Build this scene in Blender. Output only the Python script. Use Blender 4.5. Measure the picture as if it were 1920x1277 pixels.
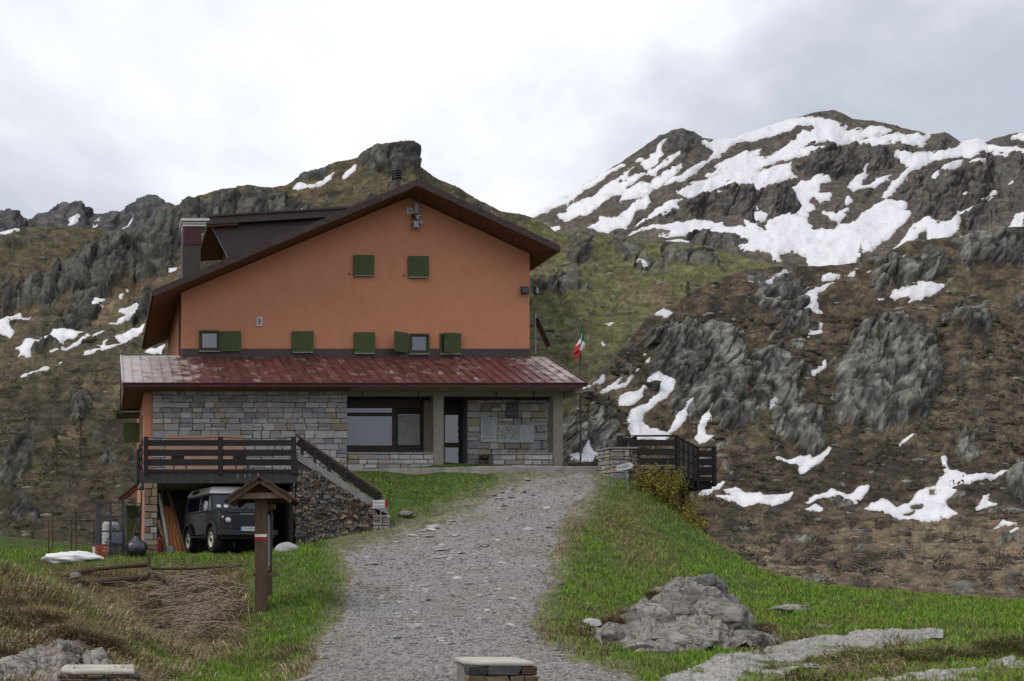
import bpy, bmesh, math, random
import numpy as np
from mathutils import Vector, Matrix
random.seed(7); RS = np.random.RandomState(11)
for _o in list(bpy.data.objects): bpy.data.objects.remove(_o)
SC = bpy.context.scene; COL = SC.collection
R = math.radians
F = 1800.0; CX = 190.0; CY = 1050.0      # focal length and principal point of the (shifted) lens, in photo pixels

# ------------------------------------------------------------------ camera
cam = bpy.data.cameras.new('camera'); camo = bpy.data.objects.new('camera', cam); COL.objects.link(camo)
cam.sensor_width = 36.0; cam.lens = 36.0 * F / 1920.0
cam.shift_x = (960 - CX) / 1920.0; cam.shift_y = (CY - 638.5) / 1920.0
camo.location = (0, 0, 0); camo.rotation_euler = (R(90), 0, 0)
cam.clip_start = 0.1; cam.clip_end = 20000
SC.camera = camo

# ------------------------------------------------------------------ sky and sun
SUN_EL, SUN_AZ = 50.0, 252.0             # behind the clouds, to the left and a little behind the camera
w = bpy.data.worlds.new('World'); SC.world = w; w.use_nodes = True
nt = w.node_tree; nt.nodes.clear()
def WN(t, **kw):
    n = nt.nodes.new(t)
    for k, v in kw.items(): setattr(n, k, v)
    return n
def wmath(op, a, b=None, c=None, clamp=False):
    n = WN('ShaderNodeMath', operation=op, use_clamp=clamp)
    for i, v in enumerate((a, b, c)):
        if v is None: continue
        if isinstance(v, (int, float)): n.inputs[i].default_value = v
        else: nt.links.new(v, n.inputs[i])
    return n.outputs[0]
out = WN('ShaderNodeOutputWorld'); bg = WN('ShaderNodeBackground'); bg2 = WN('ShaderNodeBackground')
sky = WN('ShaderNodeTexSky', sky_type='NISHITA'); sky.sun_disc = False
sky.sun_elevation = R(SUN_EL); sky.sun_rotation = R(SUN_AZ); sky.altitude = 1900
nt.links.new(sky.outputs[0], bg.inputs[0]); bg.inputs[1].default_value = 0.10
tc = WN('ShaderNodeTexCoord'); sep = WN('ShaderNodeSeparateXYZ'); nt.links.new(tc.outputs['Generated'], sep.inputs[0])
zz = wmath('ADD', wmath('ABSOLUTE', sep.outputs[2]), 0.30)
cmb = WN('ShaderNodeCombineXYZ')
nt.links.new(wmath('DIVIDE', sep.outputs[0], zz), cmb.inputs[0]); nt.links.new(wmath('DIVIDE', sep.outputs[1], zz), cmb.inputs[1])
mpn = WN('ShaderNodeMapping'); mpn.inputs[1].default_value = (1.74, 11.42, 0.0); nt.links.new(cmb.outputs[0], mpn.inputs[0])
n1 = WN('ShaderNodeTexNoise'); n1.inputs['Scale'].default_value = 1.15; n1.inputs['Detail'].default_value = 9; n1.inputs['Roughness'].default_value = 0.56; n1.inputs['Distortion'].default_value = 0.35
nt.links.new(mpn.outputs[0], n1.inputs['Vector'])
ramp = WN('ShaderNodeValToRGB'); nt.links.new(n1.outputs[0], ramp.inputs[0])
cr = ramp.color_ramp; cr.interpolation = 'B_SPLINE'
cr.elements[0].position = 0.36; cr.elements[0].color = (0.41, 0.435, 0.505, 1)
cr.elements[1].position = 0.72; cr.elements[1].color = (0.96, 0.96, 0.975, 1)
e = cr.elements.new(0.46); e.color = (0.52, 0.54, 0.60, 1)
e = cr.elements.new(0.56); e.color = (0.74, 0.755, 0.80, 1)
nt.links.new(ramp.outputs[0], bg2.inputs[0]); bg2.inputs[1].default_value = 1.0
mx = WN('ShaderNodeMixShader'); mx.inputs[0].default_value = 0.93      # a closed cloud deck, a little clear sky glowing through
nt.links.new(bg.outputs[0], mx.inputs[1]); nt.links.new(bg2.outputs[0], mx.inputs[2]); nt.links.new(mx.outputs[0], out.inputs[0])
sl = bpy.data.lights.new('sun', 'SUN'); sl.energy = 1.5; sl.angle = R(28); sl.color = (1.0, 0.96, 0.90)
so = bpy.data.objects.new('sun', sl); COL.objects.link(so)
_d = Vector((math.sin(R(SUN_AZ)) * math.cos(R(SUN_EL)), math.cos(R(SUN_AZ)) * math.cos(R(SUN_EL)), math.sin(R(SUN_EL))))
so.rotation_euler = (-_d).to_track_quat('-Z', 'Y').to_euler()

# ------------------------------------------------------------------ render settings
SC.view_settings.view_transform = 'Standard'; SC.view_settings.look = 'None'
SC.view_settings.exposure = 0.42; SC.view_settings.gamma = 1.0; SC.view_settings.use_curve_mapping = False
SC.render.engine = 'CYCLES'; SC.cycles.use_denoising = True
SC.cycles.max_bounces = 5; SC.cycles.diffuse_bounces = 3; SC.cycles.glossy_bounces = 3; SC.cycles.transmission_bounces = 4

# ------------------------------------------------------------------ helpers
def P(px, py, Z): return Vector(((px - CX) * Z / F, Z, (CY - py) * Z / F))
def PX(px, Z): return (px - CX) * Z / F
def PZ(py, Z): return (CY - py) * Z / F
_T = np.random.RandomState(5).normal(size=(512, 3)); _T /= np.linalg.norm(_T, axis=1)[:, None]
def pnoise(q, seed=0):
    q = np.asarray(q, dtype=np.float64); i = np.floor(q).astype(np.int64); f = q - i
    u = f * f * f * (f * (f * 6 - 15) + 10); res = 0
    for dx in (0, 1):
        for dy in (0, 1):
            for dz in (0, 1):
                h = ((i[..., 0] + dx) * 73856093) ^ ((i[..., 1] + dy) * 19349663) ^ ((i[..., 2] + dz) * 83492791) ^ (seed * 2654435761)
                h = (h ^ (h >> 13)) * 1274126177; g = _T[(h ^ (h >> 16)) & 511]
                d = (f[..., 0] - dx) * g[..., 0] + (f[..., 1] - dy) * g[..., 1] + (f[..., 2] - dz) * g[..., 2]
                wt = (u[..., 0] if dx else 1 - u[..., 0]) * (u[..., 1] if dy else 1 - u[..., 1]) * (u[..., 2] if dz else 1 - u[..., 2])
                res = res + d * wt
    return res * 1.6
def fbm(q, o=4, seed=0, gain=.5):
    a, s, t = 1., 0., 0.
    for k in range(o): s = s + a * pnoise(q * (2.03 ** k), seed + k); t += a; a *= gain
    return s / t
def ridged(q, o=4, seed=0, gain=.55):
    a, s, t = 1., 0., 0.
    for k in range(o): s = s + a * (1 - 2 * np.abs(pnoise(q * (2.07 ** k), seed + k))); t += a; a *= gain
    return s / t
def facets(x, y, seed=0, warp=.35):
    """broken rock: every cell of a 2-D mosaic is a tilted face of its own; returns (relief, closeness to a crack, random per face)"""
    if warp:
        q = np.stack([x, y, x*0 + seed], -1)*1.3; x, y = x + warp*pnoise(q, seed+50), y + warp*pnoise(q, seed+51)
    i, j = np.floor(x).astype(np.int64), np.floor(y).astype(np.int64); F1 = np.full(x.shape, 9.); F2 = F1.copy(); rel = np.zeros(x.shape); rnd = rel.copy()
    for di in (-1, 0, 1):
        for dj in (-1, 0, 1):
            a, b = i+di, j+dj; h = (a*73856093) ^ (b*19349663) ^ (seed*83492791); h = (h ^ (h >> 13))*1274126177; h = h ^ (h >> 16)
            r1, r2, r3, r4, r5 = ((h >> k) & 255 for k in (0, 5, 9, 14, 19)); px, py = a + .1 + .8*r1/255., b + .1 + .8*r2/255.
            d = np.hypot(x-px, y-py); n = d < F1
            F2 = np.where(n, F1, np.minimum(F2, d)); F1 = np.where(n, d, F1)
            rel = np.where(n, (r3/127.5-1)*.55 + (r4/127.5-1)*(x-px)*.9 + (r5/127.5-1)*(y-py)*.9, rel); rnd = np.where(n, ((r3*7+r5*3) & 255)/255., rnd)
    return rel, 1-sstep(.02, .16, F2-F1), rnd
def sstep(a, b, x): t = np.clip((x - a) / (b - a), 0, 1); return t * t * (3 - 2 * t)
def sdf(poly, x, y):
    """signed distance to a closed outline, positive inside"""
    p = np.asarray(poly, float); q = np.roll(p, -1, 0); d = np.full(x.shape, 1e9); ins = np.zeros(x.shape, bool)
    for (ax, ay), (bx, by) in zip(p, q):
        ex, ey = bx - ax, by - ay; L = ex * ex + ey * ey + 1e-9
        t = np.clip(((x - ax) * ex + (y - ay) * ey) / L, 0, 1)
        d = np.minimum(d, (x - ax - t * ex) ** 2 + (y - ay - t * ey) ** 2)
        c = ((ay > y) != (by > y)) & (x < (bx - ax) * (y - ay) / (by - ay + 1e-12) + ax); ins ^= c
    d = np.sqrt(d); return np.where(ins, d, -d)
def sdfs(polys, x, y, reach=60):
    """largest signed distance over several outlines; each is only measured near itself"""
    res = np.full(x.shape, -1e3); xf, yf, rf = x.ravel(), y.ravel(), res.ravel()
    for p in polys:
        a = np.asarray(p, float); m = (xf > a[:, 0].min() - reach) & (xf < a[:, 0].max() + reach) & (yf > a[:, 1].min() - reach) & (yf < a[:, 1].max() + reach)
        if m.any(): rf[m] = np.maximum(rf[m], sdf(a, xf[m], yf[m]))
    return rf.reshape(x.shape)

def link(name, me, mat=None, parent=None, smooth=False):
    o = bpy.data.objects.new(name, me); COL.objects.link(o)
    if mat is not None and not me.materials: me.materials.append(mat)
    if parent is not None: o.parent = parent
    if smooth:
        me.polygons.foreach_set('use_smooth', np.ones(len(me.polygons), bool))
    return o
def tag(o, label=None, cat=None, group=None, kind=None):
    if label: o['label'] = label
    if cat: o['category'] = cat
    if group: o['group'] = group
    if kind: o['kind'] = kind
    return o
def thing(name, label, cat, loc=(0, 0, 0), rotz=0, group=None):
    o = bpy.data.objects.new(name, None); COL.objects.link(o); o.location = loc; o.rotation_euler = (0, 0, rotz)
    o.empty_display_size = .1
    return tag(o, label, cat, group)
def copy_tree(o, parent=None):
    c = o.copy(); COL.objects.link(c)
    if parent is not None: c.parent = parent
    for ch in list(o.children): copy_tree(ch, c)
    return c
def np_mesh(name, V, faces_quads=None, tris=None, cols=None, floats=None):
    me = bpy.data.meshes.new(name); V = np.asarray(V, np.float32)
    L = []; sizes = []
    if faces_quads is not None and len(faces_quads): L.append(np.asarray(faces_quads, np.int32).ravel()); sizes.append(np.full(len(faces_quads), 4, np.int32))
    if tris is not None and len(tris): L.append(np.asarray(tris, np.int32).ravel()); sizes.append(np.full(len(tris), 3, np.int32))
    loops = np.concatenate(L); sizes = np.concatenate(sizes)
    me.vertices.add(len(V)); me.vertices.foreach_set('co', V.ravel())
    me.loops.add(len(loops)); me.loops.foreach_set('vertex_index', loops)
    me.polygons.add(len(sizes)); st = np.concatenate(([0], np.cumsum(sizes)[:-1])).astype(np.int32)
    me.polygons.foreach_set('loop_start', st); me.polygons.foreach_set('loop_total', sizes)
    if cols is not None:
        a = me.color_attributes.new('Col', 'FLOAT_COLOR', 'POINT'); c = np.ones((len(V), 4), np.float32); c[:, :3] = cols
        a.data.foreach_set('color', c.ravel())
    for k, v in (floats or {}).items():
        a = me.attributes.new(k, 'FLOAT', 'POINT'); a.data.foreach_set('value', np.asarray(v, np.float32).ravel())
    me.update(calc_edges=True); return me

class MB:
    """collects boxes, tubes, prisms; build() links them as ONE mesh"""
    def __init__(s): s.v = []; s.f = []
    def add(s, vs, fs):
        b = len(s.v); s.v += [tuple(v) for v in vs]; s.f += [tuple(i + b for i in f) for f in fs]; return s
    def box(s, x0, x1, y0, y1, z0, z1):
        return s.add([(x0,y0,z0),(x1,y0,z0),(x1,y1,z0),(x0,y1,z0),(x0,y0,z1),(x1,y0,z1),(x1,y1,z1),(x0,y1,z1)],
                     [(0,3,2,1),(4,5,6,7),(0,1,5,4),(1,2,6,5),(2,3,7,6),(3,0,4,7)])
    def obox(s, c, size, M=None):
        M = M or Matrix.Identity(3); hx, hy, hz = size[0]/2, size[1]/2, size[2]/2; c = Vector(c)
        vs = [c + M @ Vector(p) for p in ((-hx,-hy,-hz),(hx,-hy,-hz),(hx,hy,-hz),(-hx,hy,-hz),(-hx,-hy,hz),(hx,-hy,hz),(hx,hy,hz),(-hx,hy,hz))]
        return s.add(vs, [(0,3,2,1),(4,5,6,7),(0,1,5,4),(1,2,6,5),(2,3,7,6),(3,0,4,7)])
    def bar(s, a, b, wd, hg, up=(0, 0, 1)):
        """a rectangular beam from a to b"""
        a, b = Vector(a), Vector(b); y = (b - a); L = y.length; y.normalize(); u = Vector(up)
        if abs(y.dot(u)) > .98: u = Vector((1, 0, 0))
        x = y.cross(u).normalized(); z = x.cross(y).normalized()
        M = Matrix((x, y, z)).transposed(); return s.obox((a + b) / 2, (wd, L, hg), M)
    def prism(s, poly, a0, a1, axis='y'):
        """poly in the two other axes (x,z for 'y'; y,z for 'x'; x,y for 'z'), extruded a0..a1"""
        n = len(poly); vs = []
        for a in (a0, a1):
            for p, q in poly: vs.append({'y': (p, a, q), 'x': (a, p, q), 'z': (p, q, a)}[axis])
        fs = [tuple(range(n)), tuple(range(2*n-1, n-1, -1))] + [(i, i+n, (i+1) % n + n, (i+1) % n) for i in range(n)]
        return s.add(vs, fs)
    def tube(s, pts, r, n=8, caps=True):
        pts = [Vector(p) for p in pts]; rs = r if isinstance(r, (list, tuple)) else [r]*len(pts); b = len(s.v); prev = None
        for i, p in enumerate(pts):
            t = (pts[min(i+1, len(pts)-1)] - pts[max(i-1, 0)]).normalized()
            u = Vector((0,0,1)) if abs(t.z) < .9 else Vector((1,0,0))
            if prev is not None: u = prev
            x = t.cross(u).normalized(); u = x.cross(t).normalized(); prev = u
            for k in range(n):
                a = 2*math.pi*k/n; s.v.append(tuple(p + (x*math.cos(a) + u*math.sin(a))*rs[i]))
        for i in range(len(pts)-1):
            for k in range(n):
                s.f.append((b+i*n+k, b+i*n+(k+1) % n, b+(i+1)*n+(k+1) % n, b+(i+1)*n+k))
        if caps:
            s.f.append(tuple(b+k for k in reversed(range(n)))); m = b+(len(pts)-1)*n; s.f.append(tuple(m+k for k in range(n)))
        return s
    def lathe(s, prof, c, axis='x', n=24):
        """prof = [(along, radius)], around an axis through c"""
        b = len(s.v); c = Vector(c)
        for a, r in prof:
            for k in range(n):
                t = 2*math.pi*k/n; u, v_ = r*math.cos(t), r*math.sin(t)
                s.v.append(tuple(c + Vector({'x': (a,u,v_), 'y': (u,a,v_), 'z': (u,v_,a)}[axis])))
        for i in range(len(prof)-1):
            for k in range(n): s.f.append((b+i*n+k, b+i*n+(k+1) % n, b+(i+1)*n+(k+1) % n, b+(i+1)*n+k))
        s.f.append(tuple(b+k for k in range(n))); m = b+(len(prof)-1)*n; s.f.append(tuple(m+k for k in reversed(range(n))))
        return s
    def build(s, name, mat, parent=None, bevel=0, smooth=False, seg=1):
        me = bpy.data.meshes.new(name); me.from_pydata(s.v, [], s.f)
        bm = bmesh.new(); bm.from_mesh(me); bmesh.ops.recalc_face_normals(bm, faces=bm.faces)
        if bevel:
            bmesh.ops.bevel(bm, geom=[e for e in bm.edges if len(e.link_faces) == 2 and e.calc_face_angle(0) > .5], offset=bevel, segments=seg, affect='EDGES', profile=.6)
        bm.to_mesh(me); bm.free()
        return link(name, me, mat, parent, smooth)
def box(name, mat, parent, x0, x1, y0, y1, z0, z1, bevel=0):
    return MB().box(x0, x1, y0, y1, z0, z1).build(name, mat, parent, bevel)

# ------------------------------------------------------------------ materials
MATS = {}
def M(name, c1, c2=None, scale=6., rough=.8, bump=.0, bscale=None, detail=6, stretch=(1, 1, 1), rnd=0., ramp=(.35, .65), metal=0., spec=.3, c3=None, s3=1.3, r3=(.55, .7), attr=None, afac=1., world=False, rvar=0., crack=None):
    """one procedural surface: two tones by noise, an optional third tone in patches, grain relief, tone shift per object"""
    if name in MATS: return MATS[name]
    m = bpy.data.materials.new(name); m.use_nodes = True; t = m.node_tree; b = t.nodes['Principled BSDF']; MATS[name] = m
    N = t.nodes.new; Lk = t.links.new
    b.inputs['Roughness'].default_value = rough; b.inputs['Metallic'].default_value = metal; b.inputs['Specular IOR Level'].default_value = spec
    tcn = N('ShaderNodeTexCoord'); oi = N('ShaderNodeObjectInfo'); mp = N('ShaderNodeMapping')
    if world: geo = N('ShaderNodeNewGeometry'); Lk(geo.outputs['Position'], mp.inputs[0])
    else:
        ad = N('ShaderNodeVectorMath'); ad.operation = 'MULTIPLY_ADD'
        Lk(oi.outputs['Random'], ad.inputs[0]); ad.inputs[1].default_value = (17, 31, 47); Lk(tcn.outputs['Object'], ad.inputs[2]); Lk(ad.outputs[0], mp.inputs[0])
    mp.inputs[3].default_value = stretch
    def noise(sc, det=detail, ro=.6):
        n = N('ShaderNodeTexNoise'); n.inputs['Scale'].default_value = sc; n.inputs['Detail'].default_value = det; n.inputs['Roughness'].default_value = ro
        Lk(mp.outputs[0], n.inputs['Vector']); return n.outputs[0]
    def rng(v, a, b_):
        n = N('ShaderNodeMapRange'); n.interpolation_type = 'SMOOTHSTEP'; n.inputs[1].default_value = a; n.inputs[2].default_value = b_; Lk(v, n.inputs[0]); return n.outputs[0]
    def mix(f, a, c, mode='MIX'):
        n = N('ShaderNodeMix'); n.data_type = 'RGBA'; n.blend_type = mode
        for s_, v in ((n.inputs[0], f), (n.inputs[6], a), (n.inputs[7], c)):
            if isinstance(v, (int, float)): s_.default_value = v
            elif isinstance(v, tuple): s_.default_value = v + ((1,) if len(v) == 3 else ())
            else: Lk(v, s_)
        return n.outputs[2]
    nz = noise(scale)
    col = mix(rng(nz, *ramp), c1, c2 if c2 else tuple(x*.8 for x in c1))
    if c3: col = mix(rng(noise(s3, 8, .65), *r3), col, c3)
    if crack:      # thin dark fissures: edges of a warped cell pattern
        cs, cw, cc = crack; wn = N('ShaderNodeTexNoise'); wn.inputs['Scale'].default_value = cs*1.3; wn.inputs['Detail'].default_value = 4; Lk(mp.outputs[0], wn.inputs['Vector'])
        va = N('ShaderNodeVectorMath'); va.operation = 'MULTIPLY_ADD'; Lk(wn.outputs['Color'], va.inputs[0]); va.inputs[1].default_value = (1.3/cs,)*3; Lk(mp.outputs[0], va.inputs[2])
        vo = N('ShaderNodeTexVoronoi'); vo.feature = 'DISTANCE_TO_EDGE'; vo.inputs['Scale'].default_value = cs; Lk(va.outputs[0], vo.inputs['Vector'])
        r_ = N('ShaderNodeMapRange'); r_.inputs[1].default_value = 0; r_.inputs[2].default_value = cw; r_.inputs[3].default_value = .85; r_.inputs[4].default_value = 0; Lk(vo.outputs['Distance'], r_.inputs[0]); col = mix(r_.outputs[0], col, cc)
    if attr:
        an = N('ShaderNodeAttribute'); an.attribute_name = attr
        g = mix(rng(nz, *ramp), tuple([c1[0]]*3), tuple([(c2 or c1)[0]]*3)); col = mix(afac, an.outputs['Color'], g, 'MULTIPLY')
    if rnd:
        h = N('ShaderNodeHueSaturation'); Lk(col, h.inputs['Color'])
        mr = N('ShaderNodeMapRange'); Lk(oi.outputs['Random'], mr.inputs[0]); mr.inputs[3].default_value = 1-rnd; mr.inputs[4].default_value = 1+rnd
        Lk(mr.outputs[0], h.inputs['Value']); col = h.outputs[0]
    Lk(col, b.inputs['Base Color'])
    if rvar:
        mr = N('ShaderNodeMapRange'); Lk(nz, mr.inputs[0]); mr.inputs[1].default_value = .3; mr.inputs[2].default_value = .7; mr.inputs[3].default_value = rough-rvar; mr.inputs[4].default_value = rough+rvar; Lk(mr.outputs[0], b.inputs['Roughness'])
    if bump:
        bn = N('ShaderNodeBump'); bn.inputs['Strength'].default_value = min(1, bump*20 if bump < .05 else 1.); bn.inputs['Distance'].default_value = bump
        Lk(noise(bscale or scale*3, 8, .65), bn.inputs['Height']); Lk(bn.outputs[0], b.inputs['Normal'])
    return m
# ================================================================== far terrain: hills, mountains, snow fields
def cv(zoom, pts):
    ox, oy, s = zoom; return [(ox + x/s, oy + y/s) for x, y in pts]
def ZA(*p): return cv((1000, 190, 3.992), p)
def ZB(*p): return cv((1440, 190, 3.992), p)
def ZC(*p): return cv((1000, 420, 2.902), p)
def ZD(*p): return cv((1400, 420, 2.902), p)
def ZE(*p): return cv((1280, 840, 3.0), p)
def ZF(*p): return cv((0, 520, 5.647), p)
SNOW_SM = [
 ZA((-40,880),(0,840),(60,800),(250,690),(450,585),(560,530),(670,478),(690,485),(560,560),(440,640),(330,710),(300,750),(200,790),(150,810),(80,860),(0,870)),
 ZA((1000,275),(960,330),(950,380),(970,400),(940,450),(900,480),(840,510),(820,495),(835,465),(785,465),(830,440),(880,430),(880,400),(920,380),(935,330),(970,295)),
 ZA((1100,378),(1050,420),(1000,470),(950,500),(900,545),(860,555),(860,515),(910,500),(960,470),(1010,430),(1010,415)),
 ZA((1100,475),(1105,500),(1060,545),(1000,590),(960,620),(900,640),(850,690),(740,740),(660,735),(670,700),(760,650),(830,615),(870,630),(900,590),(980,535),(1050,490)),
 ZA((1000,590),(1100,560),(1200,500),(1300,440),(1340,420),(1240,520),(1150,580),(1050,605),(960,620)),
 ZA((750,510),(710,550),(700,600),(820,555),(740,620),(680,680),(600,725),(540,760),(480,800),(430,845),(380,870),(340,860),(300,885),(260,910),(205,890),(200,865),(260,850),(250,800),(330,775),(440,735),(500,700),(560,650),(640,610),(690,560)),
 ZA((1260,310),(1330,295),(1500,285),(1600,230),(1750,180),(1926,135),(1926,220),(1830,240),(1650,300),(1560,300),(1470,350),(1400,400),(1330,440),(1365,390),(1330,350),(1280,335)),
 ZA((1690,380),(1650,430),(1750,430),(1850,390),(1926,360),(1926,420),(1780,470),(1660,530),(1700,545),(1800,510),(1926,475),(1926,570),(1820,610),(1750,640),(1680,680),(1640,640),(1500,650),(1380,650),(1350,670),(1400,685),(1300,710),(1150,720),(1080,700),(1140,650),(1230,610),(1280,600),(1400,560),(1450,520),(1350,560),(1300,560),(1380,520),(1370,490),(1450,450),(1550,410)),
 ZA((860,705),(800,740),(740,790),(690,840),(620,880),(560,890),(500,880),(490,920),(400,965),(560,985),(600,960),(640,945),(690,960),(720,900),(770,850),(840,790),(870,750)),
 ZA((1100,740),(1000,770),(940,810),(880,850),(820,890),(780,925),(850,900),(940,850),(1000,825),(1080,800),(1060,775)),
 ZA((720,995),(800,965),(900,950),(1000,945),(1100,910),(1180,885),(1300,905),(1420,905),(1430,940),(1530,960),(1590,960),(1580,905),(1650,930),(1680,960),(1740,990),(1800,1050),(1926,1080),(1926,1130),(1850,1140),(1840,1205),(1800,1200),(1770,1150),(1670,1130),(1560,1130),(1530,1100),(1600,1080),(1540,1020),(1420,990),(1300,990),(1150,1005),(1000,1040),(940,1030),(1030,1000),(1030,970),(900,965)),
 ZA((900,1085),(1000,1070),(1160,1065),(1170,1095),(1050,1105),(900,1112)),
 ZA((1640,840),(1670,812),(1745,860),(1720,890),(1660,905)),
 ZA((1760,905),(1850,860),(1926,860),(1926,1045),(1860,980),(1790,940)),
 ZA((0,965),(190,960),(110,1020),(0,985)), ZA((200,1070),(285,1030),(260,1065),(200,1112)),
 ZB((-10,190),(200,140),(380,120),(480,135),(560,165),(600,185),(585,210),(620,215),(700,190),(780,200),(860,205),(920,225),(880,250),(750,270),(640,290),(520,330),(440,310),(330,330),(240,370),(360,350),(410,355),(340,400),(240,430),(190,430),(-10,470),(-10,420),(120,370),(220,310),(210,290),(260,240),(340,220),(345,185),(230,190),(60,250),(-10,250)),
 ZB((-10,535),(60,510),(165,485),(165,530),(210,570),(130,575),(60,605),(-10,620)),
 ZB((670,305),(760,285),(860,265),(940,250),(1050,260),(1200,260),(1180,300),(1150,350),(1060,340),(960,320),(860,320),(780,345),(745,320),(690,320)),
 ZB((970,390),(1080,410),(1180,400),(1260,365),(1400,365),(1440,330),(1480,300),(1600,290),(1640,350),(2100,330),(2100,400),(1700,390),(1600,420),(1480,440),(1350,420),(1250,450),(1160,490),(1060,520),(1000,600),(960,660),(900,720),(860,750),(870,700),(920,640),(990,560),(1040,500),(1000,450)),
 ZB((860,740),(915,755),(1050,765),(1050,800),(1020,830),(1070,850),(1020,910),(950,970),(870,1050),(800,1110),(700,1150),(640,1230),(500,1250),(400,1250),(300,1225),(290,1170),(220,1130),(100,1090),(-10,1020),(-10,910),(100,905),(160,870),(240,840),(230,780),(190,700),(150,665),(220,650),(240,610),(320,600),(330,580),(430,545),(460,585),(390,630),(375,680),(390,710),(460,705),(450,760),(390,760),(340,720),(300,750),(340,820),(290,830),(290,900),(330,950),(500,980),(520,920),(600,930),(660,900),(700,860),(780,800)),
 ZB((760,460),(740,490),(715,535),(740,550),(690,600),(680,650),(740,630),(830,580),(925,540),(915,570),(840,620),(720,680),(660,670),(620,695),(585,660),(640,600),(670,555),(710,530),(740,470)),
 ZB((410,845),(500,850),(560,830),(585,750),(610,770),(580,820),(560,880),(520,915),(470,885)),
 ZB((1200,870),(1120,920),(1060,970),(1030,1020),(950,1110),(1060,1105),(1110,1020),(1170,980),(1200,1000),(1190,1090),(1280,1050),(1400,990),(1440,930),(1430,870),(1480,860),(1560,790),(1610,750),(1680,700),(1690,690),(1600,730),(1550,780),(1460,830),(1400,860),(1360,910),(1250,935),(1210,910)),
 ZB((1280,510),(1360,460),(1440,470),(1420,500),(1360,525),(1290,520),(1250,580),(1225,560)), ZB((1560,460),(1650,455),(1600,510),(1520,480)),
 ZB((1790,265),(2000,225),(2000,280),(1830,280)), ZB((1800,970),(1850,850),(1940,850),(1900,950),(1830,980)), ZB((1690,410),(1810,415),(1770,430),(1700,425)),
 ZB((1450,720),(1480,692),(1495,698),(1470,715)), ZB((1790,640),(1835,615),(1830,630),(1800,645)),
]
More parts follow.
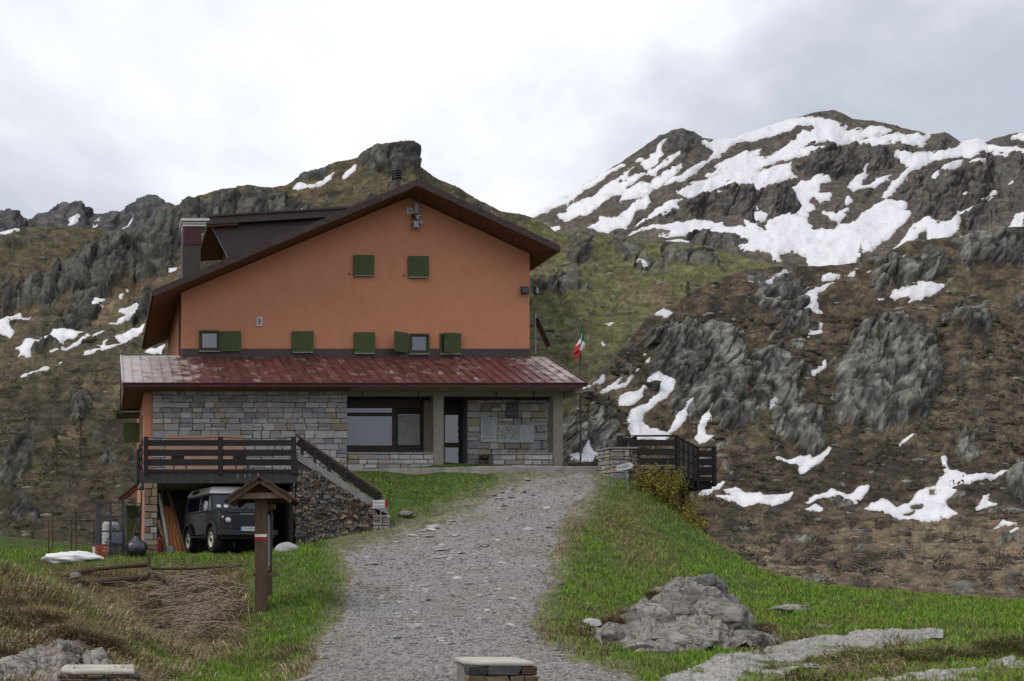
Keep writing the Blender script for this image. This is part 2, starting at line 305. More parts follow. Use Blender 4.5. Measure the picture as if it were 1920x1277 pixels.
SNOW_RH = [
 ZC((165,770),(300,705),(310,720),(280,780),(300,770),(260,840),(230,800)), ZC((270,900),(350,850),(380,810),(400,815),(385,860),(300,890)),
 ZC((355,920),(430,870),(490,830),(460,870),(420,890),(500,865),(580,775),(540,840),(500,880),(420,905),(370,930)),
 ZC((620,850),(670,805),(740,830),(770,850),(770,900),(720,950),(650,1000),(590,1060),(590,1085),(640,1130),(620,1160),(530,1160),(495,1080),(520,1020),(600,1000),(680,920),(680,900),(640,880)),
 ZC((470,935),(530,910),(580,930),(590,960),(520,1000),(465,985)), ZC((560,920),(600,880),(640,845),(660,860),(610,900),(580,930)),
 ZC((530,1150),(640,1120),(760,1145),(720,1180),(540,1180)),
 ZC((830,970),(870,960),(840,1000),(840,1050),(800,1110),(740,1140),(720,1150),(760,1080),(780,1030),(820,1010)),
 ZC((970,975),(985,980),(950,1050),(965,1075),(930,1110),(940,1150),(990,1165),(950,1185),(900,1205),(870,1180),(890,1150),(900,1090),(930,1040)),
 ZC((180,1260),(250,1255),(300,1180),(310,1240),(335,1260),(320,1300),(190,1300)), ZC((650,485),(710,462),(755,490),(720,515),(680,500)),
 ZC((870,875),(920,848),(890,870)), ZC((1030,880),(1050,872),(1035,900)), ZC((600,710),(640,685),(640,695),(610,720)), ZC((600,760),(630,735),(625,765)),
 ZC((1170,325),(1290,310),(1320,325),(1300,340),(1220,330)), ZC((1290,300),(1370,260),(1340,285),(1300,308)), ZC((1230,410),(1320,398),(1280,420)), ZC((1370,525),(1420,530),(1400,555),(1380,545)),
 ZC((1275,990),(1320,945),(1325,955),(1300,975),(1315,995),(1290,1020)), ZC((70,1095),(105,1085),(105,1170),(80,1130)),
 ZD((300,385),(350,360),(460,335),(390,370),(385,410),(370,430),(410,480),(390,490),(330,465),(310,455),(335,430),(320,400)),
 ZD((770,390),(800,360),(900,350),(920,325),(1010,335),(1080,345),(1040,375),(960,410),(880,435),(890,400)),
 ZD((660,262),(780,212),(780,225),(700,255)), ZD((800,205),(850,180),(875,185),(830,205)), ZD((400,290),(450,275),(510,290),(470,315),(410,325)), ZD((530,290),(585,250),(585,280),(550,295)),
 ZD((700,415),(745,400),(740,410),(710,422)), ZD((325,615),(340,575),(400,570),(400,530),(415,545),(415,585),(350,600),(335,625)),
 ZD((340,815),(380,810),(420,745),(430,770),(380,825),(350,848)), ZD((115,965),(150,940),(165,955),(140,985),(155,1000),(125,1020)), ZD((20,1018),(70,998),(60,1010)),
 ZD((815,1210),(850,1180),(915,1165),(860,1200),(830,1220)), ZD((245,368),(340,345),(300,360)), ZD((80,400),(160,395),(140,415),(90,418)),
 ZE((520,60),(580,75),(690,45),(720,30),(730,60),(820,0),(830,5),(815,40),(740,100),(670,140),(650,130),(660,100),(560,90)),
 ZE((90,265),(130,220),(230,195),(210,230),(150,260),(110,280)), ZE((0,230),(60,205),(180,180),(160,195),(60,215),(20,235)),
 ZE((175,285),(270,265),(230,240),(290,220),(350,250),(430,260),(450,280),(530,280),(610,260),(600,310),(520,335),(490,320),(400,325),(340,335),(280,310),(200,295)),
 ZE((690,315),(790,260),(830,225),(870,255),(930,265),(1000,225),(1060,220),(1030,260),(1000,300),(960,305),(900,290),(860,280),(800,285),(750,310),(700,325)),
 ZE((650,365),(740,340),(790,365),(770,380),(700,365)),
 ZE((1455,55),(1480,50),(1495,120),(1560,150),(1590,170),(1700,160),(1830,140),(1720,190),(1600,215),(1530,245),(1530,275),(1480,320),(1480,350),(1510,380),(1540,400),(1500,415),(1370,428),(1200,410),(1130,390),(1090,370),(1020,350),(1060,320),(1130,290),(1170,310),(1200,345),(1270,310),(1340,250),(1420,230),(1450,170),(1480,150),(1460,110)),
 ZE((1655,365),(1680,290),(1730,270),(1710,300),(1770,325),(1710,345)), ZE((1750,470),(1800,430),(1880,450),(1830,465)), ZE((1810,490),(1880,475),(1880,490),(1840,500)),
]
SNOW_LH = [
 ZF((-60,520),(0,480),(120,405),(205,400),(215,440),(310,425),(350,415),(250,460),(180,440),(100,450),(90,510),(140,580),(110,655),(60,640),(0,610),(-60,600)),
 ZF((175,780),(270,700),(400,680),(520,600),(560,550),(640,560),(740,555),(880,565),(840,600),(800,640),(700,650),(640,700),(620,720),(520,700),(450,700),(400,760),(340,800),(330,870),(200,865),(220,820)),
 ZF((520,810),(640,760),(740,740),(800,680),(880,640),(950,580),(920,630),(1090,590),(960,640),(850,690),(760,740),(660,760),(560,810)),
 ZF((870,835),(960,780),(1080,730),(1180,650),(1300,600),(1380,560),(1400,530),(1545,500),(1520,560),(1450,620),(1340,700),(1280,740),(1170,800),(1000,830),(900,840)),
 ZF((960,300),(1010,235),(1080,205),(1110,225),(1050,290),(1080,305),(980,328)),
 ZF((1250,385),(1260,350),(1360,310),(1460,265),(1490,300),(1570,310),(1500,350),(1380,430),(1300,470),(1200,500),(1160,490),(1250,460),(1280,430),(1360,400)),
 ZF((210,1095),(300,1040),(420,995),(540,970),(450,1010),(330,1050)), ZF((630,940),(680,915),(650,945)), ZF((1255,225),(1275,180),(1310,180),(1280,235)), ZF((1335,142),(1362,150),(1350,170)),
 ZF((1500,800),(1600,775),(1740,735),(1740,790),(1640,820),(1560,805)),
 [(548,350),(560,342),(585,348),(605,340),(626,327),(622,338),(600,350),(575,355),(560,357)], [(641,334),(660,320),(669,317),(666,327),(650,336)], [(560,406),(567,395),(576,406)],
 [(0,434),(30,427),(34,433),(5,440)], [(312,510),(333,506),(330,515),(316,518)],
]
SNOW_FP = [[(122,428),(147,404),(142,416),(128,430)], [(170,434),(186,407),(181,424)], [(228,428),(259,401),(247,418),(235,430)], [(-10,425),(18,410),(12,420),(-10,432)]]
SNOW_GH = [ZC((390,545),(430,538),(425,560)), ZC((470,140),(525,172),(515,178)), ZC((570,198),(615,218),(600,222)), ZC((370,655),(395,662),(380,672))]
ROCK_RH = [[(1215,625),(1300,600),(1380,640),(1400,700),(1390,760),(1350,800),(1270,780),(1220,720)], [(1600,620),(1680,600),(1750,640),(1765,720),(1740,790),(1640,810),(1570,790),(1560,720),(1590,660)],
 [(1400,670),(1460,650),(1500,690),(1500,750),(1460,790),(1410,760)], [(1450,770),(1490,750),(1540,780),(1545,840),(1470,840),(1440,800)], [(1620,480),(1760,470),(1765,520),(1640,545)], [(1780,800),(1815,815),(1830,860),(1800,875)],
 [(1780,440),(1930,430),(1930,500),(1800,490)], [(1440,560),(1520,555),(1530,610),(1450,640)], [(1330,770),(1400,760),(1420,800),(1340,815)], [(1890,880),(1960,870),(1960,950),(1880,930)], [(1050,770),(1090,780),(1100,860),(1050,870)],
 [(1110,760),(1150,780),(1160,850),(1110,860)], [(1780,580),(1860,570),(1850,630),(1790,630)], [(1400,520),(1480,510),(1500,560),(1420,580)]]
ROCK_LH = [[(225,470),(300,400),(400,370),(520,358),(560,385),(600,400),(640,440),(480,480),(340,480),(300,520),(240,525)], [(0,560),(60,530),(140,490),(200,440),(240,450),(260,480),(200,560),(170,615),(110,615),(150,540),(60,590),(0,590)],
 [(-20,880),(30,820),(70,790),(60,860),(20,920)], [(675,300),(700,275),(785,266),(790,312),(740,328),(690,322)], [(120,740),(160,735),(170,780),(140,790)], [(185,845),(220,845),(205,880)], [(0,950),(70,930),(80,980),(10,990)],
 [(90,640),(112,640),(112,655),(62,672),(62,660)], [(200,640),(226,640),(222,652),(198,652)], [(255,560),(290,540),(295,600),(250,610)], [(600,420),(700,380),(720,420),(640,450)], [(550,330),(620,312),(600,340),(560,345)]]
ROCK_SM = [[(1480,320),(1560,270),(1640,265),(1690,285),(1690,310),(1600,335),(1500,330)], [(1660,400),(1720,330),(1800,310),(1920,290),(2000,300),(1990,360),(1850,390),(1780,400),(1700,420)], [(1270,390),(1330,355),(1430,350),(1530,345),(1500,400),(1420,420),(1300,400)],
 [(1150,440),(1240,400),(1290,405),(1180,430)], [(1235,255),(1275,240),(1320,262),(1280,290),(1245,275)], [(1735,275),(1765,248),(1800,268),(1760,285)], [(1230,460),(1330,440),(1400,450),(1400,465),(1300,490),(1230,490)], [(1780,400),(1860,380),(1880,420),(1800,440)]]
ROCK_GH = [[(1058,440),(1100,428),(1112,500),(1085,525),(1062,490)], [(1000,520),(1080,520),(1090,560),(1010,548)], [(1230,455),(1340,450),(1340,500),(1260,505)], [(1130,440),(1190,450),(1210,480),(1150,480)], [(1180,475),(1240,490),(1260,520),(1210,515)]]

FAR = {}
def sheet(name, x0, x1, dx, dy, crest, rows, rocks, snows, look, rough=1.0, seed=0, holes=()):
    """a hillside: the skyline given by crest (x,y,Z), below it rows of (y,Z) down to the foot; relief and colour follow"""
    xs = np.arange(x0, x1 + dx, dx); c = np.array(crest, float)
    yc = np.interp(xs, c[:, 0], c[:, 1]); Zc = np.interp(xs, c[:, 0], c[:, 2])
    yc = yc + 2.6 * rough * fbm(np.stack([xs/18., xs*0 + seed, xs*0], -1), 5, seed, .62)
    yf = rows[0][0]; n = int((yf - c[:, 1].min()) / dy)
    k_ = np.ones(31)/31; ysm = np.convolve(np.pad(yc, 15, 'edge'), k_, 'valid'); ysm = np.convolve(np.pad(ysm, 15, 'edge'), k_, 'valid')
    t = np.linspace(0, 1, n)[:, None]; Y = yf + (ysm[None, :] - yf) * t + (yc - ysm)[None, :] * sstep(.78, 1, t)
    ry = [r[0] for r in rows]; rz = [r[1] for r in rows]; Zr = np.empty_like(Y)
    for j in range(len(xs)):
        yy = [y for y in ry if y > yc[j] + 40]; k = len(yy)
        Zr[:, j] = np.interp(-Y[:, j], [-y for y in yy] + [-yc[j]], rz[:k] + [max(Zc[j], rz[k-1]*1.05)])
    for _ in range(6): Zr[1:-1] = (Zr[:-2] + 2*Zr[1:-1] + Zr[2:]) / 4
    X = np.repeat(xs[None, :], n, 0)
    # the far side, falling away behind the skyline
    nb = 10; s = np.linspace(0, 1, nb + 1)[1:, None]
    hc = (CY - yc) * Zc / F; Zb = Zc[None, :] * (1 + .35*s); hb = hc[None, :] * (1 - .55*s**1.3)
    Y = np.vstack([Y, CY - hb*F/Zb]); Zr = np.vstack([Zr, Zb]); X = np.vstack([X, np.repeat(xs[None, :], nb, 0)])
    B = np.stack([(X - CX)*Zr/F, Zr, (CY - Y)*Zr/F], -1)
    du = np.gradient(B, axis=1); dv = np.gradient(B, axis=0); Nn = np.cross(du, dv); Nn /= np.linalg.norm(Nn, axis=-1)[..., None] + 1e-9
    Q = np.stack([X, Y*1.2, 110*np.log(Zr)], -1)
    wob = np.stack([X, Y], -1) + 5*np.stack([fbm(Q/22., 3, 40+seed), fbm(Q/22., 3, 50+seed)], -1)
    sd = sdfs(snows, wob[..., 0], wob[..., 1]) + look.get('grow', 1.2) + 4.2*fbm(Q/11., 4, 60+seed) - 5*sstep(.35, .6, fbm(Q/7., 3, 65+seed))
    if look.get('streak'):      # on the high mountain the snow is combed into streaks along the dipping ledges
        al, ac = X*.88 - Y*.47, X*.47 + Y*.88; sd = sd + 4.5*fbm(np.stack([al/46., ac/6.5, X*0+seed], -1), 3, 66+seed) - 9*sstep(.30, .5, fbm(np.stack([al/34., ac/8., X*0+seed+2], -1), 3, 67+seed))
    if holes: sd = np.minimum(sd, -sdfs(holes, wob[..., 0], wob[..., 1]))
    wob = np.stack([X, Y], -1) + 16*np.stack([fbm(Q/35., 4, 70+seed), fbm(Q/35., 4, 80+seed)], -1)
    rk = sdfs(rocks, wob[..., 0], wob[..., 1]); rock = sstep(-.08, .12, np.clip(rk/38., -.9, .38) + .75*fbm(Q/30., 5, 85+seed))
    nrock = sstep(look['rocky'], look['rocky'] + .13, fbm(Q/np.array([55., 40., 55.]), 5, 90+seed) + .35*fbm(Q/9., 3, 95+seed))
    soft = np.where(nrock*.9 > rock, .45, 1.); rock = np.maximum(rock, nrock*.9)
    Qs = Q.copy(); Qs[..., 0] = Q[..., 0]*.9 + Q[..., 1]*look.get('tilt', .35); Qs[..., 1] = (Q[..., 1] - Q[..., 0]*.25)*.66
    big = 15*fbm(Q/110., 3, seed) + 7*ridged(Q/np.array([70., 150., 90.]), 2, 3+seed) + 5.5*fbm(Q/32., 3, 5+seed)
    ta = look.get('tilt', .35); fa, fb = X + Y*ta, (Y - X*ta*.7)*look.get('tall', .62)
    w1, w2 = 9*fbm(Q/40., 3, 180+seed), 9*fbm(Q/40., 3, 181+seed)
    f1, k1, r1 = facets((fa+w1)/52., (fb+w2)/52., 10+seed); f2, k2, r2 = facets((fa+w1)/20., (fb+w2)/20., 20+seed); f3, k3, r3 = facets((fa+w2)/8., (fb+w1)/8., 25+seed)
    crag = 5 + 9*f1 + 5.5*f2 + 2.6*f3 - 5*k1 - 3.2*k2 - 1.4*k3 + 4*ridged(Qs/46., 3, 10+seed) + 16*fbm(Q/75., 2, 22+seed)
    turf = 2.0*fbm(Q/12., 3, 30+seed) + .9*ridged(Q/5., 2, 33+seed)
    edge = np.ones_like(X); edge[:] = np.concatenate([1 - (1-look.get('edge', .25))*sstep(n-14, n-1, np.arange(n)), np.full(nb, look.get('edge', .25))])[:, None]
    keep = 1 - sstep(-5, 4, sd)
    crag = crag + look.get('push', 0)*sstep(0, 14, rk)*(1 + .8*fbm(Q/45., 3, 24+seed))
    det = (rock*crag*soft + (1-rock)*turf*1.3)*rough
    D = (big*.8*rough*edge + det*edge*(.08 + .92*keep)) * (Zr/F)
    V = B + Nn*D[..., None]
    # albedo
    a = fbm(Q/26., 5, 100+seed)[..., None]; b = fbm(Q/7., 4, 110+seed)[..., None]; g = fbm(Q/120., 3, 120+seed)[..., None]
    T = np.array(look['turf']); tcol = T[0] + (T[1]-T[0])*sstep(-.3, .3, a) + (T[2]-T[0])*sstep(.08, .4, g+.3*b)
    wz = 18*fbm(Q/30., 4, 190+seed)
    dz = sstep(-14, 14, sdfs(look.get('darkz', ()), X+wz, Y+wz*.6))[..., None]; tz = sstep(-14, 14, sdfs(look.get('tanz', ()), X+wz, Y+wz*.6))[..., None]; tcol = tcol*(1 + .45*tz - .28*dz)
    shr = sstep(look['shrub'] - .16*dz + .14*tz, look['shrub'] + .12 - .16*dz + .14*tz, fbm(Q/np.array([30., 16., 30.]), 4, 130+seed)[..., None] + .45*b); tcol = tcol + (np.array(look['dark'])-tcol)*shr*.85
    tcol = tcol*(1 + .8*b)*(1 + .5*fbm(Q/3.2, 2, 135+seed)[..., None])
    Rk = np.array(look['rock']); rmix = sstep(.15, .85, .38*r1 + .34*r2 + .28*r3 + .8*fbm(Qs/18., 4, 140+seed))[..., None]; rcol = Rk[0] + (Rk[1]-Rk[0])*rmix
    rcol = rcol + (Rk[2]-rcol)*sstep(.1, .35, fbm(Q/34., 4, 150+seed)[..., None])*.7
    rcol = rcol*(1 - .5*np.clip(.6*k1 + .6*k2 + .4*k3, 0, 1)[..., None])*(1+.3*b)  # crevice shade put into the rock colour along the cracks
    # turf keeps to the ledges, bare rock to the steep faces
    gu = np.gradient(V, axis=1); gv = np.gradient(V, axis=0); n3 = np.cross(gu, gv); n3 /= np.linalg.norm(n3, axis=-1)[..., None] + 1e-9
    ledge = sstep(.70, .90, n3[..., 2] + .25*b[..., 0]); bare = np.clip(rock*(1 - look.get('ledge', .7)*ledge) + .8*sstep(.62, .35, n3[..., 2])*look.get('bare', .6), 0, 1)
    col = tcol + (rcol-tcol)*sstep(.35, .6, bare + .25*b[..., 0])[..., None]
    col = np.clip(col, .008, .9)
    nr, nc = X.shape; idx = np.arange(nr*nc).reshape(nr, nc)
    q = np.stack([idx[:-1, :-1], idx[:-1, 1:], idx[1:, 1:], idx[1:, :-1]], -1).reshape(-1, 4)
    me = np_mesh(name, V.reshape(-1, 3), q, cols=col.reshape(-1, 3))
    o = link(name, me, M('hillside', (1.18, 1.18, 1.18), (.72, .72, .72), scale=look['grain'], rough=.95, attr='Col', bump=look['bump'], bscale=look['grain']*1.5, world=True, spec=.1) if False else hill_mat(look['grain'], look['bump']), None, True)
    tag(o, kind='structure')
    # snow lies as its own sheet, thinning to nothing at its rim
    th = np.clip(sd/6., -1, 1)
    S = B + Nn*((big*.8*rough*edge + .35*fbm(Q/12., 3, 170+seed) + det*edge*.08)*(Zr/F))[..., None]
    S[..., 2] += th*look.get('thick', 2.4)*(Zr/F)
    dirt = np.clip(.9*sstep(.75, .0, th) + .5*sstep(.1, .5, fbm(Q/20., 4, 175+seed)) + .25*sstep(.2, .5, fbm(Q/5., 2, 176+seed)), 0, 1)[..., None]; scol = np.array((.70, .70, .725))*(1-dirt) + np.array((.47, .45, .44))*dirt
    m = (th > -.75); fm = m[:-1, :-1] & m[:-1, 1:] & m[1:, 1:] & m[1:, :-1]
    if fm.any():
        qs = q.reshape(nr-1, nc-1, 4)[fm]; used = np.unique(qs); re = np.full(nr*nc, -1); re[used] = np.arange(len(used))
        so_ = link('snow', np_mesh('snow', S.reshape(-1, 3)[used], re[qs], cols=scol.reshape(-1, 3)[used]), SNOWF, None, True); tag(so_, look['snow'], None, None, 'stuff')
    FAR[name] = dict(V=V, N=Nn, X=X, Y=Y, Z=Zr, rock=rock, sd=sd, nb=nb)
    return o
def hill_mat(grain, bump):
    return M('hillside_%g' % grain, (1.2, 1.2, 1.2), (.7, .7, .7), scale=grain, rough=.95, attr='Col', bump=bump, bscale=grain*1.3, world=True, spec=.1, detail=8)
SNOWF = M('old_snow_field', (1., 1., 1.), (.88, .88, .88), scale=.3, rough=.6, attr='Col', bump=.08, bscale=.7, world=True, spec=.15)
SNOWM = M('old_snow', (.76, .76, .78), (.66, .65, .66), scale=.25, rough=.6, bump=.06, bscale=.8, world=True, spec=.2, c3=(.62, .58, .55), s3=.35, r3=(.62, .8))

OLIVE = dict(turf=[(.066,.056,.030), (.098,.079,.044), (.092,.060,.037)], dark=(.028,.026,.017), rock=[(.026,.028,.025), (.098,.101,.086), (.060,.050,.042)], rocky=.21, shrub=.16, grain=.35, bump=.35, tilt=.5, push=6, edge=.5, ledge=.5, darkz=[[(-20,740),(260,740),(260,1040),(-20,1040)]], tanz=[[(90,830),(260,700),(260,740),(60,880)], [(150,560),(230,540),(260,620),(160,620)]], snow='white snow patches lying on the hillside left of the house')
BROWN = dict(turf=[(.080,.060,.040), (.116,.085,.054), (.085,.073,.044)], dark=(.032,.028,.022), rock=[(.045,.047,.042), (.205,.208,.178), (.095,.086,.084)], ledge=.35, push=9, edge=.3, darkz=[[(1340,880),(1480,830),(1700,840),(1770,900),(1600,960),(1480,930),(1350,930)], [(1440,990),(1560,1000),(1690,1060),(1560,1075),(1420,1020)], [(1560,640),(1500,760),(1540,830),(1590,800),(1560,700)], [(1230,650),(1330,580),(1420,560),(1400,600),(1300,640)], [(1770,860),(1930,870),(1930,960),(1800,930)], [(1310,950),(1380,960),(1400,1010),(1300,990)]], tanz=[[(1330,1045),(1480,1000),(1700,975),(1930,980),(1930,1110),(1400,1105)], [(1060,560),(1160,560),(1140,660),(1070,690)], [(1100,640),(1200,700),(1150,760),(1090,720)]], rocky=.25, shrub=.05, grain=.45, bump=.25, tilt=.12, tall=.95, thick=2.0, snow='white snow patches on the brown rocky hillside at the right')
GREENH = dict(turf=[(.098,.094,.044), (.118,.118,.052), (.115,.088,.053)], dark=(.06,.052,.035), rock=[(.045,.045,.041), (.14,.14,.125), (.10,.085,.072)], rocky=.30, shrub=.24, grain=.2, bump=.4, snow='small snow patches on the olive green slope behind the flag')
PEAK = dict(turf=[(.088,.074,.060), (.108,.090,.072), (.086,.078,.058)], dark=(.06,.055,.05), rock=[(.027,.027,.029), (.098,.096,.090), (.066,.055,.049)], edge=.35, push=4, rocky=.20, shrub=.22, grain=.09, bump=.8, thick=2.4, streak=True, grow=2.6, snow='broad snow fields covering the high mountain')
FARP = dict(turf=[(.07,.068,.07), (.10,.092,.085), (.085,.075,.07)], dark=(.05,.05,.055), rock=[(.045,.046,.052), (.095,.092,.094), (.08,.072,.070)], rocky=.0, shrub=.3, grain=.05, bump=1.2, thick=2.0, edge=.6, snow='thin snow gullies on the far dark peaks')  # cooler tones: distance haze put into the rock colour

sheet('valley_hillside', 960, 2120, 2.4, 2.4,
      [(960,930,100),(1020,860,110),(1060,790,120),(1100,720,130),(1160,660,145),(1210,600,160),(1260,570,170),(1330,530,180),(1400,505,190),(1470,500,200),(1540,500,205),(1620,492,210),(1660,478,215),(1700,452,220),(1760,448,225),(1840,432,230),(1920,425,235),(2180,420,250)],
      [(1150,40),(1105,52),(1000,92),(950,106)], ROCK_RH, SNOW_RH, BROWN, 1.0, 1, holes=[ZC((640,870),(675,880),(670,920),(610,985),(585,980),(600,930)), ZE((1280,330),(1350,345),(1340,370),(1300,365)), ZE((1235,375),(1300,375),(1290,392),(1240,392)), ZE((1380,255),(1420,250),(1420,275),(1385,275))])
sheet('grassy_hillside', 860, 1640, 2.6, 2.4,
      [(860,400,380),(940,397,380),(985,404,380),(1010,415,380),(1050,440,375),(1075,432,370),(1090,428,370),(1120,440,370),(1200,450,365),(1280,455,360),(1350,470,350),(1420,490,330),(1500,505,310),(1640,520,300)],
      [(900,150),(760,215)], ROCK_GH, SNOW_GH, GREENH, 1.0, 2)
sheet('snowy_mountain', 900, 2180, 2.2, 2.0,
      [(900,450,880),(1000,402,900),(1030,385,920),(1080,355,940),(1130,325,950),(1165,305,960),(1200,280,970),(1235,256,980),(1260,245,985),(1278,241,990),(1300,247,995),(1318,260,1000),(1345,262,1010),(1380,258,1030),(1420,245,1060),(1480,226,1090),(1520,212,1110),(1550,207,1120),(1562,205,1120),(1578,210,1120),(1600,222,1115),(1640,228,1110),(1680,236,1100),(1720,247,1090),(1740,252,1085),(1762,250,1080),(1778,252,1080),(1800,268,1080),(1830,262,1070),(1850,268,1070),(1870,258,1065),(1890,252,1060),(1920,246,1060),(2000,240,1050),(2180,260,1040)],
      [(560,440),(480,560)], ROCK_SM, SNOW_SM, PEAK, .75, 3)
sheet('rocky_hillside', -220, 985, 2.6, 2.5,
      [(-260,450,300),(0,434,300),(70,425,300),(130,430,300),(180,427,300),(255,442,300),(275,415,290),(300,395,290),(345,383,290),(372,368,290),(400,360,290),(440,355,290),(470,349,290),(500,352,290),(540,345,290),(570,328,290),(600,318,290),(625,308,290),(670,298,290),(690,280,290),(715,271,290),(740,268,290),(774,268,290),(781,280,290),(786,312,290),(800,322,290),(830,340,290),(860,352,290),(900,378,295),(940,398,300),(975,405,300),(1040,425,300)],
      [(1090,38),(1040,45),(960,60),(820,84),(690,118)], ROCK_LH, SNOW_LH, OLIVE, 1.0, 4, holes=[[(72,655),(88,642),(112,646),(108,656),(92,660),(90,672),(62,672)], [(200,648),(218,638),(227,648),(222,654),(200,653)], [(168,655),(185,652),(190,658),(170,663)]])
sheet('far_peaks', -300, 460, 3., 2.4,
      [(-300,400,1500),(-60,392,1500),(0,401,1500),(20,398,1500),(38,412,1500),(60,419,1500),(75,408,1500),(120,385,1500),(150,377,1500),(165,381,1500),(185,395,1500),(210,395,1500),(222,399,1500),(240,385,1500),(262,375,1500),(295,373,1500),(310,382,1500),(340,405,1500),(460,450,1500)],
      [(540,900),(480,1150)], [[(-300,300),(460,300),(460,540),(-300,540)]], SNOW_FP, FARP, .95, 5)
g = MB().box(-3000, 3000, -3000, 6000, -9, -8).build('ground', M('open_ground', (.10, .085, .045), (.13, .11, .06), scale=.2, rough=.95, world=True)); tag(g, kind='structure')
# ================================================================== near ground
CTRL = [(800,1277,12.5),(800,1180,17),(850,1080,22.5),(900,1000,26),(1000,950,28.5),(1080,891,30.5),(1000,886,30.8),(1120,889,30.4),
 (480,1036,27.6),(300,1038,28.0),(400,1051,26.2),(300,1058,25.8),(180,1060,25.6),(100,1066,25.4),(560,1041,26),(640,1030,26),(660,1060,23.5),
 (300,1135,23.6),(400,1150,22.6),(350,1205,20.5),(300,1240,18),(220,1180,20),(150,1130,22.5),(60,1090,24),
 (490,1134,19.3),(430,1136,20.3),(560,1130,19.5),(600,1080,22.4),(560,1200,16.6),(640,1200,16.5),(640,1130,20),(430,1250,15.5),(400,1277,13.5),(520,1277,13),
 (0,1060,17),(60,1082,16.5),(120,1108,16),(180,1150,15),(230,1195,14),(300,1256,12.6),(0,1150,14),(60,1200,12.8),(-60,1040,17),(-150,1020,18),
 (0,1290,10.5),(150,1290,11),(250,1285,11.5),
 (700,1006,27.3),(760,988,27.8),(850,950,29),(800,905,30.8),(700,891,31.2),(650,888,31.6),(900,889,30.7),(830,886,31.1),
 (1200,914,29.4),(1260,960,28.5),(1310,1000,27.5),(1400,1062,26),(1500,1093,24.5),(1650,1110,23),(1800,1122,22.5),(1920,1130,22),(2100,1135,21.5),
 (1225,960,31.5),(1260,1015,31),(1310,1055,30.5),(1360,1085,30),(1400,1108,29.5),(1500,1132,28.5),(1650,1147,27.5),(1920,1162,26.5),(2100,1166,26),(1260,1085,37),(1310,1100,37),(1400,1115,37),(1500,1135,37),(1650,1145,37),(1920,1155,37),(2100,1160,37),
 (1150,965,27.5),(1150,1040,23),(1080,1000,25.5),(1050,1090,20.5),(1150,1120,19),(1050,1160,17.3),(1400,1125,20.5),(1300,1060,23.5),(1500,1150,18.5),(1700,1160,18),(1900,1170,17.5),
 (1400,1205,15.5),(1700,1215,14.5),(1900,1222,14),(1300,1277,12),(1600,1277,11.3),(1920,1277,10.8),(1050,1230,14),(1000,1277,12.5),(2100,1230,13)]
RAW = [(-8,8,-1.4),(-3,7,-1.5),(1,7,-1.6),(5,7,-1.65),(9,7,-1.55),(13,7,-1.5),(20,7,-1.4),(0,-2,-1.6),(8,-2,-1.6),(16,-2,-1.5),(-8,-2,-1.4),
 (-12,20,-.3),(-10,28,.2),(-4,30,.2),(-3,36,.8),(-8,40,1.),(1,31,.3),(3,31,.2),(5,31,.2),(3,34,.2),(-14,50,-3),(0,50,-2),
 (16,31.5,2.95),(18,33,1.6),(21,35,-.2),(17.2,30,2.1),(14,34,3.),(20,42,-1),(28,52,-4),(40,52,-4),(12,52,-2),(36,30,-2),(40,15,-1.2),(30,7,-1.3)]
CP = np.array([[(x-CX)*Z/F, Z, (CY-y)*Z/F] for x, y, Z in CTRL] + [list(r) for r in RAW])
def _tps_k(d2): return d2*np.log(d2 + 1e-9)*.5
_A = CP[:, :2]; _n = len(CP); _K = _tps_k(((_A[:, None]-_A[None])**2).sum(-1)) + np.eye(_n)*.12
_Pm = np.c_[np.ones(_n), _A]; _S = np.block([[_K, _Pm], [_Pm.T, np.zeros((3, 3))]]); _w = np.linalg.solve(_S, np.r_[CP[:, 2], np.zeros(3)])
def htps(x, y):
    x, y = np.asarray(x, float), np.asarray(y, float); sh = x.shape; q = np.c_[x.ravel(), y.ravel()]; r = np.empty(len(q))
    for i in range(0, len(q), 20000):
        b = q[i:i+20000]; r[i:i+20000] = _tps_k(((b[:, None]-_A[None])**2).sum(-1)) @ _w[:_n] + _w[_n] + b @ _w[_n+1:]
    r = r.reshape(sh)
    gar = sstep(0.6, 1.2, x)*(1-sstep(5.35, 5.75, x))*sstep(28.0, 28.5, y)*(1-sstep(33, 34, y))     # level floor of the garage
    r = r*(1-gar) + .2*gar
    return r
_hx, _hy = np.arange(-40, 70, .25), np.arange(-18, 62, .25); _HG = htps(*np.meshgrid(_hx, _hy))
def hsmooth(x, y):
    x, y = np.asarray(x, float), np.asarray(y, float); u = np.clip((x+40)/.25, 0, len(_hx)-1.001); v = np.clip((y+18)/.25, 0, len(_hy)-1.001); i, j = u.astype(int), v.astype(int); a, b = u-i, v-j
    return (_HG[j, i]*(1-a)+_HG[j, i+1]*a)*(1-b) + (_HG[j+1, i]*(1-a)+_HG[j+1, i+1]*a)*b
PATH_PX = [(520,1330),(560,1277),(600,1240),(628,1180),(655,1115),(668,1075),(650,1048),(640,1034),(690,1024),(740,1010),(812,990),(872,962),(940,926),(990,905),(1020,893),(1118,888),(1100,918),(1078,945),(1055,970),(1040,1000),(1030,1060),(1015,1120),(990,1160),(1000,1200),(1080,1240),(1180,1277),(1240,1330)]
def topx(x, y, z): return CX + F*x/np.maximum(y, .5), CY - F*z/np.maximum(y, .5)
def path_sd(x, y, z):
    u, v = topx(x, y, z); q = np.stack([x, y, x*0], -1)
    s = sdf(PATH_PX, u + 26*fbm(q/1.1, 4, 301), v + 11*fbm(q/.9, 4, 302)) + 9*fbm(q/.22, 3, 303); return np.where(y < 6, 50, s)
def rough_g(x, y):
    q = np.stack([x, y, x*0], -1); return .055*fbm(q/1.3, 4, 311) + .02*fbm(q/.35, 3, 312)
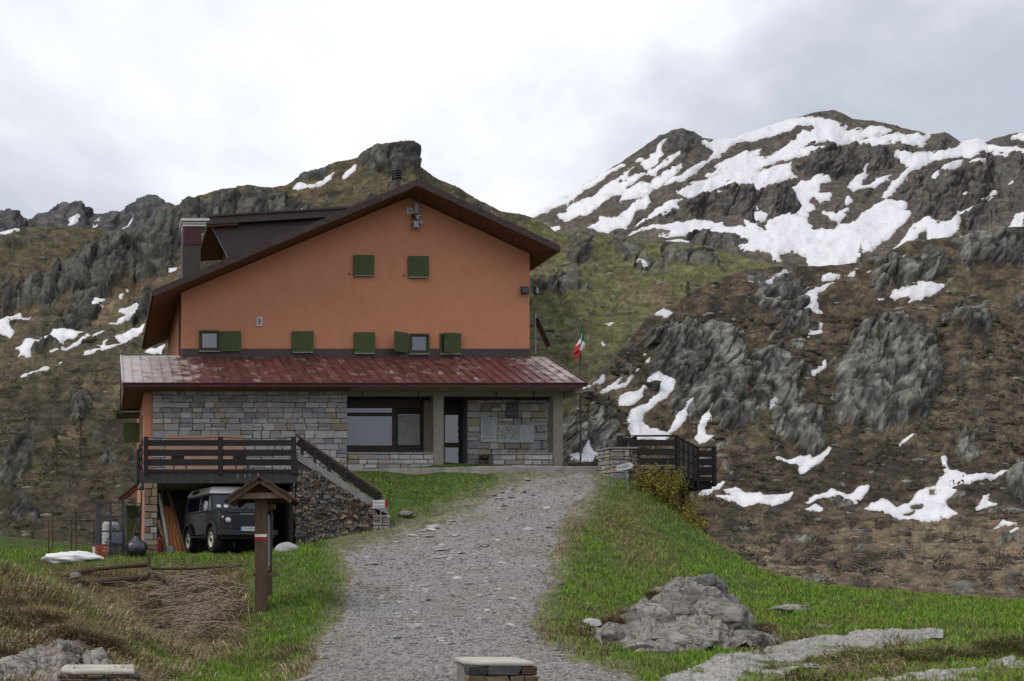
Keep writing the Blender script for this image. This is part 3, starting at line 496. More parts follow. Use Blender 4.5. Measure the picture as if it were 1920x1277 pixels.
def hground(x, y):
    x, y = np.asarray(x, float), np.asarray(y, float); h = hsmooth(x, y); return h + rough_g(x, y)*(1-sstep(27.8, 28.4, y)*(x < 5.6)*(x > .8))
def pathz(x, y): return float((hsmooth(np.array([x]), np.array([y])) + .45*rough_g(np.array([x]), np.array([y])))[0]) + .035
def gh(x, y): return float(hground(np.array([x]), np.array([y]))[0])
# ground grid: fine in view, wide enough to reach behind the camera
gx = np.concatenate([np.arange(-30, -4, .8), np.arange(-4, 24, .15), np.arange(24, 60, .9)])
gy = np.concatenate([np.arange(-14, 9, .8), np.arange(9, 34, .15), np.arange(34, 58, .5)])
GX, GY = np.meshgrid(gx, gy); GH = hground(GX, GY)
PS = path_sd(GX, GY, GH)
_q = np.stack([GX, GY, GX*0], -1)
def dryness(x, y, z):
    """1 where last year's straw covers the ground, 0 in fresh turf"""
    u, v = topx(x, y, z); q = np.stack([x, y, x*0], -1)
    zones = sdfs([[(-200,1000),(20,1068),(120,1100),(200,1160),(330,1277),(300,1330),(-200,1330)], [(60,1058),(300,1058),(455,1060),(476,1140),(420,1215),(340,1262),(250,1200),(120,1120)]], u, v, 200)
    wisps = sdfs([[(1120,940),(1190,930),(1230,1010),(1260,1080),(1160,1060)], [(1000,1160),(1110,1150),(1140,1230),(1020,1215)], [(1040,990),(1100,960),(1080,1040),(1035,1060)], [(1400,1180),(1560,1200),(1500,1260),(1380,1220)], [(330,1180),(440,1150),(560,1240),(340,1260)], [(560,1230),(640,1190),(600,1277),(500,1277)], [(1600,1200),(1940,1180),(1940,1300),(1400,1300)]], u, v, 120)
    n = fbm(q/1.2, 4, 320)
    return np.clip(sstep(-25, 35, zones + 40*n) + .5*sstep(-30, 25, wisps + 40*n) + .22*sstep(.12, .4, fbm(q/2.1, 4, 321)), 0, 1)
DRY = dryness(GX, GY, GH)
nz = fbm(_q/.5, 4, 330)[..., None]
gcol = np.array((.055, .082, .022)) + (np.array((.135, .100, .050)) - np.array((.055, .082, .022)))*DRY[..., None]
gcol = np.clip(gcol*(1 + .6*nz), .01, .5); _e = (sstep(-55, 0, PS + 22*fbm(_q/.6, 4, 331))*.8)[..., None]; gcol = gcol*(1-_e) + np.array((.20, .175, .135))*(1+.5*nz)*_e
far_ = sstep(36, 50, GY)[..., None]; gcol = gcol*(1-far_) + np.array((.10, .075, .045))*far_
gi = np.arange(GX.size).reshape(GX.shape); gq = np.stack([gi[:-1, :-1], gi[:-1, 1:], gi[1:, 1:], gi[1:, :-1]], -1).reshape(-1, 4)
me = np_mesh('meadow_ground', np.stack([GX, GY, GH], -1).reshape(-1, 3), gq, cols=gcol.reshape(-1, 3))
tag(link('meadow_ground', me, M('turf_soil', (1.25, 1.25, 1.25), (.6, .6, .6), scale=9, rough=.95, attr='Col', bump=.03, bscale=14, world=True, spec=.1), None, True), kind='structure')
# the gravel path lies on it as its own skin, thinning out at a ragged rim
ph = GH - rough_g(GX, GY)*.55 + .035*np.clip(PS/14, -1.4, 1)
pm = PS > -18; fm = pm[:-1, :-1] & pm[:-1, 1:] & pm[1:, 1:] & pm[1:, :-1]; pq = gq.reshape(GX.shape[0]-1, -1, 4)[fm]
us = np.unique(pq); rei = np.full(GX.size, -1); rei[us] = np.arange(len(us))
PATHM = M('gravel', (.30, .285, .27), (.145, .137, .132), scale=24, rough=.95, bump=.02, bscale=40, world=True, spec=.15, c3=(.17, .145, .115), s3=.7, r3=(.48, .72), ramp=(.3, .7), detail=9)
path = tag(link('path', np_mesh('path', np.stack([GX, GY, ph], -1).reshape(-1, 3)[us], rei[pq]), PATHM, None, True), kind='structure')

# ------------------------------------------------------------------ rocks and stones
def rock_mesh(name, seed, sub=2, planes=9, rough=.10):
    bm = bmesh.new(); bmesh.ops.create_icosphere(bm, subdivisions=sub, radius=1.0); rs = np.random.RandomState(seed)
    v = np.array([q.co[:] for q in bm.verts])
    for k in range(planes):
        nrm = rs.normal(size=3); nrm /= np.linalg.norm(nrm); d = rs.uniform(.55, .85); e = v @ nrm - d; m = e > 0; v[m] -= e[m][:, None]*nrm
    v *= (1 + rough*fbm(v*2.2 + seed*7.1, 3, seed))[:, None]; v /= np.abs(v).max(0)
    for q, c in zip(bm.verts, v): q.co = c
    me = bpy.data.meshes.new(name); bm.to_mesh(me); bm.free(); return me
def block_mesh(name, seed, jit=.07, ch=.12):
    """a hewn wall stone, unit cube with knocked-off edges, front towards -y"""
    rs = np.random.RandomState(seed); bm = bmesh.new(); bmesh.ops.create_cube(bm, size=1.0)
    bmesh.ops.bevel(bm, geom=list(bm.edges), offset=ch*.5, segments=1, affect='EDGES')
    for v in bm.verts:
        j = rs.uniform(-jit, jit, 3); v.co += Vector((j[0], (j[1]*1.6 if v.co.y < 0 else 0), j[2]))
    me = bpy.data.meshes.new(name); bm.to_mesh(me); bm.free(); return me
ROCKS = [rock_mesh('stone', 200+i, 2) for i in range(8)]
BLOCKS = [block_mesh('stone', 300+i) for i in range(10)]
GRAVEL = M('pale_stone', (.42, .405, .375), (.28, .27, .255), scale=5, rough=.9, rnd=.3, bump=.01, spec=.15)
for me_ in ROCKS: me_.materials.append(GRAVEL)
def put_rock(name, parent, loc, sc, rot, mat=None, k=None, mesh=None):
    me_ = mesh or ROCKS[random.randrange(8) if k is None else k]
    o = bpy.data.objects.new(name, me_); COL.objects.link(o); o.location = loc; o.scale = sc; o.rotation_euler = rot
    if parent is not None: o.parent = parent
    if mat is not None: o.material_slots[0].link = 'OBJECT'; o.material_slots[0].material = mat
    return o
def ray_ground(px, py, zmin=9., zmax=40.):
    """where the sight line through a photo pixel meets the ground"""
    zs = np.linspace(zmin, zmax, 240); xs = (px-CX)*zs/F; hs = (CY-py)*zs/F; g_ = hsmooth(xs, zs); d = hs-g_; i = np.argmax(d < 0)
    return (float(xs[i]), float(zs[i]), float(g_[i])) if d.min() < 0 else (float(xs[-1]), float(zs[-1]), float(g_[-1]))
# the flat pale stones one can pick out on the path
n = 0; tries = 0
while n < 200 and tries < 4000:
    tries += 1; px = random.uniform(600, 1090); py = 900 + 330*random.betavariate(1.7, 2.2)
    if random.random() > math.exp(-((px-(870+(py-1000)*-.35))/130)**2): continue
    x, y, h = ray_ground(px, py)
    if path_sd(np.array([x]), np.array([y]), np.array([h]))[0] < -4: continue
    s = random.choice((.035, .04, .05, .055, .06, .075, .09, .13))*random.uniform(.8, 1.2)
    put_rock('stone', path, (x, y, pathz(x, y)-.001), (s*random.uniform(.9, 1.6), s*random.uniform(.8, 1.2), s*random.uniform(.22, .4)), (random.uniform(-.2, .2), random.uniform(-.2, .2), random.uniform(0, 6))); n += 1
# loose gravel, too fine to count
def scatter_mesh(name, pts, sizes, seed, mesh_list, squash=.6):
    rs = np.random.RandomState(seed); Vs = []; Ts = []; off = 0; base = []
    for me_ in mesh_list:
        v = np.array([q.co[:] for q in me_.vertices]); t = np.array([p.vertices[:] for p in me_.polygons]); base.append((v, t))
    for p, s in zip(pts, sizes):
        v, t = base[rs.randint(len(base))]; a = rs.uniform(0, 6.28); c, n_ = math.cos(a), math.sin(a)
        q = v*np.array([s*rs.uniform(.8, 1.4), s*rs.uniform(.8, 1.2), s*squash*rs.uniform(.6, 1.2)]); q = np.c_[q[:, 0]*c-q[:, 1]*n_, q[:, 0]*n_+q[:, 1]*c, q[:, 2]] + p
        Vs.append(q); Ts.append(t+off); off += len(v)
    return np.concatenate(Vs), np.concatenate(Ts)
PEB = [rock_mesh('pebble', 400+i, 1, 6) for i in range(5)]
pu = RS.uniform(480, 1200, 26000); pv = 890 + 390*RS.beta(1.5, 1.2, 26000)
# drop them by area on the ground instead of by picture: draw in world space
wx = RS.uniform(1.5, 16.5, 60000); wy = np.exp(RS.uniform(math.log(11.), math.log(31.5), 60000)); wh = hground(wx, wy); ps = path_sd(wx, wy, wh); keep = ps > RS.uniform(-16, 4, len(ps)); wx, wy, wh = wx[keep][:16000], wy[keep][:16000], wh[keep][:16000]
v_, t_ = scatter_mesh('gravel', np.stack([wx, wy, hsmooth(wx, wy)+.45*rough_g(wx, wy)+.035*np.clip(ps[keep][:16000]/14, -1.4, 1)+.002], -1), RS.choice([.014, .018, .022, .03, .042], len(wx), p=[.3, .3, .22, .13, .05]), 5, PEB)
cshade = np.repeat(RS.uniform(.5, 1.25, len(wx)), len(v_)//len(wx)) if len(v_) % len(wx) == 0 else np.ones(len(v_))
gcl = np.array((.28, .265, .25))[None]*cshade[:, None]
tag(link('gravel', np_mesh('gravel', v_, None, t_, cols=gcl), M('gravel_bits', (1, 1, 1), (.8, .8, .8), scale=30, attr='Col', rough=.9, world=True, spec=.15)), 'loose grey gravel strewn over the rising path', None, None, 'stuff')
# ================================================================== the mountain house
YL = 32.0                 # front of the lower storey
YU = 33.8                 # front of the upper storey
PLASTER = M('terracotta_render', (.455, .205, .120), (.43, .19, .11), scale=3, rough=.9, bump=.004, bscale=90, c3=(.405, .176, .101), s3=.5, r3=(.5, .8), spec=.15)
CONC = M('board_marked_concrete', (.265, .245, .20), (.20, .185, .15), scale=4, rough=.9, bump=.006, bscale=20, stretch=(6, 6, 1), spec=.15)
CAPC = M('grey_cement', (.25, .245, .24), (.18, .175, .17), scale=5, rough=.9, bump=.008, bscale=30, spec=.15)
MORTAR = M('mortar', (.20, .19, .178), (.15, .143, .133), scale=14, rough=.95, bump=.01, bscale=40, spec=.1)
RUST = M('worn_red_sheet', (.082, .027, .028), (.125, .045, .037), scale=2.2, rough=.42, metal=.25, spec=.5, c3=(.36, .33, .33), s3=1.7, r3=(.60, .72), stretch=(1.6, .7, .7), rnd=.16, bump=.002, bscale=12, rvar=.08)
PALE = M('faded_red_sheet', (.38, .32, .30), (.27, .19, .175), scale=2.5, rough=.4, metal=.25, spec=.5, c3=(.50, .47, .46), s3=2.2, r3=(.5, .66), rnd=.12, rvar=.08)
BROWN_M = M('brown_sheet', (.040, .026, .024), (.055, .037, .032), scale=3, rough=.5, metal=.2, spec=.4, rvar=.1, c3=(.12, .11, .11), s3=3, r3=(.68, .8))
PURPLE = M('plum_sheet', (.085, .024, .030), (.06, .018, .024), scale=3, rough=.45, metal=.2, c3=(.2, .13, .14), s3=5, r3=(.62, .75))
SOFFIT = M('varnished_soffit', (.155, .078, .036), (.10, .052, .026), scale=3, rough=.7, stretch=(8, .5, 1), spec=.2, bump=.003, bscale=10)
DARKW = M('dark_stained_wood', (.015, .012, .0125), (.026, .020, .020), scale=4, rough=.7, stretch=(.6, 6, 6), spec=.25, bump=.004, bscale=8, rnd=.2)
FASC = M('brown_fascia', (.042, .028, .027), (.07, .05, .046), scale=4, rough=.7, spec=.2, stretch=(.6, 3, 3), c3=(.15, .14, .14), s3=3.5, r3=(.62, .8))
GREEN = M('green_paint', (.036, .058, .012), (.047, .070, .017), scale=6, rough=.6, spec=.3, rnd=.1, bump=.002, bscale=30)
GLASS = M('window_glass', (.014, .026, .044), (.022, .036, .056), scale=1.5, rough=.04, spec=.9); GLASS.node_tree.nodes['Principled BSDF'].inputs['IOR'].default_value = 1.75
FRAMEW = M('brown_window_wood', (.020, .012, .010), (.032, .019, .014), scale=8, rough=.6, stretch=(1, 1, .3))
WHITE = M('white_metal', (.62, .61, .62), (.5, .49, .5), scale=6, rough=.5)
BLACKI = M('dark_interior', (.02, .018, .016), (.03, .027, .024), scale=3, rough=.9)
STEEL = M('galvanised_steel', (.27, .29, .33), (.20, .22, .25), scale=9, rough=.45, metal=.7)
BLACK = M('black_plastic', (.018, .018, .02), (.028, .028, .03), scale=5, rough=.5)
# wall stones: a handful of tones, one mesh set per tone so that copies share data
TONES = [((.38,.37,.36), (.27,.262,.26)), ((.32,.315,.317), (.22,.22,.222)), ((.42,.405,.38), (.32,.305,.285)), ((.33,.285,.205), (.26,.215,.15)), ((.29,.255,.225), (.21,.185,.165)), ((.26,.265,.285), (.18,.185,.20)), ((.25,.18,.12), (.165,.12,.082))]
STONEM = [M('wall_stone_%d' % i, a, b, scale=7, rough=.9, bump=.012, bscale=16, rnd=.18, spec=.15) for i, (a, b) in enumerate(TONES)]
BSET = []
for i, mm in enumerate(STONEM):
    for k in range(5):
        me_ = BLOCKS[(i*3+k) % 10].copy(); me_.materials.clear(); me_.materials.append(mm); BSET.append((i, me_))
def wall_stones(parent, x0, x1, z0, z1, y, hmin=.13, hmax=.24, lmin=.18, lmax=.5, holes=(), depth=.09, tones=(6, 4, 4, 2, 2, 2), gap=.022, name='stone', rs=random, limit=None, ax='x'):
    """coursed masonry, each stone an object; ax='y' lays the wall along y at x=y-arg"""
    z = z0; out_ = []
    tl = [i for i, c in enumerate(tones) for _ in range(c)]
    while z < z1 - .05:
        h = rs.uniform(hmin, hmax)
        if z1 - z - h < hmin*.7: h = z1 - z
        spans = [(x0, x1)]
        for (a, b, c, d) in holes:
            if z + h*.5 > c and z + h*.5 < d:
                ns = []
                for p, q in spans:
                    if b <= p or a >= q: ns.append((p, q))
                    else:
                        if a > p: ns.append((p, a))
                        if b < q: ns.append((b, q))
                spans = ns
        for p, q in spans:
            x = p
            while x < q - .03:
                l = min(rs.uniform(lmin, lmax)*(.7 + h/hmax*.5), q - x)
                if q - x - l < lmin*.6: l = q - x
                parts = [(z, h)] if (h < hmax*.82 or rs.random() > .3) else [(z, h*.5), (z+h*.5, h*.5)]
                for zz_, hh in parts:
                    t = rs.choice(tl); me_ = rs.choice([b for i, b in BSET if i == t])
                    o = bpy.data.objects.new(name, me_); COL.objects.link(o); o.parent = parent
                    cx_, cz_ = x + l/2, zz_ + hh/2; pr = rs.uniform(-.014, .014)
                    if ax == 'x': o.location = (cx_, y - depth*.25 + pr, cz_); o.scale = (max(l-gap, .03), depth, max(hh-gap, .03))
                    else: o.location = (y + depth*.25 - pr, cx_, cz_); o.scale = (max(l-gap, .03), depth, max(hh-gap, .03)); o.rotation_euler = (0, 0, R(-90))
                    out_.append(o)
                x += l
        z += h
    return out_

H = thing('mountain_house', 'terracotta rendered mountain lodge with grey stone ground floor and brown gable roof', 'house', (0, 0, 0))
# ---- upper storey
AX, AZ = 10.82, 13.01; LX, LZ = 1.79, 9.23; RX, RZ = 15.68, 10.75       # roof outline: ridge, left eave, right eave
xl, xr = 2.82, 15.08
def roofz(x): return AZ - (AX-x)*(AZ-LZ)/(AX-LX) if x < AX else AZ - (x-AX)*(AZ-RZ)/(RX-AX)
up = MB().prism([(xl, 5.2), (xr, 5.2), (xr, roofz(xr)-.24), (AX, AZ-.24), (xl, roofz(xl)-.24)], YU, 40.5, 'y').build('wall', PLASTER, H)
# ---- roof: covering, rake boards, soffits
Y0, Y1 = 32.9, 41.3
roof = MB().prism([(LX, LZ-.13), (LX, LZ), (AX, AZ), (RX, RZ), (RX, RZ-.13), (AX, AZ-.13)], Y0+.004, Y1, 'y').build('roof', BROWN_M, H)
for (a, b) in (((LX, LZ), (AX, AZ)), ((RX, RZ), (AX, AZ))):
    d = .025
    MB().prism([(a[0], a[1]-.205), (a[0], a[1]+d), (b[0], b[1]+d), (b[0], b[1]-.205)], Y0-.05, Y0, 'y').build('rake_board', FASC, roof)
MB().prism([(LX+.02, LZ-.20), (LX+.02, LZ-.134), (AX, AZ-.134), (RX-.02, RZ-.134), (RX-.02, RZ-.20), (AX, AZ-.20)], Y0+.006, Y1-.01, 'y').build('soffit', SOFFIT, roof)
for sx, X_, Z_ in ((-1, LX, LZ), (1, RX, RZ)):
    MB().box(min(X_, X_+sx*.06), max(X_, X_+sx*.06), Y0, Y1, Z_-.16, Z_-.02).build('gutter', FASC, roof)
# ---- dormer on the left slope
dm = MB()
DY0, DY1 = 35.2, 39.2
cheek = [(4.9, roofz(4.9)+.02), (4.05, 12.25), (10.0, 12.62), (9.9, roofz(9.9)+.01)]
dorm = MB().prism(cheek, DY0, DY0+.08, 'y').build('dormer', BROWN_M, roof)
MB().prism([(3.85, 12.22), (3.85, 12.50), (10.6, 12.90), (10.6, 12.64)], DY0-.25, DY1, 'y').build('dormer_roof', BROWN_M, roof)
MB().prism([(3.80, 12.47), (3.80, 12.54), (10.4, 12.945), (10.4, 12.88)], DY0-.31, DY0-.252, 'y').build('dormer_edge', FASC, roof)
MB().prism([(4.9, roofz(4.9)), (4.85, 12.2), (4.95, 12.2), (5.0, roofz(5.0))], DY0+.085, DY1-.1, 'y').build('dormer_front', SOFFIT, roof)
MB().prism([(3.87, 12.15), (3.87, 12.215), (5.0, 12.285), (5.0, 12.22)], DY0-.2, DY1-.1, 'y').build('dormer_soffit', SOFFIT, roof)
MB().tube([(4.02, DY0-.015, 12.25), (4.9, DY0-.015, roofz(4.9)+.03)], .018, 6).build('edge_strip', STEEL, roof)
# ---- clad chimney with slatted white cap
cy0, cy1 = 34.4, 35.1
cxx = lambda px: PX(px, cy0)
ch = MB().box(cxx(342), cxx(376), cy0, cy1, 9.3, PZ(458, cy0)).build('chimney', BROWN_M, roof)
c2_ = MB()
for k in range(12):
    xx = cxx(343) + (cxx(378)-cxx(343))*k/12; c2_.box(xx, xx+(cxx(378)-cxx(343))/12-.006, cy0-.02-(.012 if k % 2 else 0), cy0+.03, PZ(458, cy0)-.02, PZ(425, cy0))
c2_.box(cxx(343), cxx(378), cy0+.03, cy1, PZ(458, cy0), PZ(425, cy0)); c2_.build('chimney_sleeve', PURPLE, roof)
for k, (ya, yb, ex) in enumerate(((424.5, 421.5, 0), (420, 417.3, .02), (415.5, 411, .07))):
    box('chimney_cap_slat', WHITE, roof, cxx(343)-ex, cxx(386 if k < 2 else 392), cy0-.03-ex, cy1+ex, PZ(ya, cy0), PZ(yb, cy0))
MB().box(cxx(346), cxx(374), cy0+.1, cy1-.1, PZ(426, cy0), PZ(412, cy0)).build('chimney_core', BLACKI, roof)
# ---- round flue behind the ridge
fy = 34.2; fx = PX(744, fy)
fl = MB().lathe([(12.3, .14), (PZ(338, fy), .14), (PZ(337, fy), .17)], (fx, fy, 0), 'z', 20).build('flue', BROWN_M, roof, smooth=False)
for k in range(4):
    za = PZ(337 - k*4.3, fy); MB().lathe([(za, .15), (za+.03, .18), (za+.06, .175), (za+.062, .12)], (fx, fy, 0), 'z', 20).build('flue_ring', BLACK, roof)
# ---- flashing at the foot of the upper wall
box('flashing', BROWN_M, H, xl-.012, xr+.01, YU-.03, YU+.02, PZ(671, YU), PZ(654, YU))
# ---- upper windows, shutters, vents (pixel boxes of the photograph, on the wall plane)
def on_wall(x0, x1, y0, y1, Y=YU): return PX(x0, Y), PX(x1, Y), PZ(y1, Y), PZ(y0, Y)
def shutter(parent, x0, x1, z0, z1, y, label=None, rotz=0, hinge=None):
    w_ = x1-x0; m = MB(); nb_ = 4
    for k in range(nb_): m.box(w_*k/nb_ + .001, w_*(k+1)/nb_ - .001, -.022, .012, 0, z1-z0)
    m.box(.05, w_-.05, .012, .03, .08, .15); m.box(.05, w_-.05, .012, .03, z1-z0-.15, z1-z0-.08)
    o = m.build('shutter', GREEN, parent, .002)
    o.location = (x0, y, z0); o.rotation_euler = (0, 0, rotz)
    for zz_ in (.12, z1-z0-.12): MB().box(-.01, .14, -.032, -.0225, zz_-.012, zz_+.012).build('hinge', BLACK, o)
    return o
def window(parent, x0, x1, z0, z1, y, glass=True):
    fr = MB()
    for a in ((x0, x0+.05, z0, z1), (x1-.05, x1, z0, z1), (x0+.05, x1-.05, z0, z0+.05), (x0+.05, x1-.05, z1-.05, z1)): fr.box(a[0], a[1], y-.03, y+.06, a[2], a[3])
    wnd = fr.build('window', GREEN, parent)
    inn = MB()
    for a in ((x0+.05, x0+.11, z0+.05, z1-.05), (x1-.11, x1-.05, z0+.05, z1-.05), (x0+.11, x1-.11, z0+.05, z0+.12), (x0+.11, x1-.11, z1-.11, z1-.05)): inn.box(a[0], a[1], y-.012, y+.05, a[2], a[3])
    inn.build('sash', FRAMEW, wnd)
    box('pane', GLASS, wnd, x0+.11, x1-.11, y+.002, y+.02, z0+.12, z1-.11)
    return wnd
def sill(parent, x0, x1, z, y): return box('window_sill', CAPC, parent, x0, x1, y-.09, y, z-.035, z)
for x0, x1, y0, y1 in ((662,701,479,517), (764,803,481,520)):
    a, b, c, d = on_wall(x0, x1, y0, y1); shutter(H, a, b, c, d, YU-.045); sill(H, a+.03, b-.02, c-.003, YU)
    MB().box(a-.16, a-.10, YU-.03, YU, c+.04, c+.09).build('shutter_catch', RUST, H)
for x0, x1, y0, y1 in ((546,587,622,661), (662,702,624,663)):
    a, b, c, d = on_wall(x0, x1, y0, y1); shutter(H, a, b, c, d, YU-.075); sill(H, a+.03, b-.02, c-.003, YU-.03)
a, b, c, d = on_wall(373, 412, 620, 659); window(H, a, b, c, d, YU-.04); sill(H, a, b, c-.003, YU-.03)
a, b, c, d = on_wall(413, 451, 622, 660); shutter(H, a, b, c, d, YU-.08)
a, b, c, d = on_wall(766, 804, 626, 664); window(H, a, b, c, d, YU-.04); sill(H, a, b, c-.003, YU-.03)
tag(shutter(H, a-.62, a+.02, c+.02, d, YU-.40, rotz=R(28)), 'green shutter folded half open')
a, b, c, d = on_wall(824, 863, 626, 664); window(H, a, b, c, d, YU-.04); sill(H, a, b, c-.003, YU-.03)
tag(shutter(H, a+.1, b, c+.01, d, YU-.17, rotz=R(9)), 'green shutter standing slightly ajar')
def vent(x0, x1, y0, y1):
    a, b, c, d = on_wall(x0, x1, y0, y1); v = MB()
    for q in ((a, a+.035, c, d), (b-.035, b, c, d), (a+.035, b-.035, c, c+.035), (a+.035, b-.035, d-.035, d)): v.box(q[0], q[1], YU-.035, YU+.01, q[2], q[3])
    vo = v.build('vent', WHITE, H); n_ = max(3, int((d-c)/.035))
    for k in range(n_):
        z_ = c+.035 + (d-c-.07)*k/n_; MB().box(a+.035, b-.035, YU-.02, YU+.004, z_, z_+(d-c-.07)/n_*.6).build('louvre', STEEL, vo)
vent(481, 491.5, 595, 611.5); vent(762.5, 774, 390.5, 401)
# downpipe and side window with its shutters on the left wall
MB().tube([(xl-.05, YU+.25, 9.3), (xl-.05, YU+.25, 5.9)], .04, 8).build('downpipe', BROWN_M, H)
MB().box(xl-.50, xl-.46, 36.4, 36.9, 7.2, 8.0).build('shutter', GREEN, H)
# ---- lower storey
low = MB().box(1.42, 8.18, YL, 38.0, -.2, 5.58).box(8.18, 15.26, 33.62, 38.0, 2.2, 5.58).build('lower_wall', PLASTER, H)
box('wall_corner', PLASTER, H, 1.42-.004, 1.69, YL-.03, YL+.3, -.2, 5.6)
sw = box('stone_wall', MORTAR, H, 1.69, 8.18, YL-.02, YL+.2, 2.2, 5.62)
NST = wall_stones(sw, 1.70, 8.17, 2.44, 5.62, YL-.03, hmin=.14, hmax=.27, lmin=.2, lmax=.46, tones=(6, 4, 5, 1, 2, 3), gap=.018)
box('rendered_panel', M('peach_render', (.42, .27, .19), (.36, .23, .16), scale=4, rough=.9, bump=.004, bscale=40), H, 2.13, 4.72, YL-.14, YL-.02, 2.45, PZ(817, YL))
# return of the stone wall into the porch, and the porch's back wall
box('reveal', CONC, H, 8.184, 8.24, YL+.2, 33.62, 3.0, 5.5)
bw = MB().box(12.55, 15.28, 33.0, 33.6, 3.0, 5.6).build('back_wall', MORTAR, H)
wall_stones(bw, 12.56, 15.28, 3.02, 5.5, 32.99, hmin=.17, hmax=.30, lmin=.2, lmax=.45)
wall_stones(bw, 33.0, 33.55, 3.02, 5.5, 15.28, hmin=.17, hmax=.30, lmin=.2, lmax=.4, ax='y')
def low_wall(x0, x1, ztop, zb=2.98):
    p = box('parapet', MORTAR, H, x0, x1, YL-.02, YL+.34, zb, ztop-.075)
    wall_stones(p, x0+.01, x1-.01, zb+.02, ztop-.08, YL-.03, hmin=.15, hmax=.22, lmin=.2, lmax=.5, tones=(4, 2, 6, 2, 3, 2))
    box('coping', CAPC, H, x0-.03, x1+.01, YL-.07, YL+.42, ztop-.07, ztop, .01)
low_wall(8.19, 11.06, PZ(848, YL)); low_wall(13.02, 15.02, PZ(849, YL))
# concrete frame: beam, posts, porch ceiling
box('beam', CONC, H, 8.2, 15.42, YL-.04, YL+.24, PZ(742, YL), 5.70, .01)
for a, b in ((812, 831), (1036, 1054)): box('pillar', CONC, H, PX(a, YL), PX(b, YL), YL-.06, YL+.26, 2.95, 5.69, .012)
box('pillar', CONC, H, PX(886, 33)+.0, PX(897, 33), 32.95, 33.62, 2.98, 5.6, .01)
box('pillar', CONC, H, PX(793, 33), PX(804, 33), 32.95, 33.4, 2.98, 5.6, .01)
box('beam', CONC, H, 15.43, 15.66, 31.3, 33.4, PZ(744, YL), 5.60)
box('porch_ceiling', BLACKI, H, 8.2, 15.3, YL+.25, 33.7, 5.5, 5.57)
for px_ in (680, 785, 931, 1002): MB().tube([(PX(px_, 31.9), 31.94, 5.62), (PX(px_, 31.9), 31.90, 5.5), (PX(px_, 31.9)-.03, 31.90, 5.44)], .018, 6).build('hook', BLACK, H)
# big dining-room window
wy = 32.55
bwn = MB()
wx0, wx1 = 8.24, PX(792, wy)
for q in ((wx0, wx1, PZ(765, wy), 5.48), (wx0, wx1, PZ(846, wy), PZ(835, wy)), (PX(736, wy), PX(745, wy), PZ(835, wy), PZ(765, wy)), (PX(789, wy), wx1, PZ(835, wy), PZ(765, wy)), (wx0, PX(736, wy), PZ(780, wy), PZ(773.5, wy))): bwn.box(q[0], q[1], wy, wy+.08, q[2], q[3])
bwn = bwn.build('window', FRAMEW, H)
tag(bwn, 'wide dark framed dining room window')
box('pane', GLASS, bwn, wx0, PX(736, wy), wy+.03, wy+.05, PZ(835, wy), PZ(780, wy)); box('pane', GLASS, bwn, wx0, PX(736, wy), wy+.03, wy+.05, PZ(773.5, wy), PZ(765, wy))
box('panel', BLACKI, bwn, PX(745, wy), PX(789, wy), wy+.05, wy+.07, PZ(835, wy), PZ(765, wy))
# glazed entrance door in its recess
dy = 33.35
dr = MB(); dx0, dx1 = PX(831, dy), PX(872, dy)
for q in ((dx0, dx0+.06, 3.0, PZ(768, dy)), (dx1-.06, dx1, 3.0, PZ(768, dy)), (dx0+.06, dx1-.06, PZ(778, dy), PZ(768, dy)), (dx0+.06, dx1-.06, PZ(839, dy), PZ(830, dy)), (dx0+.06, dx1-.06, 3.0, 3.03)): dr.box(q[0], q[1], dy, dy+.06, q[2], q[3])
dr = dr.build('door', FRAMEW, H)
box('pane', GLASS, dr, dx0+.06, dx1-.06, dy+.02, dy+.035, PZ(830, dy), PZ(778, dy)); box('pane', GLASS, dr, dx0+.06, dx1-.06, dy+.02, dy+.035, 3.03, PZ(839, dy))
MB().tube([(dx1-.03, dy-.05, 4.0), (dx1-.03, dy-.05, 4.15)], .012, 6).build('handle', STEEL, dr)
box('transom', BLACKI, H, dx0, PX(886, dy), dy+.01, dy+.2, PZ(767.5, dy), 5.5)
box('side_panel', BLACKI, H, dx1+.004, PX(887, dy), dy+.05, dy+.2, 3.0, PZ(768, dy))
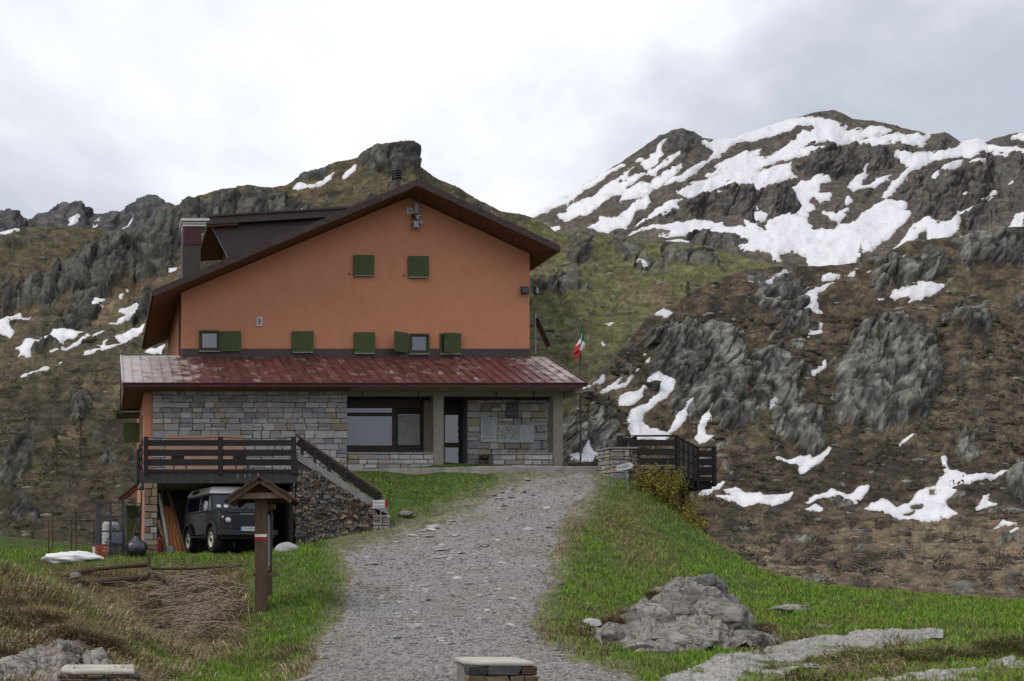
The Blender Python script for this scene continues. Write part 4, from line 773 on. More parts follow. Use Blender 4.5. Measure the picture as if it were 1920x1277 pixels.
# ---- canopy roof of folded sheet along the front
ax0, ax1 = PX(230, 31.0), PX(1100, 31.0); ay0, az0 = 31.0, 5.72; ay1, az1 = 33.8, 7.15
can = MB().prism([(ay0+.02, az0-.10), (ay1, az1-.08), (ay1, az1-.03), (ay0+.02, az0-.04)], ax0+.01, ax1-.01, 'x').build('canopy', SOFFIT, H)
NP = 46; pw = (ax1-ax0)/NP
sl_ = Vector((0, ay1-ay0, az1-az0)); nrm = Vector((0, -(az1-az0), ay1-ay0)).normalized()
def graded():
    m = RUST.copy(); m.name = 'worn_sheen_canopy_sheet'; t = m.node_tree; b = t.nodes['Principled BSDF']; src = b.inputs['Base Color'].links[0].from_socket
    oi = t.nodes.new('ShaderNodeObjectInfo'); sp_ = t.nodes.new('ShaderNodeSeparateColor'); t.links.new(oi.outputs['Color'], sp_.inputs[0]); n = t.nodes.new('ShaderNodeTexNoise'); n.inputs['Scale'].default_value = 3.; n.inputs['Detail'].default_value = 8
    tc_ = t.nodes.new('ShaderNodeNewGeometry'); t.links.new(tc_.outputs['Position'], n.inputs['Vector']); ad = t.nodes.new('ShaderNodeMath'); ad.operation = 'MULTIPLY_ADD'; t.links.new(n.outputs[0], ad.inputs[0]); ad.inputs[1].default_value = 1.5; t.links.new(sp_.outputs[0], ad.inputs[2])
    mr = t.nodes.new('ShaderNodeMapRange'); mr.interpolation_type = 'SMOOTHSTEP'; mr.inputs[1].default_value = .95; mr.inputs[2].default_value = 1.5; t.links.new(ad.outputs[0], mr.inputs[0])
    mx_ = t.nodes.new('ShaderNodeMix'); mx_.data_type = 'RGBA'; t.links.new(mr.outputs[0], mx_.inputs[0]); t.links.new(src, mx_.inputs[6]); mx_.inputs[7].default_value = (.40, .345, .325, 1); t.links.new(mx_.outputs[2], b.inputs['Base Color']); return m
GRADED = graded()
def panel_mesh(mat):
    m = MB(); wv = []
    for x, hgt in ((0, 0), (0, .035), (.018, .035), (.018, 0), (pw-.002, 0)): wv.append((x, hgt))
    for j in range(2):
        base = sl_*j
        for x, hgt in wv: m.v.append(tuple(Vector((x, base.y, base.z)) + nrm*hgt))
    n_ = len(wv)
    for i in range(n_-1): m.f.append((i, i+1, i+1+n_, i+n_))
    o = m.build('roof_panel', mat, can); return o
first = panel_mesh(GRADED)
for k in range(NP):
    o = first if k == 0 else first.copy()
    if k: COL.objects.link(o)
    fd = max(0, .72 - .09*max(0, k-3)) if k < 11 else max(0, .55 - .075*(NP-1-k)) if k > NP-9 else .08 + .12*random.random()  # left panels faded; the right end's reflected sheen is put into the colour
    o.color = (fd, fd, fd, 1); o.location = (ax0 + pw*k, ay0, az0+.002)
box('canopy_fascia', PURPLE, H, ax0, ax1, ay0-.035, ay0+.015, az0-.13, az0-.002)
MB().tube([(ax0, ay0-.05, az0-.02), (ax1, ay0-.05, az0-.02)], .03, 8).build('gutter', PURPLE, H)
box('canopy_underside', CONC, H, 8.2, ax1-.05, ay0+.05, YL-.05, az0-.115, az0-.09)
box('canopy_underside', SOFFIT, H, ax0+.02, 8.2, ay0+.05, YL-.035, az0-.115, az0-.09)
MB().prism([(ax0-.0, ay0-.01), (ax0+.035, ay0-.01), (ax0+.035, ay1), (ax0, ay1)], 0, .05, 'z').build('unused', PALE, H) if False else None
MB().bar((ax0-.012, ay0-.02, az0+.0), (ax0-.012, ay1, az1+.0), .02, .16, nrm).build('edge_flashing', WHITE, H)
MB().bar((ax0, ay1+.02, az1+.02), (xl-.06, ay1+.02, az1+.02), .03, .05).build('ridge_flashing', WHITE, H)
MB().bar((ax1, ay0, az0+.02), (ax1, ay1, az1+.02), .03, .06, nrm).build('edge_flashing', PURPLE, H)
# back slope and gable end of the low wing on the left
MB().prism([(ay1+.005, az1-.06), (ay1+.005, az1), (36.4, 5.75), (36.4, 5.66)], ax0+.01, xl-.01, 'x').build('wing_roof', BROWN_M, H)
MB().prism([(ay0+.05, 5.62), (ay1, az1-.085), (36.3, 5.62)], ax0+.04, ax0+.07, 'x').build('gable_board', SOFFIT, H)
box('eave_soffit', SOFFIT, H, ax0+.03, 1.41, ay0+.05, 35.4, 5.56, 5.605)
box('lean_to_roof', BLACK, H, .55, 1.41, 35.4, 36.6, 5.38, 5.44)
# shutters standing open from the left wall, small porch roof lower down
def side_shutter(x0, x1, y, z0, z1): box('shutter', GREEN, H, x0, x1, y-.02, y+.02, z0, z1)
side_shutter(PX(232, 35.0), 1.40, 35.0, PZ(830, 35), PZ(793, 35))
box('side_window', GREEN, H, 1.385, 1.415, 33.0, 34.0, PZ(826, 33.5), PZ(782, 33.5))
MB().prism([(.62, 1.98), (.62, 2.12), (1.41, 2.75), (1.41, 2.6)], 33.4, 34.6, 'y').build('side_canopy', SOFFIT, H)
MB().prism([(.60, 2.125), (.60, 2.165), (1.41, 2.80), (1.41, 2.755)], 33.35, 34.65, 'y').build('side_canopy_sheet', PURPLE, H)
box('side_door', GREEN, H, .9, 1.40, 34.3, 34.36, .1, 1.95)

# ================================================================== terrace over the garage, with stairs
T = thing('terrace', 'raised terrace with dark timber railing above the open garage', 'terrace', (0, 0, 0))
YT = 28.0
tx0, tx1 = PX(262, YT), PX(556, YT)
box('deck', CAPC, T, tx0+.1, tx1, YT+.06, YL-.025, 2.32, 2.46)
DRIP = M('stained_edge_beam', (.035, .030, .032), (.052, .045, .048), scale=5, rough=.8, c3=(.42, .41, .41), s3=9, r3=(.60, .66), stretch=(1.5, 1, .12))
box('edge_beam', DRIP, T, tx0, tx1+.02, YT, YT+.07, 2.24, 2.55)
posts = (273, 413, 550)
for px_ in posts: box('post', DARKW, T, PX(px_-4, YT), PX(px_+5, YT), YT-.05, YT+.05, 2.5, PZ(819, YT), .006)
for y0, y1 in ((825, 836), (843, 855), (861, 873), (880, 887)):
    for a, b in ((posts[0], posts[1]), (posts[1], posts[2])):
        box('rail_board', DARKW, T, PX(a, YT)+.08, PX(b, YT)-.06, YT-.02, YT+.02, PZ(y1, YT), PZ(y0, YT), .004)
for a, b in ((posts[0], posts[1]), (posts[1], posts[2])):
    pts = [(PX(a, YT) + (PX(b, YT)-PX(a, YT))*t, YT, PZ(819.5, YT) - .05*math.sin(math.pi*t)) for t in np.linspace(0, 1, 9)]
    MB().tube(pts, .012, 6).build('cable', BLACK, T)
for yb in (29.4, 30.8): box('post', DARKW, T, tx0+.02, tx0+.14, yb-.05, yb+.05, 2.4, 3.55)
for zz_ in (2.62, 2.88, 3.17, 3.42): box('rail_board', DARKW, T, tx0+.06, tx0+.10, YT+.05, YL-.05, zz_-.08, zz_+.08)
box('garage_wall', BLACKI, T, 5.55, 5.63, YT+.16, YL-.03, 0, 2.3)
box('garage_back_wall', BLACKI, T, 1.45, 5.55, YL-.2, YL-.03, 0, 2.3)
pil = box('garage_pillar', MORTAR, T, PX(271, YT), PX(294, YT), YT+.04, YT+.42, -.1, 2.24)
SANDY = (0, 1, 1, 3, 2, 0, 8)
wall_stones(pil, PX(270, YT), PX(295, YT), .08, 2.24, YT+.02, hmin=.17, hmax=.3, lmin=.14, lmax=.3, tones=SANDY, depth=.12)
# stairs down to the path, on a rubble wall
S = thing('stone_stairs', 'flight of stairs on a rubble wall with sloping dark handrail', 'stairs', (0, 0, 0))
sx0, sx1 = tx1+.02, PX(700, YT); szt = lambda x: PZ(847, YT) + (x - PX(556, YT))*(PZ(948, YT)-PZ(847, YT))/(PX(712, YT)-PX(556, YT))
wallS = MB().prism([(sx0, -.3), (sx0, szt(sx0)-.2), (sx1, szt(sx1)-.2), (sx1, -.3)], YT+.05, YT+.35, 'y').build('rubble_wall', M('dark_mortar', (.09, .08, .07), (.06, .055, .05), scale=12, rough=.95), S)
rs_ = random.Random(4)
RUBT = [((.125,.118,.11), (.07,.068,.066)), ((.17,.155,.14), (.10,.09,.082)), ((.20,.145,.095), (.12,.085,.06)), ((.24,.23,.22), (.15,.145,.14))]
RUBM = [M('rubble_%d' % i, a, b, scale=6, rough=.9, bump=.01, bscale=18, rnd=.3, spec=.15) for i, (a, b) in enumerate(RUBT)]
RUBS = []
for i, mm in enumerate(RUBM):
    for k in range(3):
        me_ = rock_mesh('stone', 500+i*5+k, 2, 16, .16); me_.materials.append(mm); RUBS.append(me_)
RBLK = []
for i, mm in enumerate(RUBM[:3]):
    for k in range(4):
        me_ = block_mesh('stone', 700+i*7+k, .16, .3); me_.materials.append(mm); RBLK.append(me_)
z = .15; cnt = 0; rest = []
while z < 2.5:
    x = sx0 - .02 + rs_.uniform(0, .06); rh = rs_.uniform(.075, .12)
    while x < sx1:
        rw = rs_.uniform(.06, .16)
        if z + rh*.5 < szt(x+rw/2) - .21 and z > hsmooth(np.array([x]), np.array([YT]))[0] - .12:
            blk = rs_.random() < .6; me_ = RBLK[rs_.randrange(len(RBLK))] if blk else RUBS[rs_.choice((0, 1, 2, 3, 4, 5, 3, 4, 6, 7, 9))]; kk = 2. if blk else 1.
            rest.append((rw*rh, me_, (x+rw/2, YT+.05+rs_.uniform(-.02, .02), z+rh/2 + rs_.uniform(-.02, .02)), (rw*rs_.uniform(.55, .72)*kk, .10*kk, rh*rs_.uniform(.6, .85)*kk), (rs_.uniform(-.2, .2), rs_.uniform(-.7, .7), rs_.uniform(-.2, .2))))
        x += rw
    z += rh*.92
rest.sort(key=lambda r: -r[0])
for _a, me_, lo_, sc_, ro_ in rest[:300]:
    o = bpy.data.objects.new('stone', me_); COL.objects.link(o); o.parent = wallS; o.location = lo_; o.scale = sc_; o.rotation_euler = ro_
if len(rest) > 300:
    bmj = bmesh.new()
    from mathutils import Euler
    for _a, me_, lo_, sc_, ro_ in rest[300:]:
        n0 = len(bmj.verts); bmj.from_mesh(me_); bmj.verts.ensure_lookup_table(); X_ = Matrix.LocRotScale(Vector(lo_), Euler(ro_), Vector(sc_))
        for v in bmj.verts[n0:]: v.co = X_ @ v.co
    mej = bpy.data.meshes.new('small_stones'); bmj.to_mesh(mej); bmj.free(); tag(link('small_stones', mej, RUBM[1], wallS), kind='stuff')
MB().prism([(sx0, szt(sx0)), (PX(728, YT), szt(PX(728, YT))+.06), (PX(728, YT), szt(PX(728, YT))-.1), (PX(700, YT), szt(PX(700, YT))-.19), (sx0, szt(sx0)-.24)], YT-.02, YT+.5, 'y').build('coping', CAPC, S, .008)
for k in range(9):
    xa = sx0 + (PX(728, YT)-sx0)*k/9; xb = sx0 + (PX(728, YT)-sx0)*(k+1)/9; box('step', CAPC, S, xa, xb, YT+.5, YT+1.7, szt(xb)-.35, szt(xb)-.02)
pw_ = MB().box(PX(699, YT), PX(729, YT), YT+.02, YT+.6, .4, szt(PX(728, YT))-.11).build('end_pier', MORTAR, S)
wall_stones(pw_, PX(698, YT), PX(730, YT), .55, szt(PX(728, YT))-.1, YT+.01, hmin=.07, hmax=.14, lmin=.14, lmax=.36, tones=(1, 5, 1, 1, 4, 2), depth=.13)
hz = lambda x: PZ(820, YT) + (x-PX(562, YT))*(PZ(926, YT)-PZ(820, YT))/(PX(716, YT)-PX(562, YT))
HANDR = M('weathered_handrail', (.115, .072, .064), (.085, .055, .05), scale=4, rough=.7, stretch=(.5, 5, 5))
xa, xb = PX(555, YT), PX(717, YT)
MB().bar((xa, YT+.05, hz(xa)+.02), (xb, YT+.05, hz(xb)+.02), .16, .05).build('handrail', HANDR, S, .006)
MB().bar((xa+.05, YT+.05, hz(xa+.05)-.16), (xb-.03, YT+.05, hz(xb-.03)-.17), .035, .20).build('rail_board', DARKW, S, .004)
for px_ in (567, 591, 618, 647, 679, 713):
    x = PX(px_, YT); box('post', DARKW, S, x-.04, x+.04, YT+.0, YT+.08, szt(x)-.02, hz(x)-.0, .004)
# porch pavement
pv = MB().prism([(PX(700, 31), 31.55), (PX(830, 31), 31.2), (PX(905, 30.6), 30.75), (PX(1142, 30.8), 30.75), (17.2, 31.0), (17.4, 34.0), (8.2, 34.0), (8.2, 31.98), (7.6, 31.9)], 2.4, 3.0, 'z').build('porch_pavement', M('porch_cement', (.30, .275, .25), (.22, .20, .18), scale=3, rough=.95, bump=.015, bscale=9, c3=(.17, .15, .12), s3=1.5, world=True), None, .02); tag(pv, kind='structure')
# ================================================================== four-wheel-drive car in the garage
def text(name, body, size, mat, parent, loc, rot=(R(90), 0, 0), ext=.002, align='CENTER'):
    c = bpy.data.curves.new(name, 'FONT'); c.body = body; c.size = size; c.extrude = ext; c.align_x = align; c.align_y = 'CENTER'; c.resolution_u = 2
    o = bpy.data.objects.new(name, c); COL.objects.link(o); o.data.materials.append(mat); dg = bpy.context.evaluated_depsgraph_get(); me = bpy.data.meshes.new_from_object(o.evaluated_get(dg)); bpy.data.objects.remove(o); o = link(name, me, mat, parent); o.location = loc; o.rotation_euler = rot; return o
CARP = M('dark_green_car_paint', (.008, .012, .013), (.012, .017, .017), scale=3, rough=.34, spec=.35, rvar=.08, c3=(.03, .032, .03), s3=2.5, r3=(.6, .85))
CARB = M('black_car_plastic', (.022, .023, .025), (.03, .031, .033), scale=6, rough=.6)
CREAM = M('cream_wheel_paint', (.55, .52, .44), (.42, .39, .32), scale=6, rough=.5)
TYRE = M('tyre_rubber', (.014, .014, .015), (.024, .023, .022), scale=9, rough=.9, bump=.006, bscale=30)
ROOFW = M('white_car_roof', (.88, .88, .88), (.84, .84, .84), scale=3, rough=.4)
LENS = M('headlamp_glass', (.55, .56, .58), (.4, .41, .43), scale=8, rough=.15, metal=.6)
REDL = M('red_lens', (.12, .012, .012), (.09, .01, .01), scale=4, rough=.25)
BLUEP = M('blue_plate_strip', (.02, .08, .36), (.02, .07, .3), scale=4, rough=.4)
PLATE = M('white_plate', (.6, .62, .64), (.55, .57, .6), scale=4, rough=.4)
CARG = M('car_glass', (.006, .01, .02), (.008, .014, .028), scale=1, rough=.05, spec=.7)
car = thing('car', 'dark green off-road car with white roof parked in the garage', 'car', (3.76, 28.95, .20), math.pi + R(11))
def arc(cy, cz, r, a0, a1, n): return [(cy + r*math.cos(R(a0+(a1-a0)*k/(n-1))), cz + r*math.sin(R(a0+(a1-a0)*k/(n-1)))) for k in range(n)]
prof = [(-1.76, .60), (-1.76, 1.22), (.86, 1.22), (.95, 1.19), (1.80, 1.13), (1.84, 1.08), (1.84, .62), (1.66, .60)] + arc(1.18, .40, .46, 20, 160, 9) + [(.74, .54), (-.74, .54)] + arc(-1.18, .40, .46, 20, 160, 9) + [(-1.62, .60)]
body = MB().prism(prof, -.80, .80, 'x').build('body', CARP, car, .015)
MB().prism([(.78, 1.205), (.78, 1.285), (1.78, 1.20), (1.82, 1.175), (1.82, 1.12)], -.53, .53, 'x').build('bonnet', CARP, car, .03, seg=2)
for s in (1, -1): MB().prism([(.90, 1.19), (.92, 1.225), (1.74, 1.165), (1.84, 1.12), (1.84, 1.08)], min(s*.56, s*.78), max(s*.56, s*.78), 'x').build('front_wing', CARP, car, .025, seg=2)
def hull(vs, name, mat, parent, bevel=0, seg=1):
    return MB().add(vs, [(0,3,2,1),(4,5,6,7),(0,1,5,4),(1,2,6,5),(2,3,7,6),(3,0,4,7)]).build(name, mat, parent, bevel, seg=seg)
cab = hull([(-.79,-1.75,1.218),(.79,-1.75,1.218),(.79,.90,1.218),(-.79,.90,1.218),(-.71,-1.71,1.76),(.71,-1.71,1.76),(.71,.66,1.76),(-.71,.66,1.76)], 'cabin', CARP, car, .02)
hull([(-.735,-1.74,1.755),(.735,-1.74,1.755),(.735,.72,1.755),(-.735,.72,1.755),(-.62,-1.60,1.99),(.62,-1.60,1.99),(.62,.56,1.97),(-.62,.56,1.97)], 'roof', ROOFW, car, .05, 3)
def on_cab(x_s, y0, y1, z0, z1):
    """a pane lying on the inclined cabin side"""
    f = lambda z: .79 - (z-1.218)/(1.76-1.218)*.08 + .004
    return [(x_s*f(z0), y0, z0), (x_s*f(z0), y1, z0), (x_s*(f(z0)-.02), y1, z0), (x_s*(f(z0)-.02), y0, z0), (x_s*f(z1), y0, z1), (x_s*f(z1), y1, z1), (x_s*(f(z1)-.02), y1, z1), (x_s*(f(z1)-.02), y0, z1)]
for s in (1, -1):
    dr_ = MB().box(min(s*.796, s*.812), max(s*.796, s*.812), -.10, .74, .60, 1.21).build('door', CARP, car, .006)
    MB().box(min(s*.812, s*.835), max(s*.812, s*.835), -.06, .08, 1.08, 1.12).build('handle', CARB, dr_)
    hull(on_cab(s, -.06, .60, 1.27, 1.70), 'window', CARG, car); hull(on_cab(s, -1.5, -.24, 1.28, 1.69), 'window', CARG, car)
    MB().add([(s*.700, -1.15, 1.82), (s*.700, -.55, 1.82), (s*.655, -.55, 1.92), (s*.655, -1.15, 1.92), (s*.640, -1.15, 1.82), (s*.640, -.55, 1.82), (s*.60, -.55, 1.92), (s*.60, -1.15, 1.92)], [(0,1,2,3),(7,6,5,4),(0,4,5,1),(1,5,6,2),(2,6,7,3),(3,7,4,0)]).build('roof_window', CARG, car).location = (s*.028, 0, 0)
    MB().box(min(s*.80, s*.93), max(s*.80, s*.93), -.72, .70, .46, .51).build('side_step', CARB, car, .01)
    mr = MB().box(min(s*.90, s*1.02), max(s*.90, s*1.02), .60, .66, 1.24, 1.46).build('mirror', CARB, car, .012); MB().tube([(s*.79, .72, 1.28), (s*.92, .64, 1.30)], .012, 6).build('mirror_arm', CARB, mr)
    for cy_ in (1.18, -1.18):
        o_ = arc(cy_, .40, .53, 2, 178, 13); i_ = arc(cy_, .40, .455, 2, 178, 13)
        MB().prism(o_ + i_[::-1], min(s*.795, s*.885), max(s*.795, s*.885), 'x').build('wheel_arch', CARB, car, .012)
        wh = thing('wheel', None, None); wh.parent = car; wh.location = (s*.745, cy_, .385)
        MB().lathe([(-.11, .23), (-.115, .33), (-.09, .375), (0, .385), (.09, .375), (.115, .33), (.11, .23), (.06, .215), (-.06, .215)], (0, 0, 0), 'x', 32).build('tyre', TYRE, wh, smooth=True)
        MB().lathe([(s*-.06, .226), (s*.105, .228), (s*.112, .205), (s*.07, .19), (s*.05, .13), (s*.085, .10), (s*.09, .06), (s*.05, .055)], (0, 0, 0), 'x', 28).build('rim', CREAM, wh)
        MB().lathe([(s*.04, .06), (s*.12, .055), (s*.125, .03)], (0, 0, 0), 'x', 12).build('hub', CARB, wh)
    MB().box(min(s*.40, s*.775), max(s*.40, s*.775), 1.842, 1.856, .70, 1.07).build('lamp_panel', CARB, car, .006)
    hl = MB().lathe([(1.85, .105), (1.875, .102), (1.88, .09)], (s*.56, 0, .92), 'y', 24).build('headlight', CARB, car)
    MB().lathe([(1.88, .088), (1.895, .07), (1.90, .03)], (s*.56, 0, .92), 'y', 24).build('lens', LENS, hl, smooth=True)
    MB().lathe([(1.85, .038), (1.875, .036), (1.88, .02)], (s*.72, 0, 1.01), 'y', 14).build('side_light', LENS, car)
    MB().lathe([(1.85, .038), (1.875, .036), (1.88, .02)], (s*.72, 0, .80), 'y', 14).build('indicator', REDL, car)
gr = MB().box(-.39, .39, 1.842, 1.852, .70, 1.07).build('grille', BLACK, car)
for k in range(8): MB().box(-.38, .38, 1.852, 1.866, .725+k*.043, .745+k*.043).build('grille_bar', CARB, gr)
MB().box(-.2, .2, 1.835, 1.86, 1.085, 1.115).build('name_strip', STEEL, car)
MB().box(-.87, .87, 1.87, 2.00, .50, .64).build('bumper', CARB, car, .012)
pl = MB().box(-.26, .26, 2.002, 2.012, .62, .735).build('number_plate', PLATE, car)
for s in (1, -1): MB().box(min(s*.265, s*.205), max(s*.265, s*.205), 2.0125, 2.0145, .62, .735).build('plate_band', BLUEP, pl)
text('plate_text', 'CB 835PN', .085, BLACK, pl, (0, 2.0135, .678), (R(90), 0, R(180)))
# windscreen on the inclined front of the cabin
def on_front(x0, x1, z0, z1, off=.004):
    f = lambda z: .90 - (z-1.218)/(1.76-1.218)*.24 + off
    return [(x0, f(z0)-.02, z0), (x1, f(z0)-.02, z0), (x1, f(z0), z0), (x0, f(z0), z0), (x0, f(z1)-.02, z1), (x1, f(z1)-.02, z1), (x1, f(z1), z1), (x0, f(z1), z1)]
ws = hull(on_front(-.66, .66, 1.30, 1.70), 'windscreen', CARG, car)
for x in (.50, .28): hull(on_front(x-.06, x+.06, 1.34, 1.42, .008), 'sticker', PLATE, ws)
for x in (.30, -.25): MB().tube([(x, .90, 1.28), (x-.18, .85, 1.38)], .008, 5).build('wiper', CARB, car)
MB().box(-.75, .75, -1.80, -1.765, .75, 1.70).build('rear_door', CARP, car); MB().box(-.7, .7, -1.6, 1.7, .40, .56).build('chassis', BLACKI, car)

# ================================================================== things in and around the garage
WOODO = M('orange_plank', (.30, .115, .028), (.22, .08, .02), scale=4, rough=.6, stretch=(6, 6, .5), rnd=.18)
WOODB = M('brown_plank', (.16, .088, .045), (.11, .06, .032), scale=4, rough=.7, stretch=(6, 6, .5), rnd=.2)
GREYW = M('grey_plank', (.26, .255, .245), (.18, .175, .17), scale=4, rough=.75, stretch=(5, 5, .5))
def leaning(label, name, cat, mat, a, b, wd, th, grp=None):
    o = MB().bar(a, b, wd, th, (0, -1, 0)).build(name, mat, None, .004); tag(o, label, cat, grp); return o
G0 = .22
def L(px, py, Z): return P(px, py, Z)
leaning('pale grey plank leaning beside the stone garage pillar', 'plank', 'plank', GREYW, L(317, 1036, 28.7), L(298, 925, 29.6), .09, .03)
leaning('tall green pole leaning among the garage planks', 'pole', 'pole', M('green_pole', (.035, .06, .03), (.05, .075, .04), scale=5), L(309, 1036, 28.9), L(305, 912, 29.8), .05, .05)
for k, (bx, tx, ty, lab) in enumerate(((324, 307, 948, 'orange plank nearest the green pole in the garage'), (331, 312, 950, 'second orange plank leaning in the garage'), (338, 318, 952, 'orange plank nearest the car in the garage'))):
    leaning(lab, 'plank', 'plank', WOODO, L(bx, 1037, 28.8+.06*k), L(tx, ty, 29.5+.05*k), .115, .03, 'orange planks in the garage')
leaning('longest brown plank leaning against the garage ceiling', 'plank', 'plank', WOODB, L(347, 1038, 28.9), L(314, 915, 29.95), .10, .035)
leaning('dark brown plank behind the red fire extinguisher', 'plank', 'plank', WOODB, L(312, 1037, 29.0), L(297, 975, 29.5), .08, .03)
fe = thing('fire_extinguisher', 'red fire extinguisher on the garage floor by the pillar', 'extinguisher', tuple(L(300, 1037, 28.62)))
MB().lathe([(0, .075), (.40, .075), (.46, .05), (.48, .03)], (0, 0, 0), 'z', 18).build('cylinder', M('red_enamel', (.30, .012, .014), (.24, .01, .012), scale=4, rough=.35), fe, smooth=False)
MB().tube([(0, 0, .48), (0, 0, .53)], .02, 8).box(-.05, .03, -.015, .015, .52, .55).build('valve', BLACK, fe); MB().tube([(.02, 0, .52), (.10, 0, .44), (.095, 0, .2)], .012, 6).build('hose', BLACK, fe)
sh = thing('shovel', 'shovel standing blade down between the garage planks', 'shovel', (0, 0, 0))
MB().tube([L(317, 1022, 28.55), L(313, 955, 28.9)], .017, 8).build('handle', WOODB, sh); MB().obox(L(319, 1032, 28.5), (.20, .02, .26)).build('blade', STEEL, sh, .009)
# metal rack with its load
ry = 27.0
def RX_(px): return PX(px, ry)
rack = thing('metal_rack', 'dark steel cage rack standing left of the garage', 'rack', (0, 0, 0))
DKST = M('painted_dark_steel', (.045, .05, .062), (.065, .068, .078), scale=6, rough=.6, metal=.3)
zt, zb = PZ(940, ry), PZ(1047, ry)
for px_, yy in ((182, ry), (207, ry-.02), (233, ry), (187, ry+.7), (231, ry+.7)): box('upright', DKST, rack, RX_(px_)-.035, RX_(px_)+.035, yy-.03, yy+.03, zb-.05, zt)
for py_ in (941, 969, 996, 1022): box('cross_bar', DKST, rack, RX_(182)+.04, RX_(233)-.04, ry-.012, ry+.014, PZ(py_, ry)-.025, PZ(py_, ry)+.02)
for py_ in (941, 1022):
    for px_ in (184, 231): box('side_bar', DKST, rack, RX_(px_)-.02, RX_(px_)+.02, ry+.04, ry+.68, PZ(py_, ry)-.02, PZ(py_, ry)+.02)
for k in range(7): box('rod', DKST, rack, RX_(207+k*3.6)-.008, RX_(207+k*3.6)+.008, ry+.02, ry+.04, zb, PZ(985, ry))
for a, b in (((214, 990), (192, 1030)), ((214, 990), (228, 1003)), ((196, 1015), (217, 1026))): MB().bar(P(a[0], a[1], ry-.06), P(b[0], b[1], ry-.06), .025, .025).build('brace', DKST, rack)
drum = thing('water_drum', 'pale grey plastic drum inside the steel rack', 'drum', (RX_(208), ry+.36, gh(RX_(208), ry+.36)))
PALEP = M('pale_plastic', (.42, .43, .42), (.34, .35, .34), scale=4, rough=.5)
MB().lathe([(0, .22), (.05, .24), (.45, .245), (.47, .255), (.50, .245), (.86, .24), (.92, .20), (.94, .19)], (0, 0, 0), 'z', 24).build('barrel', PALEP, drum, smooth=False); MB().lathe([(.94, .2), (.97, .2), (.98, .17)], (0, 0, 0), 'z', 24).build('lid', BLACK, drum)
can_ = thing('jerrycan', 'blue grey canister hung on the steel rack', 'canister', (RX_(219), ry-.09, PZ(1019, ry)))
MB().box(-.15, .15, -.06, .06, 0, .30).build('tank', M('bluegrey_plastic', (.065, .08, .105), (.09, .10, .12), scale=6, rough=.5, c3=(.3, .31, .32), s3=9, r3=(.66, .7)), can_, .03, seg=2); MB().tube([(-.08, 0, .30), (-.06, 0, .36), (.06, 0, .36), (.08, 0, .30)], .016, 6).build('handle', BLACK, can_)
crate = thing('crate', 'orange red crate at the foot of the steel rack', 'crate', (RX_(190), ry-.22, gh(RX_(190), ry-.22)))
ORP = M('orange_plastic', (.30, .055, .022), (.24, .04, .018), scale=5, rough=.5); cm = MB()
for k in range(4):
    z_ = k*.085; cm.box(-.16, .16, -.12, -.105, z_, z_+.06); cm.box(-.16, .16, .105, .12, z_, z_+.06); cm.box(-.16, -.145, -.105, .105, z_, z_+.06); cm.box(.145, .16, -.105, .105, z_, z_+.06)
cm.box(-.145, .145, -.105, .105, 0, .012); cm.build('slats', ORP, crate)
for sx in (-.15, .15): MB().box(sx-.018, sx+.018, -.128, -.121, 0, .34).build('corner', ORP, crate)
bk = thing('bucket', 'small white bucket beside the orange red crate', 'bucket', (RX_(179.5), ry-.25, gh(RX_(179.5), ry-.25)))
MB().lathe([(0, .07), (.26, .095), (.27, .10), (.275, .09), (.03, .06)], (0, 0, 0), 'z', 18).build('pail', PALEP, bk); MB().tube([(-.095, 0, .26), (-.06, -.05, .30), (.06, -.05, .30), (.095, 0, .26)], .006, 5).build('handle', STEEL, bk)
# leaning folded bed frame between rack and pillar
fr_ = thing('folded_frame', 'folded dark steel frame leaning between rack and pillar', 'frame', (0, 0, 0))
for a, b in (((228, 964), (242, 941)), ((242, 941), (263, 952)), ((228, 964), (252, 981)), ((252, 981), (264, 950)), ((262, 946), (250, 1010)), ((236, 942), (265, 944))): MB().bar(P(a[0], a[1], 27.3), P(b[0], b[1], 27.3), .03, .03).build('tube', DKST, fr_)
for lab, a, b, mm, r_ in (('wooden tool handle standing behind the rubbish bag', (255, 1008), (261, 972), WOODB, .016), ('dark pole leaning on the left edge of the pillar', (262, 1030), (266, 905), BLACK, .025), ('grey broom stick behind the rubbish bag', (248, 1010), (266, 940), DKST, .02)):
    o = MB().tube([P(a[0], a[1]+20, 27.55), P(a[0], a[1], 27.6), P(b[0], b[1], 27.8)], r_, 8).build('tool_handle', mm); tag(o, lab, 'pole')
# rubbish bag
bgx, bgy = PX(256, 26.9), 26.9
bm = bmesh.new(); bmesh.ops.create_icosphere(bm, subdivisions=4, radius=1.0)
for v in bm.verts:
    c = v.co.copy(); q = np.array(c)[None]; k = 1 + .10*float(ridged(q*1.6, 3, 9)[0]) + .03*float(ridged(q*np.array([6., 6., 2.]), 2, 8)[0])
    top = max(0, c.z); v.co = Vector((c.x*.29*k*(1-.55*top**3), c.y*.26*k*(1-.55*top**3), c.z*.25*k + (.12*top**6)))
me = bpy.data.meshes.new('rubbish_bag'); bm.to_mesh(me); bm.free()
rb = thing('rubbish_bag', 'full shiny black rubbish bag beside the stone pillar', 'bag', (bgx, bgy, gh(bgx, bgy)+.23))
link('sack', me, M('black_film', (.020, .022, .028), (.03, .032, .04), scale=5, rough=.28, spec=.6, bump=.012, bscale=7), rb, True)
MB().lathe([(.28, .05), (.34, .03), (.38, .075), (.40, .09)], (0, 0, 0), 'z', 10).build('knot', MATS['black_film'], rb)
